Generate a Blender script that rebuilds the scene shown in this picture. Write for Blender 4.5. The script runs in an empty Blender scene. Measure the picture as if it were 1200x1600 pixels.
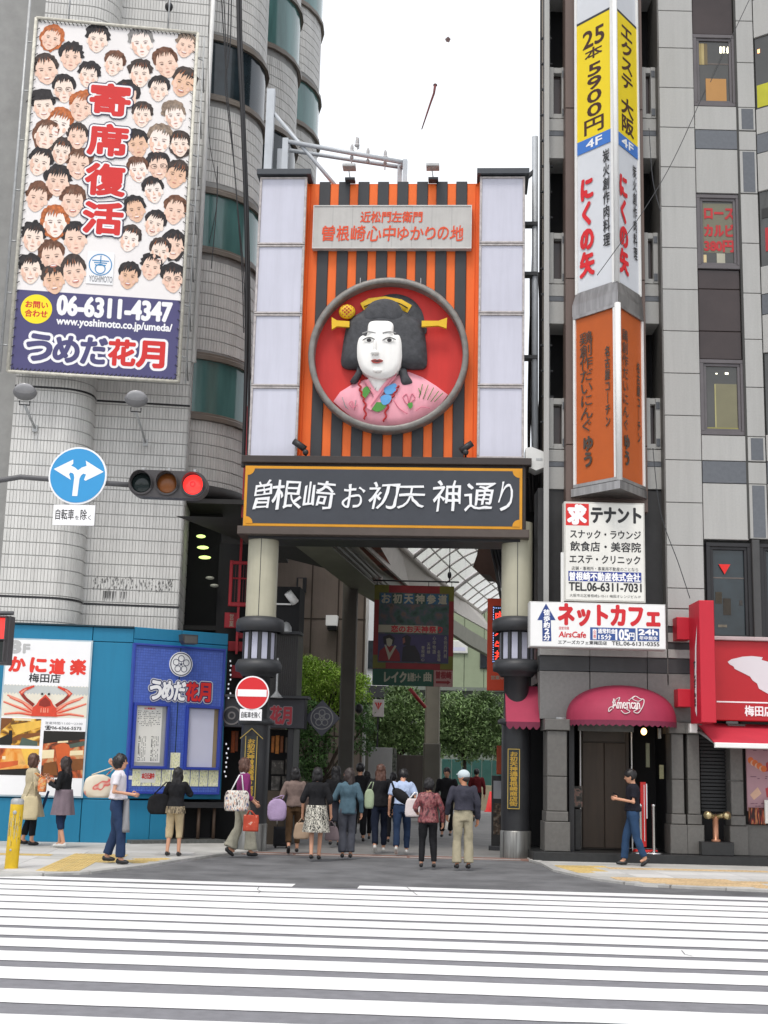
import bpy, bmesh, math, random
from mathutils import Vector, Matrix, noise
random.seed(7)
SC = bpy.context.scene
COL = SC.collection
PI = math.pi
rad = math.radians

# ------------------------------------------------------------------ camera
EYE = 1.63
FPX, CX, CY = 2066.0, 600.0, 800.0          # focal length and centre of the photograph in its pixels
PITCH, ROLL = rad(10.8264), rad(1.4162)
_F = Vector((0, math.cos(PITCH), math.sin(PITCH)))
_U0 = Vector((0, -math.sin(PITCH), math.cos(PITCH)))
_R0 = Vector((1, 0, 0))
_R = _R0 * math.cos(ROLL) + _U0 * math.sin(ROLL)
_U = _U0 * math.cos(ROLL) - _R0 * math.sin(ROLL)
cam_d = bpy.data.cameras.new('camera')
cam = bpy.data.objects.new('camera', cam_d)
COL.objects.link(cam)
M = Matrix((( _R.x, _U.x, -_F.x, 0), (_R.y, _U.y, -_F.y, 0), (_R.z, _U.z, -_F.z, EYE), (0, 0, 0, 1)))
cam.matrix_world = M
cam_d.sensor_fit = 'VERTICAL'
cam_d.sensor_height = 36.0
cam_d.lens = FPX / 1600.0 * 36.0
cam_d.clip_start = 0.1
cam_d.clip_end = 2000
SC.camera = cam

# ------------------------------------------------------------------ world and sun (overcast daylight)
SUN_EL, SUN_AZ = rad(62), rad(200)
w = bpy.data.worlds.new('World')
SC.world = w
w.use_nodes = True
nt = w.node_tree
nt.nodes.clear()
out = nt.nodes.new('ShaderNodeOutputWorld')
bg1 = nt.nodes.new('ShaderNodeBackground')
bg2 = nt.nodes.new('ShaderNodeBackground')
addn = nt.nodes.new('ShaderNodeAddShader')
sky = nt.nodes.new('ShaderNodeTexSky')
sky.sky_type = 'NISHITA'
sky.sun_disc = False
sky.sun_elevation = SUN_EL
sky.sun_rotation = SUN_AZ
sky.air_density = 1.0
sky.dust_density = 4.0
bg1.inputs[1].default_value = 0.05
nt.links.new(sky.outputs[0], bg1.inputs[0])
# bright unbroken cloud deck over that sky
tc = nt.nodes.new('ShaderNodeTexCoord')
nz = nt.nodes.new('ShaderNodeTexNoise')
nz.inputs['Scale'].default_value = 1.6
nz.inputs['Detail'].default_value = 4
cr = nt.nodes.new('ShaderNodeValToRGB')
cr.color_ramp.elements[0].position = 0.25
cr.color_ramp.elements[0].color = (0.93, 0.955, 1.0, 1)
cr.color_ramp.elements[1].position = 0.7
cr.color_ramp.elements[1].color = (1.0, 1.0, 0.995, 1)
nt.links.new(tc.outputs['Generated'], nz.inputs['Vector'])
nt.links.new(nz.outputs['Fac'], cr.inputs[0])
nt.links.new(cr.outputs[0], bg2.inputs[0])
bg2.inputs[1].default_value = 1.0
nt.links.new(bg1.outputs[0], addn.inputs[0])
nt.links.new(bg2.outputs[0], addn.inputs[1])
nt.links.new(addn.outputs[0], out.inputs[0])
sun_d = bpy.data.lights.new('sun', 'SUN')
sun_d.energy = 1.5
sun_d.angle = rad(14)
sun_d.color = (1.0, 0.96, 0.9)
sun = bpy.data.objects.new('sun', sun_d)
COL.objects.link(sun)
# the sun stands high, behind and to the left of the camera
sv = Vector((math.sin(SUN_AZ) * math.cos(SUN_EL), math.cos(SUN_AZ) * math.cos(SUN_EL), math.sin(SUN_EL)))
sun.rotation_euler = sv.to_track_quat('Z', 'Y').to_euler()
SC.view_settings.view_transform = 'Standard'
SC.view_settings.look = 'None'
SC.view_settings.exposure = 0.12
SC.view_settings.gamma = 1.0
SC.view_settings.use_curve_mapping = False
SC.render.engine = 'CYCLES'
SC.cycles.max_bounces = 6
SC.cycles.use_denoising = True

# ------------------------------------------------------------------ measuring helpers
def ray(x, y):
    return _F * FPX + _R * (x - CX) - _U * (y - CY)
def G(x, y, z=0.0):
    """ground point (at height z) seen at photo position x, y"""
    d = ray(x, y); t = (z - EYE) / d.z
    return Vector((d.x * t, d.y * t, z))
def AT(x, y, Y):
    """point at world depth Y seen at photo position x, y"""
    d = ray(x, y); t = Y / d.y
    return Vector((d.x * t, Y, d.z * t + EYE))
class Frame:
    """an upright wall plane: local x runs along it, local y away from the street, z up"""
    def __init__(s, X, Y, deg):
        s.o = Vector((X, Y, 0)); s.a = rad(deg)
        s.u = Vector((math.cos(s.a), math.sin(s.a), 0)); s.v = Vector((-math.sin(s.a), math.cos(s.a), 0))
    def uz(s, x, y, d=0.0):
        r = ray(x, y); e = Vector((0, 0, EYE)); o = s.o + s.v * d
        t = (o - e).dot(s.v) / r.dot(s.v)
        p = e + r * t
        return ((p - s.o).dot(s.u), p.z)
    def rect(s, x0, y0, x1, y1, d=0.0):
        xm, ym = (x0 + x1) / 2, (y0 + y1) / 2
        return (s.uz(x0, ym, d)[0], s.uz(x1, ym, d)[0], s.uz(xm, y1, d)[1], s.uz(xm, y0, d)[1])
    def place(s, o, x=0.0, y=0.0, z=0.0):
        p = s.o + s.u * x + s.v * y
        o.location = (p.x, p.y, z); o.rotation_euler = (0, 0, s.a)

# ------------------------------------------------------------------ materials
def lin(c):
    c = c / 255.0
    return c / 12.92 if c <= 0.04045 else ((c + 0.055) / 1.055) ** 2.4
def H(hx, k=1.0):
    hx = hx.lstrip('#')
    return tuple(min(1, lin(int(hx[i:i + 2], 16)) * k) for i in (0, 2, 4)) + (1,)
_mats = {}
def mat(name, col, rough=0.7, metal=0.0, var=0.12, scale=3.0, bump=0.0, bscale=60.0, island=0.0, obj=0.0, emit=0.0,
        dirt=0.0, spec=0.5, trans=0.0, alpha=1.0, stretch=None, ior=1.45):
    """one procedural material: base colour with noise wear, optional per-piece variation, bump, streaks"""
    if name in _mats: return _mats[name]
    if isinstance(col, str): col = H(col)
    m = bpy.data.materials.new(name); m.use_nodes = True
    n, l = m.node_tree.nodes, m.node_tree.links
    b = n['Principled BSDF']
    b.inputs['Roughness'].default_value = rough
    b.inputs['Metallic'].default_value = metal
    b.inputs['Specular IOR Level'].default_value = spec
    b.inputs['IOR'].default_value = ior
    if trans: b.inputs['Transmission Weight'].default_value = trans
    if alpha < 1: b.inputs['Alpha'].default_value = alpha
    t = n.new('ShaderNodeTexCoord')
    vec = t.outputs['Object']
    if stretch:
        mp = n.new('ShaderNodeMapping'); mp.inputs['Scale'].default_value = stretch
        l.new(vec, mp.inputs[0]); vec = mp.outputs[0]
    nz = n.new('ShaderNodeTexNoise'); nz.inputs['Scale'].default_value = scale; nz.inputs['Detail'].default_value = 6
    nz.inputs['Roughness'].default_value = 0.6
    l.new(vec, nz.inputs['Vector'])
    mr = n.new('ShaderNodeMapRange')
    mr.inputs['From Min'].default_value = 0.3; mr.inputs['From Max'].default_value = 0.7
    mr.inputs['To Min'].default_value = 1 - var; mr.inputs['To Max'].default_value = 1 + var
    l.new(nz.outputs['Fac'], mr.inputs[0])
    val = mr.outputs[0]
    def mul(a, lo, hi, src):
        r = n.new('ShaderNodeMapRange'); r.inputs['To Min'].default_value = lo; r.inputs['To Max'].default_value = hi
        l.new(src, r.inputs[0])
        mm = n.new('ShaderNodeMath'); mm.operation = 'MULTIPLY'
        l.new(a, mm.inputs[0]); l.new(r.outputs[0], mm.inputs[1]); return mm.outputs[0]
    if island:
        g = n.new('ShaderNodeNewGeometry'); val = mul(val, 1 - island, 1 + island, g.outputs['Random Per Island'])
    if obj:
        g = n.new('ShaderNodeObjectInfo'); val = mul(val, 1 - obj, 1 + obj, g.outputs['Random'])
    if dirt:
        mp = n.new('ShaderNodeMapping'); mp.inputs['Scale'].default_value = (5, 5, 0.35); l.new(t.outputs['Object'], mp.inputs[0])
        nd = n.new('ShaderNodeTexNoise'); nd.inputs['Scale'].default_value = 1.3; nd.inputs['Detail'].default_value = 8
        nd.inputs['Roughness'].default_value = 0.7
        l.new(mp.outputs[0], nd.inputs['Vector'])
        r = n.new('ShaderNodeMapRange'); r.inputs['From Min'].default_value = 0.42; r.inputs['From Max'].default_value = 0.75
        r.inputs['To Min'].default_value = 1; r.inputs['To Max'].default_value = 1 - dirt
        l.new(nd.outputs['Fac'], r.inputs[0])
        mm = n.new('ShaderNodeMath'); mm.operation = 'MULTIPLY'
        l.new(val, mm.inputs[0]); l.new(r.outputs[0], mm.inputs[1]); val = mm.outputs[0]
    mx = n.new('ShaderNodeVectorMath'); mx.operation = 'SCALE'
    mx.inputs[0].default_value = col[:3]
    l.new(val, mx.inputs['Scale'])
    l.new(mx.outputs[0], b.inputs['Base Color'])
    if emit:
        b.inputs['Emission Color'].default_value = col; b.inputs['Emission Strength'].default_value = emit
    if bump:
        nb = n.new('ShaderNodeTexNoise'); nb.inputs['Scale'].default_value = bscale; nb.inputs['Detail'].default_value = 3
        l.new(vec, nb.inputs['Vector'])
        bp = n.new('ShaderNodeBump'); bp.inputs['Strength'].default_value = bump; bp.inputs['Distance'].default_value = 0.02
        l.new(nb.outputs['Fac'], bp.inputs['Height']); l.new(bp.outputs[0], b.inputs['Normal'])
    _mats[name] = m
    return m
def ramp_mat(name, stops, scale=8.0, rough=0.7, detail=3.0, stretch=(1, 1, 1), distort=0.0, kind='noise', bump=0.0):
    """printed or woven patterns: noise or waves through a colour ramp"""
    if name in _mats: return _mats[name]
    m = bpy.data.materials.new(name); m.use_nodes = True
    n, l = m.node_tree.nodes, m.node_tree.links
    b = n['Principled BSDF']; b.inputs['Roughness'].default_value = rough
    t = n.new('ShaderNodeTexCoord'); mp = n.new('ShaderNodeMapping'); mp.inputs['Scale'].default_value = stretch
    l.new(t.outputs['Object'], mp.inputs[0])
    if kind == 'noise':
        nz = n.new('ShaderNodeTexNoise'); nz.inputs['Scale'].default_value = scale; nz.inputs['Detail'].default_value = detail
        nz.inputs['Distortion'].default_value = distort; o = nz.outputs['Fac']
    else:
        nz = n.new('ShaderNodeTexVoronoi'); nz.inputs['Scale'].default_value = scale; o = nz.outputs['Color']
    l.new(mp.outputs[0], nz.inputs['Vector'])
    cr = n.new('ShaderNodeValToRGB'); cr.color_ramp.interpolation = 'LINEAR'
    e = cr.color_ramp.elements
    while len(e) < len(stops): e.new(0.5)
    for i, (p, c) in enumerate(stops):
        e[i].position = p; e[i].color = H(c)
    l.new(o, cr.inputs[0]); l.new(cr.outputs[0], b.inputs['Base Color'])
    _mats[name] = m
    return m

# ------------------------------------------------------------------ mesh building
class MB:
    def __init__(s): s.v = []; s.f = []; s.m = []; s.sm = []
    def add(s, vs, fs, mi=0, smooth=False):
        b = len(s.v); s.v += [tuple(q) for q in vs]
        for f in fs:
            s.f.append(tuple(i + b for i in f)); s.m.append(mi); s.sm.append(smooth)
        return s
    def box(s, x0, x1, y0, y1, z0, z1, mi=0):
        vs = [(x, y, z) for z in (z0, z1) for y in (y0, y1) for x in (x0, x1)]
        return s.add(vs, [(0, 2, 3, 1), (4, 5, 7, 6), (0, 1, 5, 4), (2, 6, 7, 3), (0, 4, 6, 2), (1, 3, 7, 5)], mi)
    def cbox(s, x0, x1, y0, y1, z0, z1, c=0.01, mi=0):
        """box with its four front edges chamfered"""
        vs = [(x0, y1, z0), (x1, y1, z0), (x1, y1, z1), (x0, y1, z1),
              (x0, y0 + c, z0), (x1, y0 + c, z0), (x1, y0 + c, z1), (x0, y0 + c, z1),
              (x0 + c, y0, z0 + c), (x1 - c, y0, z0 + c), (x1 - c, y0, z1 - c), (x0 + c, y0, z1 - c)]
        fs = [(0, 3, 2, 1), (8, 9, 10, 11)]
        for i in range(4):
            j = (i + 1) % 4
            fs += [(i, j, 4 + j, 4 + i), (4 + i, 4 + j, 8 + j, 8 + i)]
        return s.add(vs, fs, mi)
    def poly(s, pts, y, mi=0):
        """flat shape facing the street at depth y; pts are (x, z), either winding"""
        a = sum(pts[i][0] * pts[(i + 1) % len(pts)][1] - pts[(i + 1) % len(pts)][0] * pts[i][1] for i in range(len(pts)))
        if a < 0: pts = pts[::-1]
        return s.add([(p[0], y, p[1]) for p in pts], [tuple(range(len(pts)))], mi)
    def prism(s, pts, y0, y1, mi=0, side=None):
        a = sum(pts[i][0] * pts[(i + 1) % len(pts)][1] - pts[(i + 1) % len(pts)][0] * pts[i][1] for i in range(len(pts)))
        if a < 0: pts = pts[::-1]
        n = len(pts)
        s.add([(p[0], y0, p[1]) for p in pts], [tuple(range(n))], mi)
        s.add([(p[0], y1, p[1]) for p in pts], [tuple(range(n - 1, -1, -1))], mi)
        s.add([(p[0], y0, p[1]) for p in pts] + [(p[0], y1, p[1]) for p in pts],
              [(i, n + i, n + (i + 1) % n, (i + 1) % n) for i in range(n)], mi if side is None else side)
        return s
    def slab(s, pts, z0, z1, mi=0, side=None):
        """horizontal slab from a plan outline"""
        a = sum(pts[i][0] * pts[(i + 1) % len(pts)][1] - pts[(i + 1) % len(pts)][0] * pts[i][1] for i in range(len(pts)))
        if a < 0: pts = pts[::-1]
        n = len(pts)
        s.add([(p[0], p[1], z1) for p in pts], [tuple(range(n))], mi)
        s.add([(p[0], p[1], z0) for p in pts], [tuple(range(n - 1, -1, -1))], mi)
        s.add([(p[0], p[1], z0) for p in pts] + [(p[0], p[1], z1) for p in pts],
              [(i, (i + 1) % n, n + (i + 1) % n, n + i) for i in range(n)], mi if side is None else side)
        return s
    def tube(s, path, r, k=8, mi=0, caps=True, r1=None):
        P = [Vector(p) for p in path]; n = len(P); rings = []
        up = Vector((0, 0, 1)); prev = None
        for i in range(n):
            t = (P[min(i + 1, n - 1)] - P[max(i - 1, 0)]).normalized()
            if prev is None:
                ref = up if abs(t.z) < 0.9 else Vector((1, 0, 0))
                a = t.cross(ref).normalized()
            else:
                a = (prev - t * prev.dot(t)).normalized()
            prev = a; b = t.cross(a)
            rr = r if r1 is None else r + (r1 - r) * i / (n - 1)
            if isinstance(r, (list, tuple)): rr = r[i]
            rings.append([P[i] + (a * math.cos(2 * PI * j / k) + b * math.sin(2 * PI * j / k)) * rr for j in range(k)])
        vs = [q for g in rings for q in g]
        fs = [(i * k + j, i * k + (j + 1) % k, (i + 1) * k + (j + 1) % k, (i + 1) * k + j) for i in range(n - 1) for j in range(k)]
        if caps: fs += [tuple(range(k - 1, -1, -1)), tuple((n - 1) * k + j for j in range(k))]
        return s.add(vs, fs, mi, True)
    def lathe(s, prof, cx=0, cy=0, k=24, mi=0, a0=0, a1=2 * PI, smooth=True):
        """prof: (radius, z) from bottom to top"""
        full = abs(a1 - a0 - 2 * PI) < 1e-6
        kk = k if full else k + 1
        vs = [(cx + r * math.cos(a0 + (a1 - a0) * j / k), cy + r * math.sin(a0 + (a1 - a0) * j / k), z) for r, z in prof for j in range(kk)]
        fs = []
        for i in range(len(prof) - 1):
            for j in range(k):
                j2 = (j + 1) % kk
                fs.append((i * kk + j, i * kk + j2, (i + 1) * kk + j2, (i + 1) * kk + j))
        return s.add(vs, fs, mi, smooth)
    def disc(s, cx, cz, rx, rz, y0, y1, k=32, mi=0, side=None):
        return s.prism([(cx + rx * math.cos(2 * PI * i / k), cz + rz * math.sin(2 * PI * i / k)) for i in range(k)], y0, y1, mi, side)
    def ring(s, cx, cz, ro, ri, y0, y1, k=40, mi=0):
        vs = []
        for y in (y0, y1):
            for r in (ro, ri):
                vs += [(cx + r * math.cos(2 * PI * i / k), y, cz + r * math.sin(2 * PI * i / k)) for i in range(k)]
        fs = []
        for i in range(k):
            j = (i + 1) % k
            fs += [(i, j, k + j, k + i), (2 * k + i, 3 * k + i, 3 * k + j, 2 * k + j), (i, 2 * k + i, 2 * k + j, j), (k + i, k + j, 3 * k + j, 3 * k + i)]
        return s.add(vs, fs, mi)
    def ell(s, c, r, k=12, rings=8, mi=0, m=None):
        vs = []; 
        for i in range(rings + 1):
            th = PI * i / rings
            for j in range(k):
                ph = 2 * PI * j / k
                p = Vector((r[0] * math.sin(th) * math.cos(ph), r[1] * math.sin(th) * math.sin(ph), r[2] * math.cos(th)))
                if m: p = m @ p
                vs.append(p + Vector(c))
        fs = [(i * k + j, (i + 1) * k + j, (i + 1) * k + (j + 1) % k, i * k + (j + 1) % k) for i in range(rings) for j in range(k)]
        return s.add(vs, fs, mi, True)
    def puff(s, pts, y, h, mi=0, steps=6, c=None, smooth=True, pw=0.5):
        """domed relief raised towards the street from an outline (x, z) by h"""
        a = sum(pts[i][0] * pts[(i + 1) % len(pts)][1] - pts[(i + 1) % len(pts)][0] * pts[i][1] for i in range(len(pts)))
        if a < 0: pts = pts[::-1]
        n = len(pts)
        if c is None: c = (sum(p[0] for p in pts) / n, sum(p[1] for p in pts) / n)
        vs = []
        for k in range(steps):
            t = 1 - k / steps
            hh = h * (1 - t ** 2.2) ** pw
            vs += [(c[0] + (p[0] - c[0]) * t, y - hh, c[1] + (p[1] - c[1]) * t) for p in pts]
        vs.append((c[0], y - h, c[1]))
        fs = [(k * n + i, k * n + (i + 1) % n, (k + 1) * n + (i + 1) % n, (k + 1) * n + i) for k in range(steps - 1) for i in range(n)]
        fs += [((steps - 1) * n + i, (steps - 1) * n + (i + 1) % n, steps * n) for i in range(n)]
        return s.add(vs, fs, mi, smooth)
    def mesh(s, name, mats):
        me = bpy.data.meshes.new(name)
        me.from_pydata(s.v, [], s.f)
        for m in (mats if isinstance(mats, (list, tuple)) else [mats]): me.materials.append(m)
        me.polygons.foreach_set('material_index', s.m)
        me.polygons.foreach_set('use_smooth', s.sm)
        me.update()
        return me
    def build(s, name, mats, parent=None, **kw):
        o = bpy.data.objects.new(name, s.mesh(name, mats)); COL.objects.link(o)
        if parent: o.parent = parent
        for k, v in kw.items(): o[k] = v
        return o
def thing(name, label, cat, frame=None, loc=None, rot=0.0, group=None):
    o = bpy.data.objects.new(name, None); COL.objects.link(o); o.empty_display_size = 0.2
    if frame: frame.place(o, *(loc or (0, 0, 0)))
    else:
        o.location = loc or (0, 0, 0); o.rotation_euler = (0, 0, rot)
    o['label'] = label; o['category'] = cat
    if group: o['group'] = group
    return o
def tag(o, label, cat, group=None):
    o['label'] = label; o['category'] = cat
    if group: o['group'] = group
    return o
def struct(o):
    o['kind'] = 'structure'; return o
def share(src, name, parent, x=0, y=0, z=0, rz=0, sc=None):
    o = bpy.data.objects.new(name, src if isinstance(src, bpy.types.Mesh) else src.data); COL.objects.link(o)
    o.parent = parent; o.location = (x, y, z); o.rotation_euler = (0, 0, rz)
    if sc: o.scale = sc
    return o
def copy_thing(root, label, loc=None, rz=None, group=None):
    r = root.copy(); COL.objects.link(r); r['label'] = label
    if loc is not None: r.location = loc
    if rz is not None: r.rotation_euler = (0, 0, rz)
    if group: r['group'] = group
    for ch in list(root.children):
        c = ch.copy(); COL.objects.link(c); c.parent = r
        for g in ch.children:
            d = g.copy(); COL.objects.link(d); d.parent = c
    return r

# ------------------------------------------------------------------ lettering
_glyphs = {}
def glyph(s, bold=0.0, extr=0.0, res=3):
    key = (s, res)
    if key in _glyphs: return _glyphs[key]
    c = bpy.data.curves.new('lettering', 'FONT'); c.body = s; c.resolution_u = res
    o = bpy.data.objects.new('lettering', c); COL.objects.link(o)
    me = o.to_mesh()
    vs = [tuple(v.co) for v in me.vertices]; fs = [tuple(p.vertices) for p in me.polygons]
    o.to_mesh_clear(); bpy.data.objects.remove(o); bpy.data.curves.remove(c)
    if not vs: vs = [(0, 0, 0)]
    _glyphs[key] = (vs, fs)
    return _glyphs[key]
def text(parent, s, box, m, y=-0.004, bold=0.0, extr=0.0, vert=False, shear=0.0, brush=0.0, res=3, name='lettering', fill=0.92, put=None, pad=0.0):
    """printed or raised characters filling box (x0, x1, z0, z1) of a street-facing surface at depth y"""
    x0, x1, z0, z1 = box; mb = MB() if put is None else put[0]; mi = 0 if put is None else put[1]
    yk = y
    def lay(s, x0, x1, z0, z1, cell):
        y = yk
        vs, fs = glyph(s, 0, 0.0, res)
        ax = min(v[0] for v in vs); bx = max(v[0] for v in vs); ay = min(v[1] for v in vs); by = max(v[1] for v in vs)
        if cell:   # keep the character's own place within the em square
            ax, bx, ay, by = min(0, ax), max(1.0 if ord(s[0]) > 0x2000 else bx, bx), min(-0.08, ay), max(0.84, by)
            if ord(s[0]) < 0x2000: ax, bx, ay, by = ax - 0.1, bx + 0.1, -0.05, 0.76
        sx = (x1 - x0) / max(bx - ax, 1e-4); sz = (z1 - z0) / max(by - ay, 1e-4)
        o = []
        for v in vs:
            X = (v[0] - ax) * sx; Z = (v[1] - ay) * sz
            if brush:
                q = noise.noise(Vector((v[0] * 2.3 + x0 * 7, v[1] * 2.3, z0)))
                q2 = noise.noise(Vector((v[0] * 6 + 9, v[1] * 6 + x0, 3.3)))
                X += brush * (z1 - z0) * (q * 0.5 + q2 * 0.25); Z += brush * (z1 - z0) * (q2 * 0.3 - q * 0.3 + 0.35 * (v[0] % 1.0 - 0.5))
            X += shear * Z
            o.append((x0 + X, Z + z0))
        # heavier strokes: the same outline laid again around itself, each a hair nearer than the last
        em = (sx + sz) / 2; offs = [(0.0, 0.0)]
        if bold:
            nn = 6 if bold <= 0.03 else (10 if bold <= 0.07 else 18)
            offs += [(bold * em * math.cos(2 * PI * k / nn), bold * em * math.sin(2 * PI * k / nn)) for k in range(nn)]
            if bold > 0.06: offs += [(bold * em * .5 * math.cos(2 * PI * k / 8), bold * em * .5 * math.sin(2 * PI * k / 8)) for k in range(8)]
        if not extr:
            for k, (dx, dz) in enumerate(offs):
                mb.add([(p[0] + dx, y - .00004 * k, p[1] + dz) for p in o], fs, mi)
            return
        o0 = o; y0_ = y
        for k, (dx, dz) in enumerate(offs):
            o = [(p[0] + dx, p[1] + dz) for p in o0]; y = y0_ - .0001 * k
            n = len(o)
            mb.add([(p[0], y, p[1]) for p in o], fs, mi)
            mb.add([(p[0], y + extr, p[1]) for p in o], [], mi)
            # side walls along boundary edges
            cnt = {}
            for f in fs:
                for i in range(len(f)):
                    e = (f[i], f[(i + 1) % len(f)]); cnt[e] = cnt.get(e, 0) + 1
            sides = [e for e in cnt if (e[1], e[0]) not in cnt]
            vv = []; ff = []
            for a, b in sides:
                k = len(vv); vv += [(o[a][0], y, o[a][1]), (o[b][0], y, o[b][1]), (o[b][0], y + extr, o[b][1]), (o[a][0], y + extr, o[a][1])]
                ff.append((k + 3, k + 2, k + 1, k))
            mb.add(vv, ff, mi)
    if vert:
        n = len(s); h = (z1 - z0) / n
        for i, ch in enumerate(s):
            if ch == ' ': continue
            q = h * (1 - fill) / 2
            lay('｜' if ch == 'ー' else ch, x0, x1, z1 - (i + 1) * h + q, z1 - i * h - q, True)
    else:
        lay(s, x0, x1, z0, z1, False)
    if put is not None: return None
    return mb.build(name, m, parent)
# ================================================================== GROUND
m_asph = mat('asphalt', (0.20, 0.20, 0.215, 1), 0.9, var=0.12, scale=7, bump=0.35, bscale=160, spec=0.3)
m_asph2 = mat('side_asphalt', (0.135, 0.137, 0.142, 1), 0.88, var=0.34, scale=1.3, bump=0.35, bscale=140, spec=0.3)
m_zebra = mat('zebra_paint', (0.76, 0.765, 0.76, 1), 0.6, var=0.06, scale=1.2, bump=0.25, bscale=60)
wn = m_zebra.node_tree
_nz = wn.nodes.new('ShaderNodeTexNoise'); _nz.inputs['Scale'].default_value = 9; _nz.inputs['Detail'].default_value = 9; _nz.inputs['Roughness'].default_value = .75
_mp = wn.nodes.new('ShaderNodeMapping'); _mp.inputs['Scale'].default_value = (.5, 1, 1); _tc = wn.nodes.new('ShaderNodeTexCoord'); wn.links.new(_tc.outputs['Object'], _mp.inputs[0]); wn.links.new(_mp.outputs[0], _nz.inputs['Vector'])
_r = wn.nodes.new('ShaderNodeMapRange'); _r.inputs['From Min'].default_value = .62; _r.inputs['From Max'].default_value = .72; _r.inputs['To Max'].default_value = .55; wn.links.new(_nz.outputs['Fac'], _r.inputs[0])
_x = wn.nodes.new('ShaderNodeMix'); _x.data_type = 'RGBA'; pass
_b = wn.nodes['Principled BSDF']; _s = _b.inputs['Base Color'].links[0].from_socket; wn.links.new(_r.outputs[0], _x.inputs['Factor']); wn.links.new(_s, _x.inputs[6]); _x.inputs[7].default_value = (.40, .40, .41, 1); wn.links.new(_x.outputs[2], _b.inputs['Base Color'])
m_pave = mat('pavement_concrete', (0.44, 0.435, 0.41, 1), 0.85, var=0.18, scale=1.6, bump=0.2, bscale=90)
m_slab = mat('pavement_slab', (0.52, 0.515, 0.50, 1), 0.85, var=0.08, scale=6, obj=0.10, bump=0.2)
m_kerb = mat('kerb_stone', (0.36, 0.355, 0.34, 1), 0.85, var=0.14, scale=6, obj=0.08, bump=0.2)
m_tact = mat('tactile_yellow', (0.56, 0.42, 0.17, 1), 0.75, var=0.14, scale=8, obj=0.12)
m_tact2 = mat('tactile_ochre', (0.55, 0.41, 0.24, 1), 0.8, var=0.16, scale=8, obj=0.12)
m_alley = mat('alley_paving', (0.20, 0.195, 0.19, 1), 0.75, var=0.16, scale=2.0, bump=0.15)
m_brickp = mat('brick_paving', (0.22, 0.125, 0.10, 1), 0.85, var=0.15, scale=5)

g = MB(); g.add([(-400, -200, 0), (400, -200, 0), (400, 700, 0), (-400, 700, 0)], [(0, 1, 2, 3)])
struct(g.build('ground', mat('far_ground', (0.16, 0.155, 0.15, 1), 0.9, var=0.1)))
g = MB(); g.add([(-60, -30, .004), (60, -30, .004), (60, 26.0, .004), (-60, 19.5, .004)], [(0, 1, 2, 3)])
road = struct(g.build('road', m_asph))
# asphalt apron of the side street
ap = [(-4.6, 18.75), (-3.45, 20.7), (-3.0, 22.5), (-2.62, 23.75), (-2.2, 24.35), (2.6, 24.35), (2.9, 23.3), (2.9, 21.9), (3.25, 20.5), (3.8, 19.55), (5.6, 19.1), (9, 19.25), (9, 18.75), (-4.6, 18.05)]
g = MB(); g.slab([(x, y) for x, y in ap], 0.002, 0.008)
struct(g.build('side_road', m_asph2))
# the arcade street
g = MB(); g.slab([(-3.0, 24.9), (2.9, 24.9), (6.5, 45), (22, 90), (8, 90), (-2.5, 45)], 0.002, 0.010)
struct(g.build('arcade_street', m_alley))
g = MB(); g.slab([(-2.5, 24.36), (2.75, 24.36), (2.8, 24.9), (-2.6, 24.9)], 0.002, 0.014)
th = struct(g.build('brick_threshold', m_brickp))
me = MB().cbox(0, 0.28, 0, 0.09, 0.010, 0.019, 0.003)
bm_ = me.mesh('brick', m_brickp)
for r in range(2):
    for i in range(17):
        share(bm_, 'brick', th, -2.45 + i * 0.305 + (r % 2) * 0.15, 24.68 + r * 0.11, 0)
me = MB().slab([(0, 0), (0.97, 0), (0.97, 0.1), (0, 0.1)], 0.012, 0.022).mesh('kerb_piece', m_kerb)
for i in range(5): share(me, 'kerb_piece', th, -2.45 + i * 1.02, 24.40, 0)

# zebra crossing: stripe edges measured across the road
zc = struct(MB().add([(-0.01, 0, 0.0045), (0, 0, 0.0045), (0, 0.01, 0.0045)], [(0, 1, 2)]).build('zebra_crossing', m_zebra))
ZE = [(18.53, 18.05), (17.93, 17.37), (17.25, 16.74), (16.62, 16.04), (15.92, 15.33), (15.22, 14.62), (14.47, 13.92), (13.79, 13.21), (13.02, 12.50), (12.30, 11.78), (11.52, 10.98), (10.68, 10.10), (9.72, 9.17), (8.78, 8.2), (7.85, 7.3), (6.9, 6.35)]
zth = rad(-3.3); zu = Vector((math.cos(zth), math.sin(zth), 0)); zn = Vector((-math.sin(zth), math.cos(zth), 0))
random.seed(3)
def stripe(a, b, u0, u1, z=0.009):
    mb = MB(); n = max(8, int((u1 - u0) / 0.12)); vs = []
    o1, o2 = random.random() * 90, random.random() * 90
    for i in range(n + 1):
        u = u0 + (u1 - u0) * i / n
        ja = 0.030 * noise.noise(Vector((u * 0.45 + o1, 0, 0))) + 0.010 * noise.noise(Vector((u * 3 + o1, 5, 0))) + 0.010 * noise.noise(Vector((u * 14 + o1, 7, 0)))
        jb = 0.030 * noise.noise(Vector((u * 0.45 + o2, 9, 0))) + 0.010 * noise.noise(Vector((u * 3 + o2, 2, 0))) + 0.010 * noise.noise(Vector((u * 14 + o2, 4, 0)))
        for q in (a + ja, b + jb):
            p = zu * u + zn * q; vs.append((p.x, p.y, z))
    mb.add(vs, [(2 * i, 2 * i + 1, 2 * i + 3, 2 * i + 2) for i in range(n)])
    return mb.build('stripe', m_zebra, zc)
for k, (a, b) in enumerate(ZE):
    if k == 0:
        stripe(18.56, 18.14, -11, -2.15, 0.0095); stripe(18.60, 18.16, -1.28, 12, 0.0095)
    else: stripe(a - 0.005, b + 0.008, -11, 12)
m_crack = mat('road_crack', (0.15, 0.15, 0.155, 1), 0.9)
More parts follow.
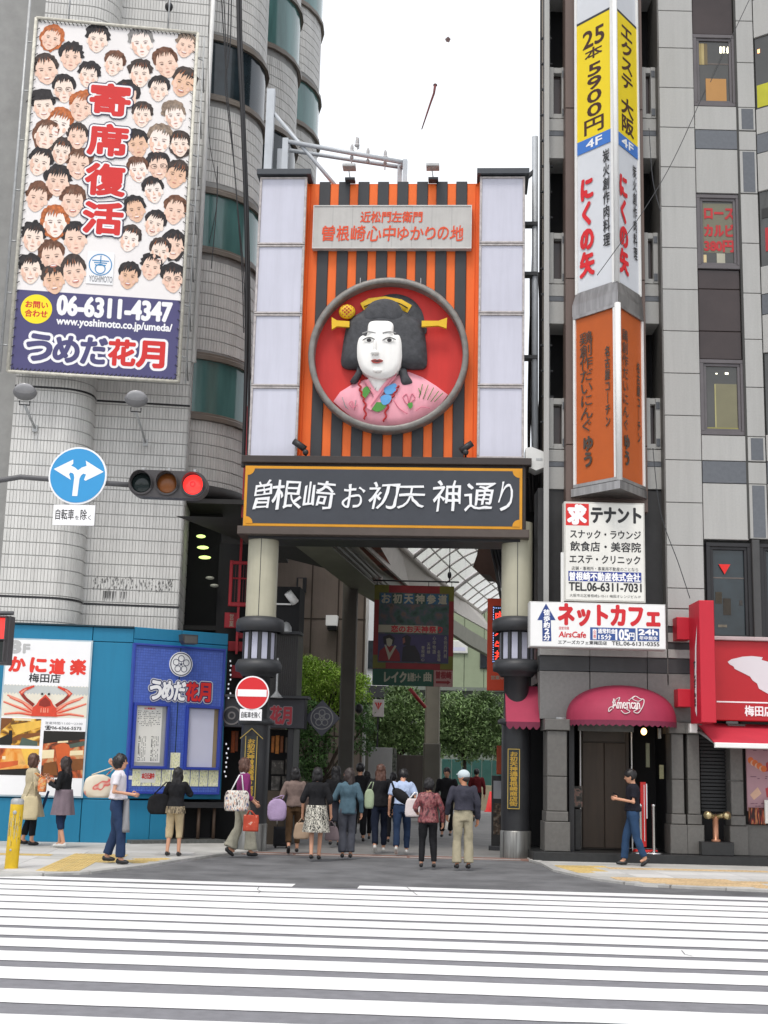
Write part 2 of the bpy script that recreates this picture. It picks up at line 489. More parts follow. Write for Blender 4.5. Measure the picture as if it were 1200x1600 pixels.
cr_ = MB()
for pts in ([(405, 1387), (402, 1391), (407, 1394), (404, 1397)], [(634, 1386), (640, 1391), (648, 1397), (652, 1400)], [(1065, 1487), (1070, 1493), (1082, 1496)]):
    for (x0, y0), (x1, y1) in zip(pts, pts[1:]):
        p, q = G(x0, y0), G(x1, y1); d = (q - p).normalized(); nn = Vector((-d.y, d.x, 0)) * 0.005
        cr_.add([(p + nn)[:2] + (0.0125,), (p - nn)[:2] + (0.0125,), (q - nn)[:2] + (0.0125,), (q + nn)[:2] + (0.0125,)], [(0, 1, 2, 3)])
cr_.build('crack', m_crack, zc)

# left and right pavements with kerbs and yellow guide tiles
def pavement(name, outline, top):
    g = MB(); g.slab(outline, 0.0, top); return struct(g.build(name, m_pave))
PT = 0.035
LP = [(-14, 17.9), (-5.07, 18.63), (-4.15, 19.25), (-3.55, 20.98), (-3.16, 22.49), (-2.80, 23.71), (-2.5, 24.3), (-2.2, 24.95), (-2.6, 25.6), (-2.9, 29), (-14, 29)]
lp = pavement('left_pavement', LP, PT)
RP = [(2.8, 24.3), (2.93, 23.5), (2.93, 22.0), (3.3, 20.55), (3.85, 19.62), (5.6, 19.2), (14, 19.75), (14, 27), (2.6, 27)]
rp = pavement('right_pavement', RP, PT)
def kerbs(parent, path, n):
    """kerb stones laid end to end along a path"""
    P = [Vector((x, y, 0)) for x, y in path]; L = [0]
    for a, b in zip(P, P[1:]): L.append(L[-1] + (b - a).length)
    def at(s):
        for i in range(len(P) - 1):
            if s <= L[i + 1]: return P[i].lerp(P[i + 1], (s - L[i]) / (L[i + 1] - L[i]))
        return P[-1]
    for i in range(n):
        a, b = at(L[-1] * i / n), at(L[-1] * (i + 1) / n); d = (b - a); l = d.length - 0.012; d.normalize()
        mb = MB().cbox(0, l, -0.07, 0.07, 0.0, PT + 0.012, 0.006)
        o = mb.build('kerb_stone', m_kerb, parent); o.location = a; o.rotation_euler = (0, 0, math.atan2(d.y, d.x))
kerbs(lp, LP[0:8], 22)
kerbs(rp, RP[0:7], 20)
# one tile with its raised studs
def tile_mesh(m, bars=False):
    mb = MB().cbox(-0.147, 0.147, -0.147, 0.147, 0, 0.006, 0.002)
    mb = MB(); mb.slab([(-.146, -.146), (.146, -.146), (.146, .146), (-.146, .146)], 0, 0.007)
    if bars:
        for i in range(4): mb.box(-0.12, 0.12, -0.11 + i * 0.066, -0.085 + i * 0.066, 0.007, 0.012)
    else:
        for i in range(4):
            for j in range(4): mb.box(-0.112 + i * 0.065, -0.086 + i * 0.065, -0.112 + j * 0.065, -0.086 + j * 0.065, 0.007, 0.012)
    return mb.mesh('tactile_tile', m)
tm, tm2, tb = tile_mesh(m_tact), tile_mesh(m_tact2), tile_mesh(m_tact, True)
def inside(p, poly):
    c = False
    for i in range(len(poly)):
        a, b = poly[i], poly[i - 1]
        if (a[1] > p[1]) != (b[1] > p[1]) and p[0] < (b[0] - a[0]) * (p[1] - a[1]) / (b[1] - a[1]) + a[0]: c = not c
    return c
def tiles(parent, region, ang, mesh, step=0.3, limit=200):
    c, s = math.cos(ang), math.sin(ang); k = 0
    for i in range(-40, 60):
        for j in range(-40, 140):
            u, v = i * step, j * step; x, y = c * u - s * v, s * u + c * v
            if inside((x, y), region) and k < limit and all(inside((x + a, y + b), LP if parent is lp else RP) for a, b in ((.19, .19), (-.19, .19), (.19, -.19), (-.19, -.19))):
                share(mesh, 'tactile_tile', parent, x, y, PT, ang); k += 1
def gp(l): return [tuple(G(x, y, PT)[:2]) for x, y in l]
tiles(lp, gp([(60, 1366), (104, 1334), (205, 1335), (205, 1339), (150, 1352), (138, 1366)]), rad(4), tm)
tiles(lp, gp([(202, 1347), (212, 1341), (297, 1341), (300, 1344), (262, 1352), (205, 1352)]), rad(30), tm)
tiles(lp, gp([(0, 1333.5), (92, 1335), (88, 1338), (0, 1336.5)]), rad(4), tb)
tiles(rp, gp([(866, 1352), (940, 1354), (940, 1363), (905, 1363)]), rad(8), tm)
tiles(rp, gp([(930, 1369), (1000, 1371), (1200, 1378), (1200, 1393), (1100, 1391), (990, 1383)]), rad(3), tm2)
tiles(rp, gp([(950, 1355), (1200, 1361), (1200, 1364), (950, 1358)]), rad(2), tm2)
# plain slabs between them
sm_ = MB(); sm_.slab([(-.295, -.295), (.295, -.295), (.295, .295), (-.295, .295)], 0, 0.004); sm_ = sm_.mesh('slab', m_slab)
def slabs(parent, region, ang, step=0.6):
    c, s = math.cos(ang), math.sin(ang)
    for i in range(-30, 30):
        for j in range(10, 80):
            u, v = i * step, j * step; x, y = c * u - s * v, s * u + c * v
            if inside((x, y), region) and all(inside((x + a, y + b), LP if parent is lp else RP) for a, b in ((.38, .38), (-.38, .38), (.38, -.38), (-.38, -.38))): share(sm_, 'slab', parent, x, y, PT, ang)
slabs(lp, gp([(0, 1368), (0, 1338), (85, 1339), (45, 1368)]), rad(4))
slabs(lp, gp([(-60, 1334), (-60, 1326), (320, 1330), (320, 1336), (110, 1333)]), rad(4))
slabs(rp, gp([(945, 1360), (1260, 1365), (1260, 1376), (1000, 1369), (940, 1366)]), rad(3))
# ================================================================== LEFT TILED BUILDING
m_joint = mat('tile_joint', (0.32, 0.32, 0.31, 1), 0.9, var=0.1)
m_tile = mat('wall_tile', (0.66, 0.655, 0.63, 1), 0.55, var=0.05, scale=1.2, island=0.035, dirt=0.22, spec=0.4)
m_trim = mat('brown_trim', (0.17, 0.145, 0.12, 1), 0.45, var=0.12)
m_teal = mat('teal_glass', (0.085, 0.19, 0.18, 1), 0.12, var=0.35, scale=0.8, stretch=(2, 2, 0.3), spec=0.8)
m_dteal = mat('dark_glass', (0.018, 0.028, 0.034, 1), 0.1, var=0.3, spec=0.7)
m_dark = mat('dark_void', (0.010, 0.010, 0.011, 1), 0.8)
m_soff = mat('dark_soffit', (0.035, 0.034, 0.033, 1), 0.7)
m_galv = mat('galvanised', (0.42, 0.43, 0.43, 1), 0.5, metal=0.35, var=0.15, scale=9)
m_white = mat('white_paint', (0.78, 0.78, 0.76, 1), 0.5, var=0.05)
m_black = mat('black_paint', (0.02, 0.02, 0.022, 1), 0.45, var=0.15)

LB = Frame(-5.95, 27.0, 7.5)
lbt = thing('tiled_building', 'tall pale grey tiled building with rounded piers behind the billboard of faces', 'building', LB)
U = lambda x, y, d=0.0: LB.uz(x, y, d)[0]
u_corner = U(292, 700)               # right-hand arris of the flat wall
u_pier = U(137, 800, -0.0)           # where the rounded pier ends
u_left = U(8, 800, -0.8)
PD = 0.80                            # how far the pier stands proud
def wall_path():
    """plan of the street face, left to right: pier front, rounded corner, flat wall, side wall"""
    pts = [(u_left - 2.6, -PD + .9), (u_left - 0.02, -PD + .9), (u_left, -PD)]
    r = 0.62
    pts.append((u_pier - r, -PD))
    for k in range(1, 8):
        a = PI / 2 * k / 7
        pts.append((u_pier - r + r * math.sin(a), -PD + r * (1 - math.cos(a))))
    pts.append((u_pier + 0.01, 0)); pts.append((u_corner, 0.0)); pts.append((u_corner + 0.10, 1.6))
    return pts
def sweep_wall(parent, path, z0, z1, m, name='wall', dy=0.0):
    mb = MB(); n = len(path)
    mb.add([(x, y, z0) for x, y in path] + [(x, y, z1) for x, y in path], [(i, i + 1, n + i + 1, n + i) for i in range(n - 1)])
    return mb.build(name, m, parent)
def tile_rows(parent, path, z0, z1, rh, tw, m, name='tiles', proud=0.012, gap=0.008, course=1, skip=None):
    """long narrow wall tiles set upright along a plan path, each with its own edges; the joints stay recessed"""
    P = [Vector((x, y, 0)) for x, y in path]; L = [0]
    for a, b in zip(P, P[1:]): L.append(L[-1] + (b - a).length)
    def at(s):
        for i in range(len(P) - 1):
            if s <= L[i + 1] + 1e-9:
                t = (s - L[i]) / (L[i + 1] - L[i]); d = (P[i + 1] - P[i]).normalized()
                return P[i].lerp(P[i + 1], t), Vector((d.y, -d.x, 0))
        return P[-1], Vector((1, 0, 0))
    nc = int(L[-1] / tw); mb = MB(); nr = int((z1 - z0) / rh)
    cols = []
    for i in range(nc):
        a, na = at(i * tw + gap * .3); b, nb = at((i + 1) * tw - gap * .3)
        cols.append((a, b, (na + nb).normalized()))
    for r in range(nr):
        za, zb = z0 + r * rh + gap * 1.1, z0 + (r + 1) * rh - gap * 1.1
        for a, b, nn in cols:
            if skip and skip(a, za): continue
            q = nn * proud; e = (b - a).normalized() * 0.004
            mb.add([(a.x, a.y, za), (b.x, b.y, za), (b.x, b.y, zb), (a.x, a.y, zb),
                    (a.x + q.x + e.x, a.y + q.y + e.y, za + .004), (b.x + q.x - e.x, b.y + q.y - e.y, za + .004), (b.x + q.x - e.x, b.y + q.y - e.y, zb - .004), (a.x + q.x + e.x, a.y + q.y + e.y, zb - .004)],
                   [(4, 5, 6, 7), (0, 1, 5, 4), (1, 2, 6, 5), (2, 3, 7, 6), (3, 0, 4, 7)])
    return mb.build(name, m, parent, kind='stuff')
wp = wall_path()
sweep_wall(lbt, wp, 0.0, 24, m_joint)
tile_rows(lbt, wp[2:], 3.2, 22.5, 0.262, 0.0655, m_tile)
# wide dark shadow joints every few storeys
for z in (LB.uz(250, 948)[1], LB.uz(250, 632)[1]):
    mb = MB(); n = len(wp)
    off = [(x + (.02 if i > 1 else 0) * min(1, (y + PD) / .3), y - 0.016) for i, (x, y) in enumerate(wp[2:-1])]
    m_ = len(off)
    mb.add([(x, y, z - .022) for x, y in off] + [(x, y, z + .022) for x, y in off], [(i, i + 1, m_ + i + 1, m_ + i) for i in range(m_ - 1)])
    mb.build('shadow_joint', m_black, lbt)
# pale metal corner strip rising at the upper right arris
MB().tube([(u_corner + .05, 0.0, 10), (u_corner + .05, 0.0, 22.4)], 0.05, 8).build('corner_strip', m_white, lbt)
# faded mark of removed lettering on the tiles
random.seed(5)
gm = MB(); x0, x1, z0, z1 = LB.rect(145, 905, 270, 925)
for i in range(170):
    x = random.uniform(x0, x1); z = random.uniform(z0, z1); s = random.uniform(0.01, 0.05)
    gm.add([(x, -.016, z), (x + s * .5, -.016, z + s * .2), (x + s * .35, -.016, z + s * 1.6), (x - s * .1, -.016, z + s)], [(0, 1, 2, 3)])
x0, x1, z0, z1 = LB.rect(160, 924, 200, 934)
for i in range(26):
    x = random.uniform(x0, x1); gm.add([(x, -.016, z0 - .15 * random.random()), (x + .012, -.016, z0), (x + .02, -.016, z1), (x, -.016, z1)], [(0, 1, 2, 3)])
gm.build('stain', mat('stain_grey', (0.20, 0.20, 0.195, 1), 0.9, var=0.2), lbt, kind='stuff')

# rounded bays behind, one after the other along the alley
def bay(parent, cx, cy, r, z0, z1, windows, a0, a1, glass=None):
    n = 14
    path = [(cx + r * math.cos(a0 + (a1 - a0) * i / n), cy + r * math.sin(a0 + (a1 - a0) * i / n)) for i in range(n + 1)]
    sweep_wall(parent, path, z0, z1, m_joint)
    tile_rows(parent, path, z0, z1, 0.262, 0.0655, m_tile, skip=lambda a, z: any(w0 - 0.3 < z < w1 + 0.05 for w0, w1, g_ in windows))
    for w0, w1, g_ in windows:
        mb = MB(); rr = r + 0.02
        pp = [(cx + rr * math.cos(a0 + (a1 - a0) * i / n), cy + rr * math.sin(a0 + (a1 - a0) * i / n)) for i in range(n + 1)]
        k = len(pp)
        mb.add([(x, y, w0) for x, y in pp] + [(x, y, w1) for x, y in pp], [(i, i + 1, k + i + 1, k + i) for i in range(k - 1)], 0, True)
        wo = mb.build('window', g_, parent)
        for zz in (w0, w1):
            t = MB()
            for j, (ra, za, rb, zb) in enumerate(((.02, -.09, .10, -.09), (.10, -.09, .10, .0), (.10, 0, .06, .03), (.06, .03, .06, .07), (.06, .07, .02, .09))):
                A = [(cx + (r + ra) * math.cos(a0 + (a1 - a0) * i / n), cy + (r + ra) * math.sin(a0 + (a1 - a0) * i / n), zz + za) for i in range(n + 1)]
                B = [(cx + (r + rb) * math.cos(a0 + (a1 - a0) * i / n), cy + (r + rb) * math.sin(a0 + (a1 - a0) * i / n), zz + zb) for i in range(n + 1)]
                t.add(A + B, [(i, i + 1, k + i + 1, k + i) for i in range(k - 1)], 0, True)
            t.build('ledge', m_trim, wo)
        # mullion where the glass meets the next bay
        t = MB(); t.tube([(pp[-3][0], pp[-3][1], w0 + .08), (pp[-3][0], pp[-3][1], w1 - .08)], 0.025, 6); t.build('mullion', m_white, wo)
def zat(x, y, Y): return AT(x, y, Y).z
# bay positions: right-hand silhouette of each bay at mid height
Bs = []
for (xs, ys, Y, r) in ((408, 260, 29.2, 1.55), (464, 150, 32.6, 1.75), (498, 150, 36.6, 2.1)):
    p = AT(xs, ys, Y); Bs.append((p.x - r, Y, r))
bt = thing('curved_bay_tower', 'grey tiled tower with rounded bays and bands of teal windows left of the sky', 'building', loc=(0, 0, 0))
wins = [
    [(zat(380, 162, 28), zat(380, 70, 28), m_dteal), (zat(375, 398, 28), zat(375, 306, 28), m_teal), (zat(350, 655, 28), zat(350, 562, 28), m_teal)],
    [(zat(440, 80, 31.5), zat(440, -12, 31.5), m_teal), (zat(430, 300, 31.5), zat(430, 202, 31.5), m_dteal)],
    [(zat(480, 12, 35.5), zat(480, -60, 35.5), m_teal), (zat(480, 198, 35.5), zat(480, 128, 35.5), m_teal)],
]
for (cx, cy, r), wn in zip(Bs, wins):
    bay(bt, cx, cy, r, 7.3 if cy < 30 else 8.5, 26, wn, -PI * 0.78, PI * 0.25)
# soffit and dark covered passage under the bays
b0 = Bs[0]
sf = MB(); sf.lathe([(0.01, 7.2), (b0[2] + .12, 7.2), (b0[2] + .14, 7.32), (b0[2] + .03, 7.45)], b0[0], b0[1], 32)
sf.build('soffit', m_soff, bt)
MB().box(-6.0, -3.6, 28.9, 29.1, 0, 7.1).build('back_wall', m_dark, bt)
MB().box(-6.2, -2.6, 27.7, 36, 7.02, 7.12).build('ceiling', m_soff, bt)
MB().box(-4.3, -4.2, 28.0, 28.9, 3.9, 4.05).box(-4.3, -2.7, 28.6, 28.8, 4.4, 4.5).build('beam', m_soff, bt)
m_green = mat('lamp_green', (0.75, 1.0, 0.30, 1), 0.4, emit=1.3)
m_dim = mat('lamp_dim', (0.35, 0.36, 0.30, 1), 0.4, emit=0.12)
for i, (x, y, w_, mm) in enumerate(((314, 838, 15, m_green), (317, 855.5, 19, m_green), (320, 871, 20, m_green), (328, 903, 14, m_dim), (335, 915, 14, m_dim))):
    p = AT(x, y, 28.0); k = w_ * 28.0 / FPX / 2
    o = MB().ell((0, 0, 0), (k, 0.10, 0.035), 14, 6).build('ceiling_light', mm)
    o.location = p
    tag(o, ['topmost bright green oval lamp in the dark passage behind the tiled corner', 'middle bright green oval lamp in the dark passage behind the tiled corner', 'lowest bright green oval lamp in the dark passage behind the tiled corner', 'upper of the two faint grey oval lamps in the dark passage', 'lower of the two faint grey oval lamps in the dark passage'][i], 'lamp', 'lamps in the dark passage')
# dark side-alley gap between the flat wall and the bays
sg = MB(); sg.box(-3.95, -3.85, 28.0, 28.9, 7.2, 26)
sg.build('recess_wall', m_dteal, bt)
# the grey metal clad building at the far left
mcl = mat('grey_cladding', (0.56, 0.575, 0.61, 1), 0.5, metal=0.0, var=0.08, scale=1.0, obj=0.05, dirt=.15)
MT = Frame(-9.95, 26.9, 7.5)
cb = thing('metal_clad_building', 'blue grey metal clad building at the left edge beside the billboard', 'building', MT)
MB().box(-4, 1.62, 0.05, 6, 0, 24).build('wall', mat('cladding_joint', (0.05, 0.05, 0.055, 1), 0.8), cb)
px_ = MB().cbox(0, 1.36, -0.03, 0.05, 0, 3.0, 0.012).mesh('panel', mcl)
for i in range(-2, 1):
    for j in range(8): share(px_, 'panel', cb, i * 1.38 + 0.22, 0, j * 3.02 + 0.4)

# ------------------------------------------------------------------ billboard of faces
BD = -PD - 0.45
bb = thing('face_billboard', 'big framed billboard of many printed faces over a purple band, hung on the tiled wall', 'billboard', LB)
def bp(x, y, d=BD): return LB.uz(x, y, d)
c1, c2, c3, c4 = bp(56, 31), bp(311, 51), bp(277, 596), bp(13, 582)
bx0, bx1 = (c1[0] + c4[0]) / 2, (c2[0] + c3[0]) / 2
bz0, bz1 = (c4[1] + c3[1]) / 2, (c1[1] + c2[1]) / 2
m_post = mat('poster_white', (0.83, 0.80, 0.785, 1), 0.55, var=0.035, scale=0.9)
m_purp = mat('poster_purple', H('#4a4773'), 0.5, var=0.05)
m_red = mat('sign_red', H('#d9322e'), 0.5, var=0.04)
m_navy = mat('sign_navy', H('#23275c'), 0.5, var=0.05)
m_yel = mat('sign_yellow', H('#f5e021'), 0.5, var=0.03)
m_outl = mat('print_dark_blue', H('#2c2d4a'), 0.5, var=0.03)
m_wpr = mat('print_white', (0.86, 0.86, 0.87, 1), 0.5, var=0.02)
m_lblue = mat('print_blue', H('#2f86bd'), 0.5, var=0.02)
m_gpr = mat('print_grey', H('#8a8c90'), 0.5, var=0.02)
m_bpr = mat('print_black', (0.02, 0.02, 0.022, 1), 0.5, var=0.1)
m_redp = mat('print_red', H('#cf2a28'), 0.5, var=0.04)
poster = MB().box(bx0 + .05, bx1 - .05, BD, BD + .03, bz0 + .05, bz1 - .05).build('poster', m_post, bb)
W, Hh = bx1 - bx0, bz1 - bz0
def PB(sx, sy):
    """photo position on the poster -> local"""
    return bp(sx, sy, BD)
zs = (PB(40, 457)[1] + PB(283, 466)[1]) / 2
MB().box(bx0 + .052, bx1 - .052, BD - .004, BD - .001, bz0 + .052, zs).build('purple_band', m_purp, poster)
fr = MB()
for a, b in (((bx0, bz0), (bx1, bz0)), ((bx1, bz0), (bx1, bz1)), ((bx1, bz1), (bx0, bz1)), ((bx0, bz1), (bx0, bz0))):
    fr.tube([(a[0], BD - .03, a[1]), (b[0], BD - .03, b[1])], 0.035, 8)
fr.build('frame', mat('cream_tube', (0.60, 0.58, 0.50, 1), 0.5, var=0.2, scale=12), bb)
fr = MB()
ox = bx0 - .16
fr.tube([(ox, BD, bz0), (ox, BD, bz1 + 1.2)], .03, 6)
fr.tube([(bx1 + .14, BD + .1, bz0), (bx1 + .14, BD + .1, bz1)], .02, 6)
for k in range(7):
    z = bz0 + (bz1 - bz0) * (k + .5) / 7
    fr.tube([(bx0, BD, z), (ox, BD, z)], .018, 6)
    fr.tube([(bx1, BD, z), (bx1 + .14, BD + .1, z), (bx1 + .16, -.1, z - .18)], .018, 6)
fr.build('mounting_frame', m_galv, bb)
ci = MB()                               # lacing between sheet and frame
for k in range(40):
    t = (k + .5) / 40; z = bz0 + (bz1 - bz0) * t; x = bx0 + (bx1 - bx0) * t
    for a, b in (((bx0, z), (bx0 + .09, z + .07)), ((bx1, z), (bx1 - .09, z + .07)), ((x, bz0), (x + .07, bz0 + .09)), ((x, bz1), (x + .07, bz1 - .09))):
        ci.tube([(a[0], BD - .035, a[1]), (b[0], BD - .02, b[1])], .008, 4)
ci.build('lacing', m_black, bb, kind='stuff')
# two hangers above the frame
for sx in (108, 264):
    x = bp(sx, 20)[0]; MB().tube([(x, BD, bz1), (x, BD, bz1 + 1.3)], .018, 6).build('hanger', m_galv, bb)

# printed portraits: invented faces, each a flat print with its own hair, tone and expression
skin_t = [mat('skin_print_%s' % n_, H(c), 0.6, var=0.03) for n_, c in (('pale', '#f3dfd0'), ('rosy', '#efcfbb'), ('tan', '#e6bda0'), ('fair', '#f7e8de'))]
hair_t = [mat('hair_print_%s' % n_, H(c), 0.7, var=0.5, scale=14) for n_, c in (('black', '#2e2b2d'), ('dark', '#443a36'), ('brown', '#6e4a38'), ('auburn', '#b8683a'), ('ash', '#8d7b6b'), ('grey', '#8c8a88'))]
m_lip = mat('lip_print', H('#c98578'), 0.6); m_eye = mat('eye_print', H('#5a4540'), 0.6); m_shade = mat('cheek_print', H('#ebc3ae'), 0.6); m_teeth = mat('teeth_print', H('#f4f0ec'), 0.6)
def portrait(cx, cz, s, seed, hair, tone, style, tilt=0.0, smile=0):
    R_ = random.Random(seed); mb = MB()
    c, sn = math.cos(tilt), math.sin(tilt)
    def q(x, z): return (cx + s * (x * c - z * sn), cz + s * (x * sn + z * c))
    yy = [BD - .006 - (seed % 9) * .0006]
    def nxt(): yy[0] -= .0012; return yy[0]
    n = 34
    # hair mass
    pts = []
    for i in range(n):
        a = 2 * PI * i / n; sp = 1 + R_.uniform(-.05, .12) * (1.5 if style == 'spiky' else .7)
        rx, rz = 0.48, 0.50
        x = rx * math.cos(a) * sp; z = 0.24 + rz * math.sin(a) * sp
        if style == 'long' and z < 0.2: x *= 1.12; z = z * 1.9 - 0.1
        elif style != 'long' and z < 0.12: z = 0.12 + (z - .12) * .55; x *= .93
        pts.append(q(x, z))
    mb.poly(pts, nxt(), 1)
    # ears and neck
    for e in (-1, 1): mb.poly([q(e * .375 + .05 * math.cos(2 * PI * i / 8), -.05 + .12 * math.sin(2 * PI * i / 8)) for i in range(8)], nxt(), 0)
    jaw = R_.uniform(.30, .40); face = []
    for i in range(28):
        a = 2 * PI * i / 28; x = .37 * math.cos(a); z = .03 + .56 * math.sin(a)
        if z < -.1: x *= 1 - (.62 - jaw) * ((-.1 - z) / .5)
        face.append(q(x, z))
    mb.poly(face, nxt(), 0)
    mb.poly([q(-.36, .1), q(-.35, -.15), q(-.27, -.36), q(-.10, -.50), q(-.17, -.34), q(-.25, -.12), q(-.29, .12)], nxt(), 5)
    mb.poly([q(-.06, -.40), q(.06, -.40), q(.03, -.43), q(-.03, -.43)], nxt(), 5)
    # fringe
    fz = R_.uniform(.30, .44); fr_ = [q(-.39, .10), q(-.42, .4), q(-.25, .64), q(.05, .69), q(.28, .62), q(.42, .4), q(.40, .10), q(.35, fz)]
    m_ = 7
    for i in range(m_):
        x = .32 - .64 * (i + .5) / m_; fr_.append(q(x + .04, fz + R_.uniform(.02, .14))); fr_.append(q(x - .05, fz - R_.uniform(-.04, .16)))
    fr_.append(q(-.35, fz))
    mb.poly(fr_, nxt(), 1)
    hl = nxt()
    for i in range(5):
        x = R_.uniform(-.3, .25); mb.poly([q(x, .38), q(x + .02, .38), q(x * .75 + .03, .60)], hl, 6)
    y0 = nxt()
    def ell(x, z, rx, rz, mi, k=10): mb.poly([q(x + rx * math.cos(2 * PI * i / k), z + rz * math.sin(2 * PI * i / k)) for i in range(k)], nxt(), mi)
    yy[0] = y0
    for e in (-1, 1):
        ell(e * .235, -.15, .06, .10, 5); yy[0] = y0 - .0012
        ell(e * .155, .05, .062, .020, 2); yy[0] = y0
        mb.poly([q(e * .08, .125), q(e * .16, .15), q(e * .25, .13), q(e * .25, .115), q(e * .16, .13), q(e * .08, .11)], y0 - .0012, 1 if hair < 3 else 2)
    mb.poly([q(-.015, .04), q(.03, -.10), q(.07, -.15), q(-.05, -.15)], y0 - .0012, 5)
    if smile:
        ell(0, -.29, .125, .065 if smile > 1 else .035, 3, 12); yy[0] = y0 - .002
        ell(0, -.275, .10, .025, 4, 12)
    else: ell(0, -.29, .085, .020, 3, 10)
    if style == 'glasses':
        for e in (-1, 1):
            for i in range(12):
                a, b = 2 * PI * i / 12, 2 * PI * (i + 1) / 12
                mb.poly([q(e * .19 + .13 * math.cos(a), .05 + .10 * math.sin(a)), q(e * .19 + .13 * math.cos(b), .05 + .10 * math.sin(b)), q(e * .19 + .115 * math.cos(b), .05 + .085 * math.sin(b)), q(e * .19 + .115 * math.cos(a), .05 + .085 * math.sin(a))], y0 - .004, 2)
    if style == 'hat':
        mb.poly([q(-.68, .22), q(-.45, .32), q(.4, .34), q(.68, .25), q(.62, .38), q(.42, .44), q(.34, .74), q(0, .80), q(-.36, .74), q(-.44, .44), q(-.62, .34)], y0 - .004, 1)
    mb.build('portrait', [skin_t[tone], hair_t[hair], m_eye, m_lip, m_teeth, m_shade, hair_t[min(5, hair + 2)]], poster)
FACES = [  # photo x, y of the head centre, hair, tone, style, smile
 (80, 62, 3, 1, 'long', 0), (152, 64, 0, 0, 'spiky', 0), (221, 70, 5, 3, 'short', 0), (290, 74, 4, 1, 'spiky', 1), (111, 92, 0, 1, 'spiky', 0), (72, 112, 1, 1, 'short', 1),
 (178, 102, 2, 0, 'short', 0), (219, 118, 1, 0, 'spiky', 0), (260, 102, 2, 1, 'short', 0), (138, 120, 0, 0, 'spiky', 0), (100, 142, 0, 0, 'glasses', 0), (286, 132, 1, 2, 'short', 2),
 (248, 142, 0, 0, 'short', 0), (68, 168, 0, 0, 'hat', 1), (127, 170, 3, 1, 'spiky', 0), (222, 182, 1, 0, 'short', 1), (273, 183, 4, 3, 'spiky', 0), (72, 214, 2, 0, 'long', 0), (121, 216, 1, 1, 'short', 1),
 (215, 228, 0, 2, 'short', 0), (249, 222, 4, 3, 'short', 1), (281, 228, 1, 0, 'long', 1), (62, 256, 0, 0, 'short', 0), (123, 260, 2, 1, 'spiky', 1), (216, 268, 2, 3, 'short', 2), (275, 276, 1, 2, 'short', 0),
 (90, 286, 0, 1, 'spiky', 1), (240, 300, 0, 3, 'short', 0), (58, 312, 2, 1, 'spiky', 0), (114, 318, 2, 1, 'short', 2), (212, 330, 0, 2, 'short', 1), (273, 332, 2, 1, 'short', 0), (86, 350, 3, 3, 'long', 0),
 (241, 352, 0, 0, 'short', 2), (52, 374, 0, 0, 'spiky', 0), (118, 376, 0, 1, 'short', 0), (202, 376, 1, 3, 'short', 0), (271, 386, 0, 1, 'long', 1), (82, 404, 2, 1, 'short', 2), (236, 420, 0, 1, 'spiky', 0),
 (48, 424, 0, 0, 'spiky', 1), (116, 428, 1, 1, 'short', 2), (201, 434, 0, 2, 'short', 2), (270, 438, 0, 1, 'glasses', 0),
 (196, 152, 0, 1, 'short', 1), (96, 240, 1, 0, 'spiky', 0), (248, 262, 0, 1, 'glasses', 1), (92, 196, 3, 3, 'short', 0), (250, 396, 1, 0, 'short', 1), (84, 440, 1, 2, 'short', 1)]
for i, (fx, fy, hr, tn, st, sm) in enumerate(FACES):
    x, z = PB(fx, fy); portrait(x, z, 0.475 + 0.045 * ((i * 7) % 3), i * 13 + 5, hr, tn, st, ((i * 37) % 11 - 5) * 0.05, sm)
# big red vertical title with dark and white outlines
for ch, yc in zip('寄席復活', (156, 219, 281, 341)):
    x0, z1 = PB(140 - (yc - 156) * .062, yc - 29); x1, z0 = PB(205 - (yc - 156) * .062, yc + 30)
    bxq = (x0 + .06, x1 - .06, z0 + .05, z1 - .05)
    for k, (bo, mm) in enumerate(((.12, m_outl), (.09, m_wpr), (.042, m_redp))):
        text(poster, ch, bxq, mm, BD - .02 - .003 * k, bold=bo, res=4)
# round emblem and small name
x, z = PB(157, 414)
MB().box(x - .27, x + .27, BD - .0145, BD - .013, z - .42, z + .28).build('emblem_ground', m_wpr, poster)
mb = MB(); mb.ring(x, z, .235, .215, BD - .018, BD - .016, 36); mb.ring(x, z - .09, .11, .09, BD - .0185, BD - .0165, 24)
mb.box(x - .17, x + .17, BD - .0185, BD - .0165, z + .075, z + .095); mb.box(x - .13, x + .13, BD - .0185, BD - .0165, z + .03, z + .05); mb.box(x - .01, x + .01, BD - .0185, BD - .0165, z + .03, z + .2)
mb.box(x - .11, x + .11, BD - .0187, BD - .0167, z - .02, z + 0.0)
mb.build('emblem', m_lblue, poster)
x0, z0 = PB(139, 440); x1, z1 = PB(176, 433)
text(poster, 'YOSHIMOTO', (x0, x1, z0, z1), m_gpr, BD - .018, bold=.01)
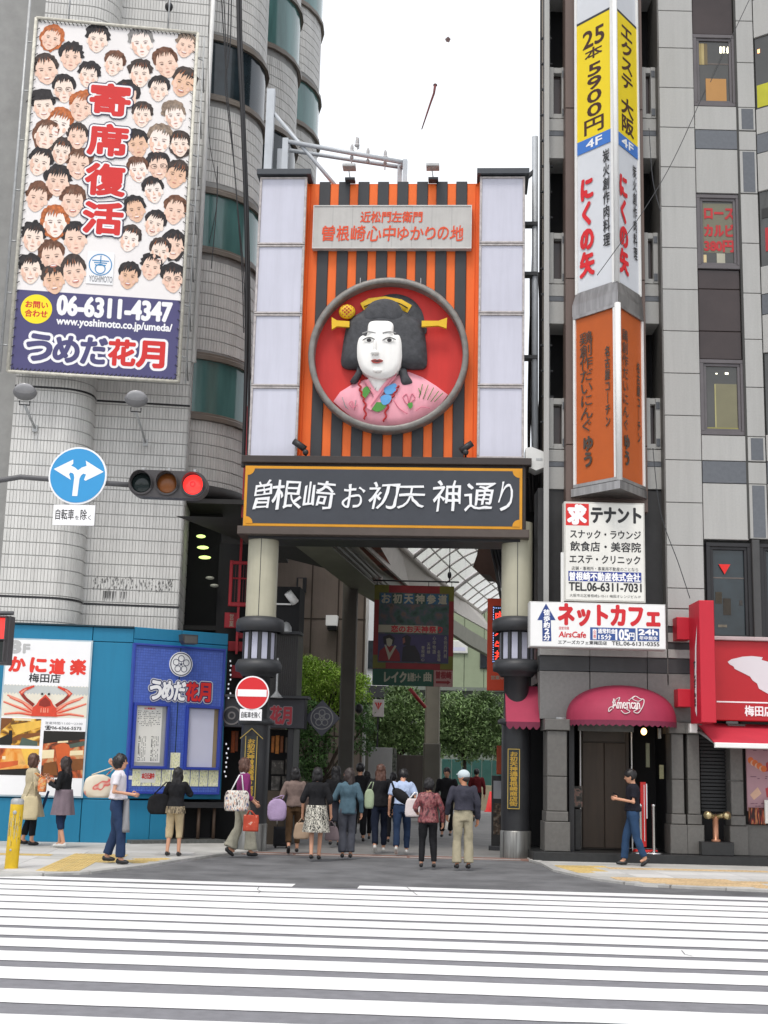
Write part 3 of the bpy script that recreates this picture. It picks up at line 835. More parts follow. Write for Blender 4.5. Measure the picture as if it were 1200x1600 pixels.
# band: yellow disc, phone number, address, theatre name
x, z = PB(57, 483)
MB().disc(x, z, .31, .31, BD - .007, BD - .004, 36).build('yellow_disc', m_yel, poster)
text(poster, 'お問い', (x - .22, x + .22, z + .02, z + .16), m_redp, BD - .009, bold=.03)
text(poster, '合わせ', (x - .22, x + .22, z - .17, z - .02), m_redp, BD - .009, bold=.03)
def pbox(xa, ya, xb, yb):
    xm, ym = (xa + xb) / 2, (ya + yb) / 2
    return (PB(xa, ym)[0], PB(xb, ym)[0], PB(xm, yb)[1], PB(xm, ya)[1])
text(poster, '06-6311-4347', pbox(90, 468, 268, 497), m_wpr, BD - .007, bold=.05)
text(poster, 'www.yoshimoto.co.jp/umeda/', pbox(88, 501, 269, 516), m_wpr, BD - .007, bold=.035)
def theatre_name(parent, bx, y, kana_in, kana_out, ground, s=1.0):
    x0, x1, z0, z1 = bx; w_ = x1 - x0
    xs = [x0 + w_ * t for t in (0.0, .19, .385, .585, .79, 1.0)]
    for i, ch in enumerate('うめだ花月'):
        q = (xs[i] + .02 * w_, xs[i + 1] - .0 * w_, z0, z1)
        lay = (((.13, ground), (.045, kana_in if i < 3 else m_redp)) if kana_out is None else ((.15, ground), (.105, kana_out), (.05, kana_in if i < 3 else m_redp)))
        for k, (bo, mm) in enumerate(lay):
            text(parent, ch, q, mm, y - .0035 * k, bold=bo, res=4)
theatre_name(poster, pbox(38, 529, 256, 568), BD - .007, m_purp, None, m_wpr)

# ------------------------------------------------------------------ flood lamps below the billboard
def wall_lamp(x, y, wy, label):
    """dish flood lamp on a bent arm"""
    p = LB.uz(x, y, -PD - .7); t = thing('flood_lamp', label, 'lamp', LB, (p[0], -PD - .7, p[1]), group='flood lamps under the billboard of faces')
    m = Matrix.Rotation(rad(35), 3, 'X')
    mb = MB(); mb.ell((0, 0, 0), (.235, .085, .17), 18, 10, 0, m); mb.build('lamp_head', mat('lamp_grey', (0.20, .20, .205, 1), .5, var=.15), t)
    mb = MB(); mb.ell((0, -.06, .035), (.20, .06, .14), 18, 8, 0, m); mb.build('lens', mat('lamp_lens', (0.33, .33, .34, 1), .2, var=.1), t)
    MB().tube([(-.1, .05, -.16), (-.1, .06, -.24), (.1, .06, -.24), (.1, .05, -.16)], .014, 6).build('bracket', m_black, t)
    mb = MB(); mb.tube([(0, .06, -.24), (.12, wy * .6, -.48), (.16, wy, -.56)], .026, 8); mb.box(.11, .21, wy - .02, wy + .05, -.64, -.50); mb.build('arm', m_galv, t)
wall_lamp(39, 613, .62, 'round grey flood lamp on a wall arm, left one below the billboard')
wall_lamp(213, 624, 1.3, 'round grey flood lamp on a wall arm, right one below the billboard')
# old fitting above the billboard
x, z = LB.uz(264, 12, -.35)
o = MB().tube([(x, -.35, z + .8), (x, -.35, z - .1)], .02, 6).ell((x, -.35, z + .02), (.09, .09, .11), 12, 8).build('cable_gland', m_black); LB.place(o)
tag(o, 'black knob on a short cable hanging just above the top of the billboard', 'cable fitting')

# overhead cables crossing the corner, in slack bundles
cb_ = thing('cable_bundle', 'bundle of slack black cables running down past the tiled corner', 'cables', loc=(0, 0, 0))
def cable(pts, Y, r=.02, parent=cb_, m=m_black, name='cable'):
    P = [AT(x, y, Y) for x, y in pts]; Q = []
    for i in range(len(P) - 1):
        p0, p1, p2, p3 = P[max(i - 1, 0)], P[i], P[i + 1], P[min(i + 2, len(P) - 1)]
        for k in range(6):
            t = k / 6; Q.append(0.5 * ((2 * p1) + (-p0 + p2) * t + (2 * p0 - 5 * p1 + 4 * p2 - p3) * t * t + (-p0 + 3 * p1 - 3 * p2 + p3) * t ** 3))
    Q.append(P[-1])
    return MB().tube(Q, r, 6, caps=False).build(name, m, parent)
for pts, r in (([(372, -20), (373, 60), (378, 170), (384, 330), (386, 470), (384, 600), (380, 730)], .045),
               ([(376, -20), (377, 60), (381, 170), (387, 330), (390, 500), (389, 620), (387, 730)], .03),
               ([(358, -20), (356, 60), (352, 130), (358, 190), (366, 260), (372, 340), (378, 420), (381, 520)], .013),
               ([(349, -20), (353, 70), (355, 140), (362, 210), (371, 320), (381, 430), (384, 560)], .013),
               ([(345, -20), (350, 60), (354, 110), (360, 60), (362, -20)], .014),
               ([(340, 260), (338, 330), (330, 420)], .010)):
    cable(pts, 26.6, r)
cable([(327, -20), (326, 200), (340, 300), (327, 380)], 27.0, .008)
# ================================================================== BLUE FRONTAGE AT THE LEFT
m_bluep = mat('teal_blue_panel', H('#2480a6', .92), 0.5, var=0.04, scale=.8, obj=0.04, dirt=.10, spec=.4)
m_bgap = mat('panel_gap', (0.012, 0.035, 0.05, 1), 0.8)
a0 = G(0, 1317)
BA = Frame(a0.x, a0.y, 6.5)
cU = BA.uz(197, 1200)[0]
pc = BA.o + BA.u * cU
BB = Frame(pc.x, pc.y, 30)
ft = thing('blue_frontage', 'teal blue panelled shop frontage with a dark base under the tiled wall', 'shop front', BA)
zt = BA.uz(80, 977)[1]; zj = BA.uz(80, 1000)[1]; zb = BA.uz(60, 1247)[1]; z00 = BA.uz(60, 1316)[1]
MB().box(-1.6, cU, .04, .5, 0, zt - .01).build('backing', m_bgap, ft)
ua, ub = BA.uz(136, 1130)[0], cU
uj = [-1.6, -0.62, ua, ub]
def cpan(parent, x0, x1, z0, z1, m=m_bluep, y0=0.0, y1=.045, name='panel', c=.008, g=.006):
    return MB().cbox(x0 + g, x1 - g, y0, y1, z0 + g, z1 - g, c).build(name, m, parent)
for i in range(len(uj) - 1):
    cpan(ft, uj[i], uj[i + 1], z00, zb); cpan(ft, uj[i], uj[i + 1], zb, zj); cpan(ft, uj[i], uj[i + 1], zj, zt)
MB().box(-1.6, cU + .02, -.03, .04, 0, z00 - .01).build('plinth', m_black, ft)
MB().box(-1.6, cU, -.05, .5, zt, zt + .03).build('coping', m_bgap, ft)
# angled section that carries the ticket window
ft2 = thing('ticket_booth_wall', 'angled teal blue wall with the mosaic ticket display', 'wall', BB)
e2 = BB.uz(352, 1100)[0]
zt2 = BB.uz(290, 985)[1]; zj2 = BB.uz(205, 998)[1]; zlo = BB.uz(230, 1250)[1]
# top follows the same height; lower right is an open dark recess with a counter on posts
MB().box(.01, e2, .5, .6, 0, zt2).build('back_wall', m_dark, ft2)
MB().box(.0, e2 + .02, .05, .5, zlo + .02, zt2 - .01).build('core', m_bgap, ft2)
cpan(ft2, 0.0, .55, z00, zlo); cpan(ft2, .55, .95, z00, zlo); 
cpan(ft2, 0, e2 * .5, zj2, zt2); cpan(ft2, e2 * .5, e2, zj2, zt2)
cpan(ft2, 0, e2, zlo + .02, zj2)
MB().box(0.1, e2, -.25, .5, 0, .10).build('plinth', mat('granite_plinth', (0.10, .105, .10, 1), .6, var=.3, scale=15), ft2)
MB().box(.95, e2 + .1, -.10, .45, zlo - .14, zlo - .03).build('counter', m_black, ft2)
for k in range(3): MB().tube([(1.25 + k * .33, .05, .1), (1.25 + k * .33, .05, zlo - .14)], .035, 8).build('counter_leg', mat('rust_steel', (0.10, .065, .045, 1), .5, var=.3), ft2)
# display case
m_mos = mat('mosaic_blue', H('#4e68ba'), 0.35, var=.05, island=.10)
m_deep = mat('deep_blue', H('#2a3f9c'), 0.35, var=.05)
x0, x1, z0, z1 = BB.rect(203, 995, 348, 1243, -.10)
z1 = BB.uz(275, 1009, -.1)[1]; z0 = BB.uz(275, 1241, -.1)[1]
dt = thing('ticket_display', 'blue mosaic display with a plum blossom crest, theatre name and two glazed notice cases', 'display board', BB)
MB().box(x0, x1, -.10, .0, z0, z1).build('body', mat('mosaic_joint', H('#4258a6'), .6), dt)
tl = MB(); st_ = .0515
def rects_skip(x, z): 
    return False
ni, nj = int((x1 - x0 - .08) / st_), int((z1 - z0 - .08) / st_)
for i in range(ni):
    for j in range(nj):
        X, Z = x0 + .04 + i * st_, z0 + .04 + j * st_
        tl.add([(X + .004, -.1, Z + .004), (X + st_ - .004, -.1, Z + .004), (X + st_ - .004, -.1, Z + st_ - .004), (X + .004, -.1, Z + st_ - .004),
                (X + .007, -.105, Z + .007), (X + st_ - .007, -.105, Z + .007), (X + st_ - .007, -.105, Z + st_ - .007), (X + .007, -.105, Z + st_ - .007)],
               [(4, 5, 6, 7), (0, 1, 5, 4), (1, 2, 6, 5), (2, 3, 7, 6), (3, 0, 4, 7)])
tl.build('mosaic', m_mos, dt, kind='stuff')
fr = MB()
for a in ((x0, x1, z1 - .04, z1), (x0, x1, z0, z0 + .04), (x0, x0 + .04, z0 + .04, z1 - .04), (x1 - .04, x1, z0 + .04, z1 - .04)):
    fr.cbox(a[0], a[1], -.13, -.10, a[2], a[3], .006)
fr.build('frame', m_deep, dt)
xm = (x0 + x1) / 2; MB().box(xm - .008, xm + .008, -.108, -.1, z0 + .04, z1 - .04).build('seam', m_bgap, dt)
# crest: five petalled blossom in a white ring
cx_, cz_ = BB.uz(282, 1038, -.1)
def blossom(parent, cx, cz, R_, y, line, fill, name='crest', petal=None):
    b = MB(); b.disc(cx, cz, R_, R_, y - .012, y, 40); b.build(name, fill, parent)
    l = MB(); l.ring(cx, cz, R_ * .93, R_ * .86, y - .016, y - .0125, 40)
    for k in range(5):
        a = PI / 2 + k * 2 * PI / 5; px, pz = cx + R_ * .46 * math.cos(a), cz + R_ * .46 * math.sin(a)
        l.ring(px, pz, R_ * .27, R_ * .225, y - .016 - .0006 * k, y - .0125, 20)
        l.tube([(cx, y - .016, cz), (cx + R_ * .2 * math.cos(a), y - .016, cz + R_ * .2 * math.sin(a))], R_ * .02, 4)
    l.disc(cx, cz, R_ * .08, R_ * .08, y - .02, y - .0125, 12)
    l.build(name + '_lines', line, parent)
blossom(dt, cx_, cz_, .245, -.12, mat('crest_line', H('#232a4c'), .5), m_wpr)
tb_ = BB.rect(233, 1066, 328, 1090, -.12)
theatre_name(dt, (BB.uz(233, 1077, -.12)[0], BB.uz(328, 1083, -.12)[0], BB.uz(280, 1094, -.12)[1], BB.uz(280, 1066, -.12)[1]), -.125, m_wpr, mat('logo_navy', H('#232b5e'), .5), mat('logo_silver', (.62, .63, .66, 1), .4))
m_alu = mat('aluminium', (0.42, .42, .40, 1), .35, metal=.6, var=.1)
m_paper = mat('paper', (0.74, .73, .68, 1), .7, var=.04)
m_lilac = mat('pale_lilac', (0.56, .57, .70, 1), .5, var=.03)
m_tan = mat('tan_side', H('#8c7b5c'), .5, var=.1)
def notice_case(xa, ya, xb, yb, paper, name):
    x0, x1 = BB.uz(xa, (ya + yb) / 2, -.12)[0], BB.uz(xb, (ya + yb) / 2, -.12)[0]
    z0, z1 = BB.uz((xa + xb) / 2, yb, -.12)[1], BB.uz((xa + xb) / 2, ya, -.12)[1]
    c = MB()
    for a in ((x0, x1, z1 - .05, z1), (x0, x1, z0, z0 + .05), (x0, x0 + .05, z0 + .05, z1 - .05), (x1 - .05, x1, z0 + .05, z1 - .05)): c.cbox(a[0], a[1], -.20, -.105, a[2], a[3], .006)
    co = c.build(name, m_deep, dt)
    MB().box(x0 + .05, x1 - .05, -.118, -.108, z0 + .05, z1 - .05).build('tray', m_alu if paper else m_tan, co)
    MB().box(x0 + .07, x1 - .14, -.123, -.119, z0 + (.12 if paper else .055), z1 - .06).build('sheet', m_paper if paper else m_lilac, co)
    return co, x0 + .07, x1 - .14, z0 + .12, z1 - .06
co, nx0, nx1, nz0, nz1 = notice_case(206, 1099, 262, 1201, True, 'notice_case')
notice_case(288, 1103, 343, 1203, False, 'notice_case')
pr = MB(); R_ = random.Random(4)
text(co, '公演案内', (nx0 + .15, nx1 - .15, nz1 - .06, nz1 - .02), m_redp, -.125, bold=.03)
for r in range(9):
    z = nz1 - .10 - r * .035
    xx = nx0 + .03
    while xx < nx1 - .05:
        w_ = R_.uniform(.01, .03)
        if R_.random() < .6: pr.box(xx, xx + w_, -.1245, -.1232, z, z + .012)
        xx += w_ + .012
for cxx in (nx0 + .07, nx0 + .33):
    for c_ in range(5):
        for r in range(20):
            if R_.random() < .78: pr.box(cxx + c_ * .034, cxx + c_ * .034 + (.024 if c_ == 0 else .012), -.1245, -.1232, nz0 + .03 + r * .024, nz0 + .045 + r * .024)
pr.build('print', m_bpr, co, kind='stuff')
# row of leaflets pinned below the cases
m_leaf_ = ramp_mat('leaflet_print', [(0.38, '#f0eedc'), (0.5, '#dfe0a0'), (0.56, '#e9e8d0'), (0.66, '#8f9088'), (0.72, '#ecebdc')], scale=26, stretch=(1.8, 1, .8), detail=2)
lx = [206, 221, 237, 252, 267, 282, 297, 311, 325, 342]
for i in range(9):
    za, zb_ = BB.uz((lx[i] + lx[i + 1]) / 2, 1202 + .2 * i, -.11)[1], BB.uz((lx[i] + lx[i + 1]) / 2, 1228 + .1 * i, -.11)[1]
    u0, u1 = BB.uz(lx[i], 1215, -.11)[0], BB.uz(lx[i + 1], 1215, -.11)[0]
    MB().box(u0 + .008, u1 - .008, -.114, -.107, zb_, za).build('leaflet', m_leaf_, dt)
u0, u1 = BB.uz(266, 1190, -.11)[0], BB.uz(281, 1190, -.11)[0]
MB().box(u0, u1, -.114, -.107, BB.uz(273, 1200, -.11)[1], BB.uz(273, 1176, -.11)[1]).build('leaflet', m_leaf_, dt)
q = (BB.uz(219, 1212, -.11)[0], BB.uz(243, 1212, -.11)[0], BB.uz(231, 1223, -.11)[1], BB.uz(231, 1203, -.11)[1])
no = MB().box(q[0], q[1], -.119, -.115, q[2], q[3]).build('notice', m_paper, dt)
text(no, '本日公演中', (q[0] + .03, q[1] - .03, q[2] + .07, q[3] - .06), m_redp, -.1205, bold=.05)
MB().box(BB.uz(199, 1215, -.11)[0], BB.uz(207, 1215, -.11)[0], -.112, -.107, BB.uz(203, 1218, -.11)[1], BB.uz(203, 1212, -.11)[1]).build('tag', m_paper, dt)
# flood lamp over the display
p = BB.uz(294, 1000, -.35)
dl = thing('display_lamp', 'dark box lamp mounted above the blue mosaic display', 'lamp', BB, (p[0], -.35, p[1]))
mb = MB(); mb.prism([(-.15, -.03), (-.17, .10), (.16, .10), (.16, -.08), (-.10, -.09)], -.12, .10); mb.build('housing', mat('lamp_dark', (0.045, .045, .05, 1), .4), dl)
MB().box(-.12, .14, -.125, -.12, -.07, .07).build('lens', mat('lamp_lens2', (0.10, .10, .10, 1), .2), dl)
MB().tube([(0, .1, 0), (0, .34, .0)], .02, 6).build('arm', m_black, dl)

# ------------------------------------------------------------------ crab restaurant poster
x0, x1 = BA.uz(4, 1120, -.05)[0], BA.uz(135, 1120, -.05)[0]
x0 = BA.uz(10, 1020, -.05)[0]; z1 = BA.uz(75, 1001, -.05)[1]; z0 = BA.uz(70, 1243, -.05)[1]
ct = thing('crab_poster', 'tall white crab restaurant poster with a red crab and interior pictures on the blue wall', 'poster', BA)
MB().box(x0 - .03, x1 + .03, -.045, .0, z0 - .03, z1 + .03).build('frame', mat('poster_frame', (.45, .55, .6, 1), .4), ct)
PP = MB().box(x0, x1, -.055, -.03, z0, z1).build('sheet', m_wpr, ct)
Wc, Hc = x1 - x0, z1 - z0
def fx(t): return x0 + Wc * t
def fz(t): return z1 - Hc * t
m_g8 = mat('print_light_grey', H('#b5b5b5'), .5, var=.02)
text(PP, '8', (fx(.03), fx(.16), fz(.085), fz(.01)), m_g8, -.058, bold=.06)
text(PP, 'F', (fx(.20), fx(.27), fz(.085), fz(.03)), m_g8, -.058, bold=.05)
for i, (ch, a, b, c, d) in enumerate((('か', .045, .23, .115, .205), ('に', .30, .48, .118, .208), ('道', .53, .70, .12, .215), ('楽', .775, .95, .12, .215))):
    text(PP, ch, (fx(a), fx(b), fz(d), fz(c)), mat('crab_red', H('#e0392c'), .5), -.058, bold=.055, brush=.05)
text(PP, '梅田店', (fx(.29), fx(.66), fz(.275), fz(.218)), m_bpr, -.058, bold=.02)
# saw-tooth band and sand-coloured crab picture
sand = MB(); sand.box(fx(0), fx(1), -.0565, -.0553, fz(.50), fz(.295)); sand.build('crab_picture', mat('sand_print', H('#e2dccb'), .5, var=.04), PP)
sw = MB()
sw.box(fx(0), fx(1), -.0578, -.057, fz(.345), fz(.30))
for k in range(26):
    a = fx(k / 26); b = fx((k + 1) / 26); sw.poly([(a, fz(.302)), ((a + b) / 2, fz(.292)), (b, fz(.302))], -.0575); sw.poly([(a, fz(.343)), ((a + b) / 2, fz(.356)), (b, fz(.343))], -.0575)
sw.build('grey_band', mat('band_print', H('#c0c4c2'), .5, var=.05), PP)
m_cr1, m_cr2, m_cr3 = mat('crab_print', H('#d4462f'), .5, var=.12, scale=14), mat('crab_print_light', H('#e99880'), .5, var=.1, scale=14), mat('crab_print_dark', H('#8c2a1e'), .5)
cm = MB()
def limb(pts, w0, w1, mi, y):
    P = [Vector((fx(a), 0, fz(b))) for a, b in pts]
    for i in range(len(P) - 1):
        d = (P[i + 1] - P[i]).normalized(); n_ = Vector((-d.z, 0, d.x))
        wa = w0 + (w1 - w0) * i / (len(P) - 1); wb = w0 + (w1 - w0) * (i + 1) / (len(P) - 1)
        cm.poly([((P[i] + n_ * wa).x, (P[i] + n_ * wa).z), ((P[i + 1] + n_ * wb).x, (P[i + 1] + n_ * wb).z), ((P[i + 1] - n_ * wb).x, (P[i + 1] - n_ * wb).z), ((P[i] - n_ * wa).x, (P[i] - n_ * wa).z)], y - .0002 * i, mi)
for s in (0, 1):
    f = (lambda a: a) if s == 0 else (lambda a: 1 - a)
    for k, pts in enumerate(([(f(.36), .445), (f(.20), .395), (f(.05), .362)], [(f(.35), .47), (f(.16), .435), (f(.01), .405)], [(f(.36), .485), (f(.2), .475), (f(.03), .485)], [(f(.36), .46), (f(.24), .41), (f(.08), .375)])):
        limb(pts, .032, .014, 1, -.059 - .0012 * k); limb([(a, b + .004) for a, b in pts], .014, .006, 0, -.0595 - .0012 * k)
    limb([(f(.37), .425), (f(.27), .385), (f(.215), .35)], .03, .03, 2, -.065); limb([(f(.20), .352), (f(.25), .325), (f(.36), .30)], .042, .018, 0, -.066)
    limb([(f(.21), .347), (f(.27), .32)], .018, .012, 1, -.067)
body = [(.35, .495), (.36, .44), (.40, .42), (.43, .39), (.46, .375), (.5, .352), (.54, .375), (.57, .39), (.6, .42), (.64, .44), (.65, .495)]
cm.poly([(fx(a), fz(b)) for a, b in body], -.068, 0)
cm.poly([(fx(a), fz(b)) for a, b in ((.43, .425), (.44, .395), (.5, .37), (.56, .395), (.57, .425), (.5, .435))], -.069, 2)
for a in (.46, .49, .51, .54): cm.poly([(fx(a - .008), fz(.47)), (fx(a + .008), fz(.47)), (fx(a + .004), fz(.44)), (fx(a - .004), fz(.44))], -.070, 1)
for a in (.46, .54): cm.poly([(fx(a - .015), fz(.356)), (fx(a + .015), fz(.356)), (fx(a + .01), fz(.343)), (fx(a - .01), fz(.343))], -.0705, 3)
cm.build('crab', [m_cr1, m_cr2, m_cr3, m_bpr], PP)
text(PP, '営業時間/11:00〜23:00', (fx(.52), fx(.96), fz(.545), fz(.527)), m_gpr, -.058)
text(PP, '☎06-6366-5575', (fx(.52), fx(.95), fz(.58), fz(.553)), m_bpr, -.058, bold=.02)
w1 = ramp_mat('room_picture_one', [(0.2, '#1d150c'), (0.42, '#6e4a18'), (0.5, '#d59a2e'), (0.62, '#f0d078'), (0.8, '#8a6a28')], scale=3.2, detail=5, stretch=(1, 1, 1.6), distort=.8)
w2 = ramp_mat('room_picture_two', [(0.25, '#3a2414'), (0.42, '#b8501e'), (0.5, '#e08a2c'), (0.62, '#e8b060'), (0.8, '#4a3a28')], scale=2.4, detail=4, distort=1.2)
w3 = ramp_mat('room_picture_three', [(0.2, '#10161a'), (0.42, '#4a2a1a'), (0.52, '#c0592c'), (0.62, '#caa070'), (0.8, '#3a4a48')], scale=3.4, detail=6, distort=1.0)
def picture(a0, a1, b0, b1, m, extra):
    o = MB().box(fx(a0), fx(a1), -.0575, -.056, fz(b1), fz(b0)).build('picture', m, PP)
    e = MB(); 
    for (p, mi) in extra: e.poly([(fx(a0 + (a1 - a0) * u), fz(b0 + (b1 - b0) * v)) for u, v in p], -.0585 - .0004 * len(e.f), mi)
    e.build('picture_detail', [mat('pic_dark', H('#1a1712'), .5, var=.2), mat('pic_gold', H('#e7b84e'), .5, var=.2), mat('pic_brown', H('#7c4a20'), .5, var=.25), mat('pic_cream', H('#e9d9b0'), .5, var=.1), mat('pic_orange', H('#cf5f2c'), .5, var=.2), mat('pic_green', H('#4b5a50'), .5, var=.2)], PP)
picture(.0, .47, .512, .685, w1, [([(0, 0), (.28, 0), (.28, .1), (0, .5)], 2), ([(.25, .25), (1, .05), (1, .3), (.4, .62)], 1), ([(.1, .9), (.45, .6), (1, .5), (1, .62), (.5, .8)], 2), ([(0, .75), (.2, .6), (.3, 1), (0, 1)], 0), ([(.22, .45), (.3, .45), (.32, .95), (.2, .95)], 0), ([(.32, .02), (.75, .02), (.75, .08), (.32, .08)], 3), ([(.55, .7), (.95, .85), (.95, 1), (.5, 1)], 5)])
picture(.0, .47, .705, .875, w2, [([(0, .55), (.5, .45), (.5, .62), (0, .8)], 4), ([(.1, .3), (.18, .3), (.18, .42), (.1, .42)], 3), ([(0, .82), (1, .7), (1, 1), (0, 1)], 0), ([(.55, 0), (1, 0), (1, .5), (.7, .6)], 1)])
picture(.51, 1.0, .587, .885, w3, [([(0, 0), (1, 0), (1, .16), (0, .28)], 0), ([(.3, .32), (.5, .24), (.7, .32), (.62, .9), (.42, .9)], 4), ([(.62, .28), (1, .2), (1, .3), (.66, .36)], 5), ([(.66, .42), (.98, .40), (.98, .5), (.66, .52)], 3), ([(0, .42), (.28, .40), (.28, .58), (0, .6)], 3), ([(.05, .7), (.35, .65), (.4, .95), (.05, .95)], 2), ([(.7, .6), (1, .58), (1, .82), (.72, .84)], 2), ([(.35, .22), (.6, .2), (.6, .24), (.35, .26)], 3)])
# ------------------------------------------------------------------ TRAFFIC SIGNAL ARM
TY = 20.4
TA = Frame(AT(200, 760, TY).x, TY, -2)
m_pole = mat('grey_pole', (0.10, .10, .105, 1), .5, var=.15)
sp = thing('signal_pole', 'grey pole and arm reaching in from the left edge to hold the signal', 'pole', TA)
pA, pB, pC = TA.uz(-140, 752), TA.uz(0, 750), TA.uz(203, 757)
MB().tube([(pA[0], .06, 0), (pA[0], .06, pA[1] + .5)], .11, 14).build('pole', m_pole, sp)
MB().tube([(pA[0], .06, pA[1] - .05), (pB[0], .06, pB[1] + .01), (TA.uz(30, 743)[0], .06, TA.uz(30, 744)[1]), (TA.uz(110, 750)[0], .06, TA.uz(110, 750)[1]), (pC[0] + .1, .06, pC[1])], .042, 10).build('arm', m_pole, sp)
# blue round sign
sg = thing('direction_sign', 'round blue sign with white left and right arrows over a small white plate', 'road sign', TA)
x, z = TA.uz(121, 743, -.05)
mb = MB(); mb.disc(x, z, .462, .462, -.04, -.01, 48); mb.build('sign_edge', m_wpr, sg)
MB().disc(x, z, .435, .435, -.046, -.041, 48).build('sign_face', mat('sign_blue', H('#3a9fdc', .85), .4, var=.02), sg)
mb = MB(); k = .00495 * 2
def S(pts): return [(x + (a - 361) * .00329, z - (b - 430) * .00329) for a, b in pts]
mb.poly(S([(342, 530), (346, 440), (343, 425), (336, 418), (326, 416), (320, 424), (331, 452), (244, 400), (335, 352), (337, 372), (327, 382), (345, 390), (362, 404), (380, 390), (402, 382), (396, 356), (486, 410), (402, 455), (394, 450), (402, 424), (388, 420), (378, 430), (372, 445), (367, 530)]), -.049)
mb.build('arrow', m_wpr, sg)
q = (TA.uz(83, 805, -.03)[0], TA.uz(148, 805, -.03)[0], TA.uz(115, 821, -.03)[1], TA.uz(115, 789, -.03)[1])
MB().cbox(q[0], q[1], -.035, -.015, q[2], q[3], .004).build('plate', m_wpr, sg)
wq = q[1] - q[0]
text(sg, '自転車', (q[0] + wq * .06, q[0] + wq * .50, q[2] + .09, q[3] - .07), m_bpr, -.0365, bold=.012)
text(sg, 'を', (q[0] + wq * .53, q[0] + wq * .63, q[2] + .09, q[3] - .17), m_bpr, -.0365)
text(sg, '除', (q[0] + wq * .66, q[0] + wq * .81, q[2] + .09, q[3] - .07), m_bpr, -.0365, bold=.012)
text(sg, 'く', (q[0] + wq * .84, q[0] + wq * .92, q[2] + .09, q[3] - .16), m_bpr, -.0365)
MB().box(x - .06, x + .06, -.01, .06, z - .3, z + .3).box(x - .2, x - .12, -.01, .0, z - .52, z - .36).box(x + .12, x + .2, -.01, .0, z - .52, z - .36).build('bracket', m_galv, sg)
# three-lamp signal
tl_ = thing('traffic_signal', 'horizontal traffic signal with its right lamp glowing red', 'traffic light', TA)
cc = [TA.uz(221, 754, -.15), TA.uz(261, 755, -.15), TA.uz(301.5, 757, -.15)]
x, z = cc[1]; dx = (cc[2][0] - cc[0][0]) / 2; r = .215
# housing follows the line of the three lamps
st = []
for k in range(13): a = PI / 2 + PI * k / 12; st.append((cc[0][0] + r * math.cos(a), cc[0][1] + r * math.sin(a)))
for k in range(13): a = -PI / 2 + PI * k / 12; st.append((cc[2][0] + r * math.cos(a), cc[2][1] + r * math.sin(a)))
m_sig = mat('signal_grey', (0.060, .055, .057, 1), .45, var=.12)
MB().prism(st, -.12, .10).build('housing', m_sig, tl_)
m_lamps = [mat('lens_green_off', (0.012, .02, .02, 1), .15), mat('lens_amber_off', (0.20, .065, .015, 1), .3, var=.1), mat('lens_red_lit', (1.0, .035, .03, 1), .3, emit=1.3)]
for k in range(3):
    lx_, lz_ = cc[k]
    b = MB(); b.ring(lx_, lz_, .188, .160, -.15, -.12, 30); b.build('bezel', m_sig, tl_)
    b = MB(); 
    # hood: upper shell that opens downwards
    n = 18; A = []; B = []
    for i in range(n + 1):
        a = -.30 * PI / 2 + (PI + .6 * PI / 2) * i / n
        A.append((lx_ + .178 * math.cos(a), -.14, lz_ + .178 * math.sin(a)))
        B.append((lx_ + .172 * math.cos(a), -.14 - .17 * max(.25, math.sin(a) * .6 + .45), lz_ + .172 * math.sin(a)))
    A2 = [(lx_ + (p[0] - lx_) * .95, p[1], lz_ + (p[2] - lz_) * .95) for p in A]; B2 = [(lx_ + (p[0] - lx_) * .95, p[1], lz_ + (p[2] - lz_) * .95) for p in B]
    b.add(A + B, [(i, i + 1, n + 2 + i, n + 1 + i) for i in range(n)], 0, True)
    b.add(A2 + B2, [(i, n + 1 + i, n + 2 + i, i + 1) for i in range(n)], 0, True)
    b.add(B + B2, [(i, i + 1, n + 2 + i, n + 1 + i) for i in range(n)], 0, True)
    b.build('visor', m_sig, tl_)
    MB().lathe([(0.001, .05), (.06, .045), (.12, .03), (.16, 0)], 0, 0, 28).build('lens', m_lamps[k], tl_)
    o = [c for c in tl_.children if c.name.startswith('lens')][-1]; o.rotation_euler = (PI / 2, 0, 0); o.location = (lx_, -.125, lz_)
    if k == 2:
        g2 = MB(); g2.ring(lx_, lz_, .045, .03, -.183, -.178, 20); g2.build('lens_ring', mat('lens_ring', (0.8, .02, .03, 1), .3), tl_)
    b = MB(); b.box(lx_ - .018, lx_ + .018, -.06, 0, lz_ + r - .01, lz_ + r + .05); b.build('bolt', m_galv, tl_)
# pedestrian signal cut by the left edge
PY = 18.6; TP = Frame(AT(5, 995, PY).x, PY, -3)
pt = thing('pedestrian_signal', 'dark pedestrian signal with a red lamp cut by the left picture edge', 'traffic light', TP)
x0, x1, z0, z1 = TP.rect(-22, 962, 14, 1038, -.1)
MB().cbox(x0, x1, -.12, .1, z0, z1, .02).build('housing', m_sig, pt)
for (a, b, mm) in ((z0 + (z1 - z0) * .52, z1 - .035, m_lamps[2]), (z0 + .035, z0 + (z1 - z0) * .48, m_lamps[0])):
    MB().cbox(x0 + .04, x1 - .05, -.128, -.115, a, b, .01).build('lens', mm, pt)
    MB().box(x0 + .01, x1 - .01, -.25, -.12, b + .005, b + .022).box(x1 - .03, x1 - .015, -.24, -.12, a, b).build('visor', m_sig, pt)
MB().tube([(x0 - .4, 0, z1 + .04), (x1, 0, z1 + .05)], .03, 8).tube([(x0 - .4, 0, 0), (x0 - .4, 0, z1 + .3)], .06, 10).build('bracket', m_pole, pt)
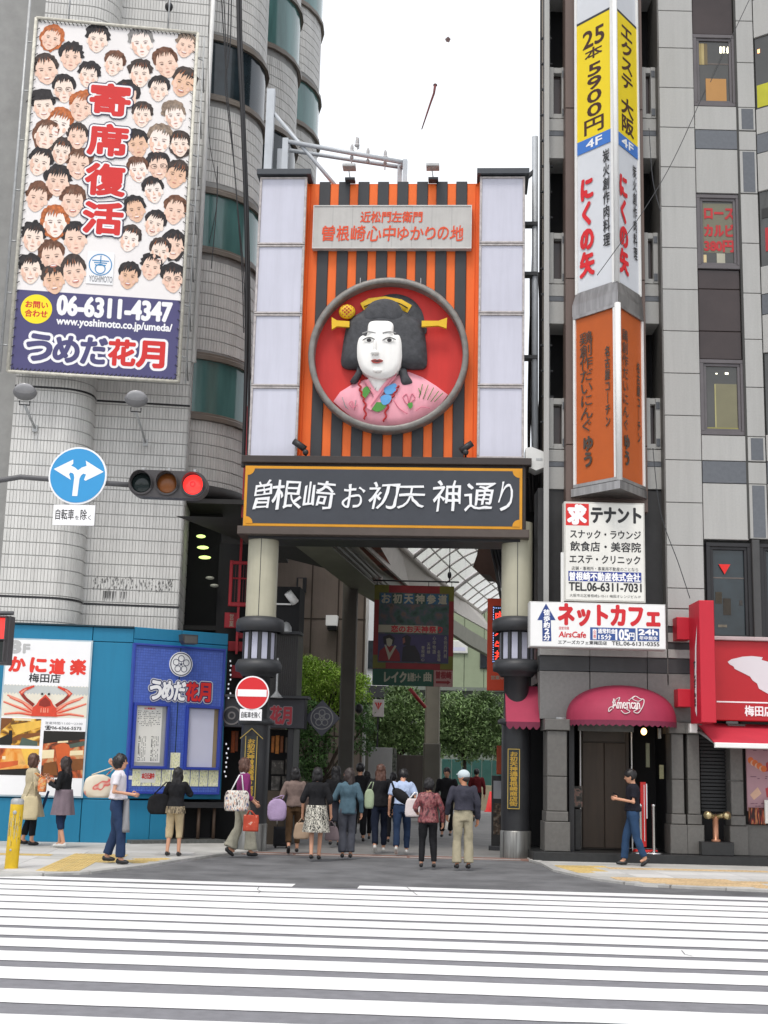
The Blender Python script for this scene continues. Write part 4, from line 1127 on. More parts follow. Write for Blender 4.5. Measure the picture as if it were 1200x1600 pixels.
# yellow bollard
p = G(17, 1361)
bo = thing('bollard', 'scuffed yellow bollard with a silver cap standing on the left pavement edge', 'bollard', loc=(p.x, p.y, 0), rot=rad(4))
bo.rotation_euler = (0, rad(1.2), 0)
hb = AT(24, 1247, p.y).z
m_by = mat('bollard_yellow', H('#c7a410'), .5, var=.18, scale=5)
MB().lathe([(.098, .0), (.098, .05), (.095, .06), (.095, hb - .09), (.090, hb - .085)], 0, 0, 24).build('post', m_by, bo)
MB().lathe([(.092, hb - .085), (.094, hb - .04), (.085, hb - .015), (.05, hb), (.001, hb + .002)], 0, 0, 24).build('cap', m_galv, bo)
b = MB(); b.ell((0, -.093, hb - .2), (.03, .012, .03), 12, 6); b.ell((-.01, -.093, .30), (.018, .01, .018), 10, 6); b.build('stud', m_galv, bo)
R_ = random.Random(11); b = MB()
for i in range(70):
    a = -PI / 2 + R_.uniform(-1.0, 1.0); z = .25 + (hb - .5) * min(1, max(0, R_.gauss(.62, .2))); l = R_.uniform(.02, .12); w_ = R_.uniform(.002, .008)
    b.add([(.0965 * math.cos(a), .0965 * math.sin(a), z), (.0965 * math.cos(a + w_ * 11), .0965 * math.sin(a + w_ * 11), z), (.0965 * math.cos(a + w_ * 9), .0965 * math.sin(a + w_ * 9), z + l), (.0965 * math.cos(a - w_ * 3), .0965 * math.sin(a - w_ * 3), z + l)], [(0, 1, 2, 3)], R_.choice((0, 0, 1)))
b.build('scratch', [mat('scratch_pale', H('#b9b08a'), .6), mat('scratch_dark', H('#6d5b12'), .6)], bo)
# ================================================================== GATE
GY = 25.2
GT = Frame(0.0, GY, -3.6)
m_cream = mat('cream_column', H('#c9c5ae', .75), .45, var=.05, dirt=.10)
m_gdark = mat('gate_dark', (0.022, .023, .026, 1), .45, var=.15)
m_gcap = mat('gate_cap', (0.036, .038, .042, 1), .5, var=.15)
m_brown = mat('gate_brown', H('#3b3432', .9), .5, var=.12)
m_orange = mat('gate_orange', H('#ee6c20', .98), .5, var=.06, scale=1.5, dirt=.15)
m_slat = mat('gate_slat', (0.036, .039, .044, 1), .55, var=.12, scale=2, dirt=.1)
m_lbox = mat('lightbox_face', (0.55, .555, .64, 1), .35, var=.05, scale=.7, dirt=.10)
m_lfr = mat('lightbox_frame', (0.42, .39, .38, 1), .4, metal=.3, var=.3, scale=9)
m_roofd = mat('cap_slate', (0.055, .062, .072, 1), .5, var=.1)
m_gold = mat('gate_gold', H('#d8961c', .9), .45, var=.06)
m_board = mat('board_slate', (0.042, .047, .058, 1), .5, var=.08)
m_glt = mat('lantern_pane', (0.46, .47, .57, 1), .4, var=.04)
m_steel = mat('column_steel', (0.20, .20, .19, 1), .35, metal=.6, var=.3, scale=4, stretch=(6, 6, .5))
gate = thing('entrance_gate', 'tall shopping street gate with orange and black slats, round doll relief and dark name board', 'gate', GT)
gz = lambda x, y, d=0.0: GT.uz(x, y, d)

# --- columns with lanterns
def column(side, xm, dirsign):
    cx, cz = gz(xm[0], 895); base = gz(xm[1], 1335)
    u = (cx + base[0]) / 2
    zb = gz(xm[0], 830)[1] + .15
    zl1, zl0 = gz(xm[0], 962, -.3)[1], gz(xm[0], 1048, -.3)[1]
    zc1, zc0 = gz(xm[0], 986, -.3)[1], gz(xm[0], 1030, -.3)[1]
    m = MB()
    m.lathe([(.295, zl1), (.295, zb)], u, 0, 32)
    co = m.build('column', m_cream, gate)
    MB().box(u - .006, u + .006, -.2975, -.29, zl1, zb - .02).build('joint', m_gdark, co)
    c = MB(); h = zl1 - zc1
    c.lathe([(.40, zc1), (.46, zc1 + .01), (.465, zl1 - .12), (.44, zl1 - .05), (.31, zl1), (.2, zl1)], u, 0, 32)
    c.build('lantern_cap', m_gcap, gate); c = MB()
    c.lathe([(.30, zl0 - .10), (.36, zl0 - .02), (.44, zl0), (.45, zc0 - .10), (.40, zc0), (.2, zc0)], u, 0, 32)
    c.build('lantern_cap', m_gcap, gate)
    l = MB(); l.lathe([(.285, zc0), (.285, zc1)], u, 0, 32); lo = l.build('lantern', m_gdark, gate)
    pn = MB(); hh = zc1 - zc0
    for k in range(10):
        a = 2 * PI * (k + .25) / 10; ca, sa = math.cos(a), math.sin(a)
        pm = MB().box(-.055, .055, -.012, .012, .015, hh - .015).build('lantern_pane', m_glt, lo)
        pm.location = (u + .293 * ca, .293 * sa, zc0); pm.rotation_euler = (0, 0, a + PI / 2)
        bm2 = MB().box(-.028, .028, -.03, .03, 0, hh).build('lantern_bar', m_gcap, lo)
        a += PI / 10; bm2.location = (u + .30 * math.cos(a), .30 * math.sin(a), zc0); bm2.rotation_euler = (0, 0, a + PI / 2)
    # lower shaft
    zr = gz(xm[0], 1128, -.3)[1]
    s = MB(); s.lathe([(.27, .50), (.27, zr - .05)], u, 0, 28); s.lathe([(.235, zr + .06), (.235, zl0 - .06), (.32, zl0 - .02)], u, 0, 28)
    sh = s.build('shaft', m_gdark, gate)
    MB().lathe([(.27, zr - .05), (.34, zr - .04), (.345, zr + .03), (.30, zr + .06), (.235, zr + .07)], u, 0, 28).build('collar', m_gcap, gate)
    st = MB(); st.lathe([(.285, .0), (.285, .49), (.27, .505)], u, 0, 28); st.build('base_sleeve', m_steel, gate)
    for k in range(3):
        a = -PI / 2 + (k - 1) * .9
        MB().box(-.003, .003, -.003, .003, .01, .48).build('sleeve_joint', m_gdark, gate).location = (u + .286 * math.cos(a), .286 * math.sin(a), 0)
    return u, zr, zl0
uL, zrL, zlL = column('left', (409, 393), 1)
uR, zrR, zlR = column('right', (811, 802), 1)
# plaques on the shafts
def plaque(u, xs, y0, y1, arrow):
    x0, x1 = gz(xs[0], (y0 + y1) / 2, -.28)[0], gz(xs[1], (y0 + y1) / 2, -.28)[0]
    z0, z1 = gz(sum(xs) / 2, y1, -.28)[1], gz(sum(xs) / 2, y0, -.28)[1]
    p = MB().box(x0, x1, -.31, -.20, z0, z1).build('plaque', mat('plaque_dark', (0.018, .022, .02, 1), .4), gate)
    g = MB(); t = .012
    for a in ((x0, x1, z0, z0 + t), (x0, x0 + t, z0, z1), (x1 - t, x1, z0, z1)) + (() if arrow else ((x0, x1, z1 - t, z1),)): g.box(a[0], a[1], -.318, -.311, a[2], a[3])
    if arrow:
        xm = (x0 + x1) / 2
        g.prism([(x0 - .10, z1 - .04), (x0 - .10, z1 - .055), (xm, z1 + .13), (x1 + .10, z1 - .055), (x1 + .10, z1 - .04), (xm, z1 + .15)], -.318, -.30)
    g.build('plaque_frame', mat('plaque_gold', H('#b49a4a'), .4, var=.1), p)
    text(p, 'お初天神曾根崎通り商店街'[:11] if arrow else 'お初天神通曾根崎商店街', ((x0 + x1) / 2 - .075, (x0 + x1) / 2 + .075, z0 + .05, z1 - .05), mat('plaque_letter', H('#a8862c'), .4), -.314, bold=.035, vert=True)
plaque(uL, (382, 401), 1150, 1248, True)
plaque(uR, (793, 812), 1170, 1264, False)

# --- beam with the name board
x0, x1 = gz(380, 775, -.45)[0], gz(822, 775, -.45)[0]
zt, zb = gz(600, 724, -.45)[1], gz(600, 829, -.45)[1]
bmz = MB(); bmz.cbox(x0, x1, -.42, .55, zb, zt, .02); bmz.build('beam', m_brown, gate)
bmz = MB(); bmz.cbox(x0 - .05, x1 + .10, -.52, .6, zt - .02, zt + .12, .012); bmz.build('beam_ledge', m_brown, gate)
bmz = MB(); bmz.cbox(x0 - .08, x1 + .06, -.50, .6, zb - .11, zb + .05, .012); bmz.build('beam_foot', mat('beam_foot', H('#564c46', .9), .5, var=.12), gate)
MB().box(x0 + .1, x1 - .1, -.3, .58, zb - .16, zb - .11).build('beam_soffit', m_gdark, gate)
q0, q1 = gz(382, 775, -.46)[0], gz(816, 778, -.46)[0]
s1, s0 = gz(600, 730.5, -.46)[1], gz(600, 825, -.46)[1]
nb = MB().cbox(q0, q1, -.50, -.40, s0, s1, .008).build('name_board', m_gold, gate)
t = .055
MB().box(q0 + t, q1 - t, -.506, -.501, s0 + t, s1 - t).build('board_ground', m_board, nb)
# inner gold line and concave gold corners
for (cx, cz, sx, sz) in ((q0 + t, s0 + t, 1, 1), (q1 - t, s0 + t, -1, 1), (q0 + t, s1 - t, 1, -1), (q1 - t, s1 - t, -1, -1)):
    r = .13
    pts = [(cx - sx * .005, cz - sz * .005), (cx + sx * r, cz - sz * .005)] + [(cx + sx * r * math.cos(PI / 2 * k / 6), cz + sz * r * (math.sin(PI / 2 * k / 6))) for k in range(1, 6)] + [(cx - sx * .005, cz + sz * r)]
    # outward bulging quarter leaves the board corner cut round
    MB().prism(pts, -.512, -.5).build('board_corner', m_gold, nb)
m_wl = mat('letter_white', (0.80, .81, .82, 1), .45, var=.03)
def gbox(xa, ya, xb, yb, d=-.51):
    return GT.rect(xa, ya, xb, yb, d)
for ch, bx in (('曽', (394, 752, 424, 795)), ('根', (424, 751, 470, 795)), ('崎', (474, 752, 520, 796)), ('お', (534, 757, 569, 793)), ('初', (573, 753, 621, 795)), ('天', (620, 759, 662, 794)), ('神', (675, 752, 719, 799)), ('通', (724, 755, 771, 797)), ('り', (777, 753, 798, 799))):
    text(nb, ch, gbox(*bx), m_wl, -.528, bold=.004, extr=.02, brush=.15, shear=.10, res=4)

# --- upper panel of slats
px0, px1 = gz(474, 500, 0)[0], gz(746, 500, 0)[0]
pz0, pz1 = zt + .12, gz(612, 289, 0)[1]
pn = MB().box(px0, px1, 0.0, .35, pz0, pz1).build('orange_panel', m_orange, gate)
n = 17; wd = (px1 - px0 - .10) / n
sl = MB().cbox(-.012, wd + .012, -.055, .0, 0, pz1 - pz0 + .05, .008).mesh('slat', m_slat)
for k in range(8): share(sl, 'slat', gate, px0 + .05 + wd * (2 * k + 1), 0, pz0)
ol = MB().cbox(.01, wd - .01, -.02, .0, 0, pz1 - pz0, .006).mesh('slat', m_orange)
for k in range(9): share(ol, 'orange_slat', gate, px0 + .05 + wd * 2 * k, 0, pz0)
MB().box(px0, px1, -.02, .36, pz1 + .0, pz1 + .015).build('panel_cap', m_orange, gate)
# --- four light boxes each side
def lightbox(xa, xb, rows, capx):
    X0, X1 = gz(xa, 500, -.3)[0], gz(xb, 500, -.3)[0]
    Z = [gz((xa + xb) / 2, y, -.3)[1] for y in rows]
    MB().box(X0 + .015, X1 - .015, -.27, .5, Z[-1], Z[0]).build('lightbox_body', m_lfr, gate)
    for a, b in zip(Z, Z[1:]):
        fo = MB(); e = .045
        for q in ((X0, X1, a - e, a - .006), (X0, X1, b + .006, b + e), (X0, X0 + e, b + e, a - e), (X1 - e, X1, b + e, a - e)): fo.cbox(q[0], q[1], -.335, -.27, q[2], q[3], .008)
        o = fo.build('lightbox', m_lfr, gate)
        MB().box(X0 + e, X1 - e, -.305, -.285, b + e, a - e).build('lightbox_panel', m_lbox, o)
    c = MB(); c.prism([(X0 - .06, Z[0] + .02), (X1 + .08, Z[0] + .02), (X1 + .08, Z[0] + .13), (X0 - .06, Z[0] + .13)], -.42, .6)
    c.build('lightbox_cap', m_roofd, gate)
    return X0, X1, Z
LX = lightbox(397, 472, (277, 383, 491, 604, 716), None)
RX = lightbox(747.5, 819.5, (276, 381, 490, 603.5, 717), None)
# seam between stripe panel and right light boxes already open; trim on the inner edges
MB().box(LX[1], px0, -.24, .4, pz0, pz1 - .05).build('side_fill', m_orange, gate)
MB().box(px1, RX[0], -.24, .4, pz0, pz1 - .05).build('side_fill', m_orange, gate)

# --- white title board
tb4 = GT.rect(489, 321.5, 737, 389, -.16)
wb = MB(); wb.cbox(tb4[0], tb4[1], -.18, -.04, tb4[2], tb4[3], .01)
wbo = wb.build('title_board', mat('title_board', (0.47, .46, .44, 1), .5, var=.06, dirt=.12), gate)
fr = MB(); e = .02
for a in ((tb4[0], tb4[1], tb4[3] - e, tb4[3]), (tb4[0], tb4[1], tb4[2], tb4[2] + e), (tb4[0], tb4[0] + e, tb4[2] + e, tb4[3] - e), (tb4[1] - e, tb4[1], tb4[2] + e, tb4[3] - e)): fr.box(a[0], a[1], -.195, -.18, a[2], a[3])
fr.build('board_frame', mat('board_frame', (.55, .54, .52, 1), .5), wbo)
for k in range(1, 8):
    xx = tb4[0] + (tb4[1] - tb4[0]) * k / 8
    MB().box(xx - .003, xx + .003, -.1815, -.18, tb4[2], tb4[3]).build('board_joint', mat('board_joint', (.3, .3, .29, 1), .6), wbo)
m_ver = mat('vermilion', H('#d34a23'), .5, var=.05)
text(wbo, '近松門左衛門', gbox(563, 330, 659, 347, -.2), m_ver, -.19, bold=.02, extr=.009, brush=.05, shear=.06)
cs = [502, 524, 547, 572, 597, 619, 640, 663, 682, 702, 726]
for ch, a, b in zip('曽根崎心中ゆかりの地', cs, cs[1:]):
    text(wbo, ch, gbox(a + 1, 352 if ch not in 'ゆかりの' else 354, b - 2, 376 if ch not in 'ゆかりの' else 374, -.2), m_ver, -.19, bold=.014, extr=.009, brush=.12, shear=.06)

# --- round relief of a doll
mc = gz(606.5, 552.5, -.3)
K = (gz(733, 552, -.3)[0] - gz(482, 552, -.3)[0]) / 2           # outer radius
def D(cx, cy): return (mc[0] + (cx - 617) / 288.0 * K, mc[1] - (cy - 722) / 288.0 * K)
med = MB(); k = 56
prof = [(1.0, .0), (1.0, -.30), (.985, -.33), (.955, -.34), (.93, -.33), (.925, -.30), (.925, -.06)]
vs = [(mc[0] + r * K * math.cos(2 * PI * i / k), y, mc[1] + r * K * math.sin(2 * PI * i / k)) for r, y in prof for i in range(k)]
fs = [(j * k + i, j * k + (i + 1) % k, (j + 1) * k + (i + 1) % k, (j + 1) * k + i) for j in range(len(prof) - 1) for i in range(k)]
med.add(vs, [f[::-1] for f in fs], 0, True)
mo = med.build('medallion', mat('medallion_rim', (0.22, .21, .195, 1), .5, metal=.2, var=.25, scale=6, dirt=.2), gate)
MB().disc(mc[0], mc[1], .93 * K, .93 * K, -.07, -.055, 56).build('medallion_ground', mat('medallion_red', H('#cf2b24', .9), .55, var=.05, scale=1.5, dirt=.12), mo)
m_hair = mat('doll_hair', (0.048, .050, .056, 1), .65, var=.35, scale=9, bump=.25, bscale=30)
m_face = mat('doll_face', (0.86, .85, .82, 1), .45, var=.03, dirt=.10)
m_pink = mat('kimono_pink', H('#efa6b4', .92), .6, var=.05, scale=3, dirt=.12)
m_dyel = mat('doll_yellow', H('#e3b81e', .9), .5, var=.08)
m_dred = mat('doll_red', H('#a81f22'), .5, var=.05)
m_dgrn = mat('doll_green', H('#4a8a3a'), .55, var=.12, scale=9)
m_dblu = mat('doll_blue', H('#5b9bd0'), .55, var=.1, scale=9)
m_dpk2 = mat('doll_pink_line', H('#d4788c'), .55, var=.05)
m_dink = mat('doll_ink', (0.02, .018, .018, 1), .5)
m_dgry = mat('doll_grey', (0.30, .30, .30, 1), .6, var=.1)
def spl(pts, n=5, closed=True):
    out_ = []; L_ = len(pts)
    rng = range(L_) if closed else range(L_ - 1)
    for i in rng:
        g = (lambda j: pts[j % L_]) if closed else (lambda j: pts[max(0, min(L_ - 1, j))])
        p0, p1, p2, p3 = g(i - 1), g(i), g(i + 1), g(i + 2)
        for q in range(n):
            t = q / n
            out_.append(tuple(.5 * ((2 * p1[a]) + (-p0[a] + p2[a]) * t + (2 * p0[a] - 5 * p1[a] + 4 * p2[a] - p3[a]) * t * t + (-p0[a] + 3 * p1[a] - 3 * p2[a] + p3[a]) * t ** 3) for a in (0, 1)))
    if not closed: out_.append(pts[-1])
    return out_
def DP(pts, n=5, smooth=True): return [D(*p) for p in (spl(pts, n) if smooth else pts)]
def relief(name, pts, y, h, m, parent, c=None, sm=True, pw=.5, steps=7):
    mb = MB(); P = DP(pts, 5, sm)
    mb.puff(P, y, h, 0, steps, D(*c) if c else None, True, pw)
    # skirt to the ground behind
    n = len(P); a = sum(P[i][0] * P[(i + 1) % n][1] - P[(i + 1) % n][0] * P[i][1] for i in range(n)); P = P[::-1] if a < 0 else P
    mb.add([(p[0], y, p[1]) for p in P] + [(p[0], -.06, p[1]) for p in P], [(i, n + i, n + (i + 1) % n, (i + 1) % n) for i in range(n)])
    return mb.build(name, m, parent)
doll = mo
# back hair roll, main hair, kimono, neck, face
kim = [(422, 890), (445, 855), (490, 825), (540, 806), (575, 840), (600, 835), (650, 790), (690, 778), (740, 798), (790, 830), (832, 862), (806, 900), (770, 930), (724, 955), (680, 972), (600, 980), (540, 972), (490, 948), (452, 918)]
kim = [(x, min(y, 722 + math.sqrt(max(0, 262 ** 2 - (x - 617) ** 2)) )) for x, y in kim]
relief('kimono', kim, -.10, .12, m_pink, doll, (620, 890), False, .45)
relief('back_hair', [(560, 520), (590, 492), (640, 484), (690, 500), (725, 535), (742, 580), (738, 640), (560, 640)], -.10, .08, m_hair, doll, (640, 560))
relief('comb', [(510, 525), (540, 506), (600, 498), (660, 510), (697, 532), (682, 560), (640, 545), (600, 540), (555, 545), (524, 552)], -.18, .02, m_dyel, doll, (600, 528), False)
cmb = MB()
P = [D(*p) for p in spl([(524, 540), (560, 524), (604, 517), (650, 526), (683, 545)], 4, False)]
cmb.tube([(p[0], -.205, p[1]) for p in P], .01, 6); cmb.build('comb_line', m_dink, doll)
relief('neck', [(545, 790), (640, 790), (625, 830), (590, 880), (570, 868), (548, 835)], -.16, .07, m_face, doll, (590, 820), False)
relief('side_lock', [(508, 760), (528, 770), (516, 800), (502, 824), (482, 822), (494, 800), (504, 780)], -.2, .05, m_hair, doll)
relief('side_lock', [(655, 770), (680, 772), (690, 796), (705, 822), (686, 832), (668, 830), (660, 800)], -.2, .05, m_hair, doll)
relief('hair', [(470, 590), (492, 570), (520, 552), (548, 522), (590, 512), (640, 516), (664, 548), (690, 568), (724, 588), (742, 620), (752, 680), (756, 740), (748, 765), (720, 770), (680, 768), (655, 765), (600, 760), (530, 768), (490, 772), (462, 768), (446, 750), (450, 690), (458, 630)], -.16, .20, m_hair, doll, (600, 650), True, .24, 8)
relief('front_knot', [(532, 560), (556, 530), (600, 518), (642, 530), (664, 562), (656, 588), (630, 602), (588, 596), (548, 600), (530, 588)], -.335, .035, m_hair, doll, (598, 560))
face = [(540, 655), (545, 612), (560, 600), (590, 598), (618, 600), (633, 614), (636, 650), (655, 655), (664, 690), (663, 740), (655, 780), (632, 806), (600, 817), (568, 812), (532, 792), (514, 755), (508, 710), (512, 672), (525, 656)]
face = [(588 + (x - 588) * 1.05, y) for x, y in face]
relief('face', face, -.33, .11, m_face, doll, (586, 720), True, .30, 9)
fz_ = -.452
def flat(name, pts, y, m, n=5, sm=True, th=.008):
    mb = MB(); mb.prism(DP(pts, n, sm), y - th, y); return mb.build(name, m, doll)
nose = MB(); nose.ell((0, 0, 0), (.034, .05, .17), 12, 8); no_ = nose.build('nose', m_face, doll); p = D(571, 706); no_.location = (p[0], -.44, p[1])
nose = MB(); nose.ell((0, 0, 0), (.085, .07, .055), 12, 8); no_ = nose.build('nose_tip', m_face, doll); p = D(572, 728); no_.location = (p[0], -.455, p[1])
flat('nostril', [(562, 737), (568, 740), (563, 741)], -.50, m_dgry, 2, False); flat('nostril', [(577, 740), (585, 737), (583, 741)], -.50, m_dgry, 2, False)
for cx, w_ in ((548, 17), (621, 18)):
    yo = -.435 if cx < 580 else -.44
    flat('eye_white', [(cx - w_, 681), (cx - 6, 674), (cx + 8, 674), (cx + w_, 680), (cx + 8, 687), (cx - 6, 688)], yo, m_face, 3, True, .012)
    b = MB(); p = D(cx + 1, 681); b.disc(p[0], p[1], .046, .036, yo - .019, yo - .01, 16); b.build('iris', m_dink, doll)
    P = [D(*q) for q in spl([(cx - w_ - 5, 682), (cx - 8, 673), (cx + 8, 672), (cx + w_ + 5, 679)], 4, False)]
    MB().tube([(p[0], yo - .018, p[1]) for p in P], .009, 6).build('eyelid', m_dink, doll)
    s = -1 if cx < 580 else 1
    P = [D(*q) for q in spl([(cx - 24, 655 if s < 0 else 653), (cx, 648), (cx + 24, 653)], 4, False)]
    MB().tube([(p[0], yo + .005, p[1]) for p in P], .014, 6, r1=.008).build('eyebrow', m_dgry, doll)
flat('lip', [(558, 757), (572, 752), (580, 754), (590, 752), (602, 758), (590, 765), (578, 767), (566, 765)], -.452, mat('doll_lip', H('#a3433d'), .45), 4)
flat('lip_line', [(558, 758), (580, 757), (602, 758), (580, 762)], -.462, m_dink, 2, False, .004)
MB().ell((0, 0, 0), (.09, .05, .05), 12, 6).build('chin', m_face, doll).location = (D(582, 792)[0], -.42, D(582, 792)[1])
# hairpins
hp = MB()
for s, xs in ((-1, (410, 420, 445, 475)), (1, (735, 765, 795, 826))):
    if s < 0: pts = [(410, 588), (430, 600), (475, 603), (475, 625), (430, 622), (412, 634)]
    else: pts = [(735, 600), (795, 600), (826, 588), (824, 628), (795, 618), (735, 622)]
    hp.prism([D(*p) for p in pts], -.33, -.26)
hp.build('hairpin', m_dyel, doll, kind='stuff')
orn = MB(); p = D(464, 562); orn.ell((p[0], -.24, p[1]), (.165, .10, .15), 18, 12); oo = orn.build('hair_ornament', m_dyel, doll)
og = MB()
for i in range(-3, 4):
    for j in range(-3, 4):
        if (i + j) % 2 == 0 and i * i + j * j < 11:
            og.box(p[0] + i * .038 - .016, p[0] + i * .038 + .016, -.352 + .005 * (i * i + j * j), -.25, p[1] + j * .036 - .015, p[1] + j * .036 + .015)
og.build('ornament_checks', m_dred, doll, kind='stuff')
# collar crossing and printed pattern of the robe
def strip(name, pts, w_, y, m):
    P = [Vector((D(*p)[0], 0, D(*p)[1])) for p in pts]; mb = MB()
    for i in range(len(P) - 1):
        d = (P[i + 1] - P[i]).normalized(); n_ = Vector((-d.z, 0, d.x)) * w_
        mb.prism([((P[i] + n_).x, (P[i] + n_).z), ((P[i + 1] + n_).x, (P[i + 1] + n_).z), ((P[i + 1] - n_).x, (P[i + 1] - n_).z), ((P[i] - n_).x, (P[i] - n_).z)], y - .02, y)
    return mb.build(name, m, doll)
strip('collar', [(540, 818), (572, 868), (600, 920)], .045, -.225, m_pink)
strip('collar', [(640, 800), (600, 850), (552, 925)], .05, -.235, m_pink)
strip('collar_edge', [(648, 796), (606, 846), (560, 915)], .007, -.262, m_dpk2)
strip('collar_edge', [(535, 820), (566, 870)], .007, -.25, m_dpk2)
def wavy(pts, r=.020):
    P = spl(pts, 10, False); Q = []
    for i, p_ in enumerate(P):
        u, z = D(*p_); Q.append((u + .022 * math.sin(i * 1.25), -.245 + .0005 * i, z))
    MB().tube(Q, r, 6).build('red_cord', m_dred, doll)
wavy([(514, 822), (522, 860), (536, 900), (540, 962)]); wavy([(655, 838), (640, 870), (620, 910), (608, 970)])
flat('leaf', [(530, 850), (545, 842), (558, 850), (548, 872), (536, 885), (528, 872)], -.245, m_dgrn)
flat('leaf', [(555, 915), (580, 900), (612, 905), (605, 925), (580, 935)], -.245, m_dgrn)
flat('leaf', [(690, 905), (706, 900), (708, 915), (698, 922)], -.245, m_dgrn)
flat('blue_petal', [(605, 850), (622, 838), (645, 830), (650, 850), (635, 868), (612, 870)], -.25, m_dblu)
flat('blue_petal', [(595, 880), (612, 872), (632, 878), (625, 902), (605, 910), (594, 895)], -.25, m_dblu)
for pts in ([(672, 880), (690, 905), (715, 885)], [(672, 880), (686, 868), (694, 900)], [(716, 882), (705, 866), (694, 898)], [(480, 905), (494, 920), (512, 908)], [(480, 905), (492, 896), (500, 930)], [(640, 890), (660, 920), (690, 940)], [(720, 930), (740, 915), (770, 920)]):
    P = [D(*q) for q in spl(pts, 4, False)]; MB().tube([(p[0], -.225, p[1]) for p in P], .009, 5).build('robe_line', m_dpk2, doll)
for q0_, q1_ in (((730, 880), (742, 830)), ((745, 885), (762, 832)), ((760, 888), (782, 842)), ((772, 895), (800, 855)), ((785, 895), (815, 862)), ((736, 868), (728, 845)), ((455, 880), (470, 920)), ((462, 905), (478, 925)), ((500, 930), (505, 890)), ((580, 838), (566, 862))):
    a, b = D(*q0_), D(*q1_); MB().tube([(a[0], -.215, a[1]), (b[0], -.215, b[1])], .007, 4).build('robe_line', m_dgrn if q0_[0] > 600 else m_dgry, doll)
# wires above the medallion
for x_ in (508, 728):
    a = D(x_, 452); MB().tube([(a[0], -.2, a[1] + .12), (a[0], -.24, a[1] - .05)], .008, 5).build('wire', m_galv, mo)

# --- small lamps on the gate
for xx, lab in ((547, 'small flat lamp on a stalk above the gate top, left of its middle'), (677, 'small flat lamp on a stalk above the gate top, right of its middle')):
    p = gz(xx, 282, -.15); t_ = thing('gate_top_lamp', lab, 'lamp', GT, (p[0], -.12, pz1 + .02), group='lamps on the gate top')
    MB().box(-.10, .10, -.1, .1, -.0, .05).build('base', m_gcap, t_)
    MB().tube([(0, 0, .05), (-.03, -.1, .22)], .01, 6).build('stalk', m_galv, t_)
    MB().cbox(-.14, .12, -.3, -.05, .20, .26, .01).build('lamp_head', m_galv, t_)
for (xx, yy, s, lab) in ((470, 697, 1, 'black spotlight at the foot of the slats beside the left light boxes'), (731, 697, -1, 'black spotlight at the foot of the slats beside the right light boxes')):
    p = gz(xx, yy, -.45); t_ = thing('gate_spotlight', lab, 'spotlight', GT, (p[0], -.45, p[1]), group='spotlights aimed at the relief')
    mm = Matrix.Rotation(rad(35 * s), 3, 'Y')
    hd = MB(); P = [mm @ Vector(v) for v in ((-.17, 0, 0), (.10, 0, 0))]; hd.tube([tuple(P[0]), tuple(P[1])], .065, 12); hd.build('lamp_head', m_black, t_)
    MB().ell((.10 if s > 0 else -.04, -.03, -.13), (.06, .06, .06), 10, 8).build('joint', m_black, t_)
    MB().tube([(.10 if s > 0 else -.04, 0, -.13), (.10 if s > 0 else -.04, .1, -.24)], .02, 6).build('stalk', m_black, t_)
# --- fixings left of and right of the gate: tall poles, cantilever frame, strut
pole = thing('gate_pole', 'tall pale square pole rising behind the left light boxes', 'pole', GT)
a, b = gz(428, 140, .6), gz(413, 268, .6)
MB().box(b[0] - .01, b[0] + .155, .55, .70, b[1] - 1.2, a[1]).build('post', m_galv2 if 'm_galv2' in globals() else mat('pale_galvanised', (0.46, .49, .52, 1), .45, metal=.15, var=.1), pole)
m_pg = mat('pale_galvanised', (0.46, .49, .52, 1), .45, metal=.15, var=.1)
MB().tube([(b[0] + .16, .62, a[1] - .55), (gz(532, 290, .3)[0], .3, pz1)], .045, 6).build('strut', m_pg, pole)
fr = thing('steel_gantry', 'pale steel frame crossing above the gate with four small ornaments on it', 'frame', GT)
def tub(pts, r, name, parent, m=m_pg, k=8): return MB().tube(pts, r, k).build(name, m, parent)
A1, A2 = gz(449, 224, .5), gz(632, 257, .2)
B1, B2 = gz(452, 235, .9), gz(630, 262, .6)
tub([(A1[0], .9, B1[1] - .0), (B2[0], .6, B2[1])], .045, 'rail', fr)
tub([(A1[0], .45, A1[1] + .02), (A2[0], .2, A2[1] + .04)], .05, 'rail', fr)
MB().box(A1[0] - .09, A1[0] + .03, .4, .52, pz1 - .2, A1[1] + .08).build('post', m_pg, fr)
MB().box(A1[0] - .26, A1[0] - .14, .85, .97, pz1 - .2, B1[1] + .02).build('post', m_pg, fr)
MB().box(A2[0] - .03, A2[0] + .06, .12, .24, pz1 - .1, A2[1] + .08).build('post', m_pg, fr)
MB().box(A2[0] - .16, A2[0] - .07, .5, .62, pz1 - .1, B2[1] + .06).build('post', m_pg, fr)
tub([(A2[0], .18, A2[1]), (A2[0] - .1, .56, B2[1])], .04, 'tie', fr)
labs = ['small pale ornament on the frame above the gate, first from the left', 'small pale ornament hanging free above the frame, just right of the first', 'small pale ornament on the frame above the gate, middle one of the rail', 'small pale ornament on the frame above the gate, nearest its right end']
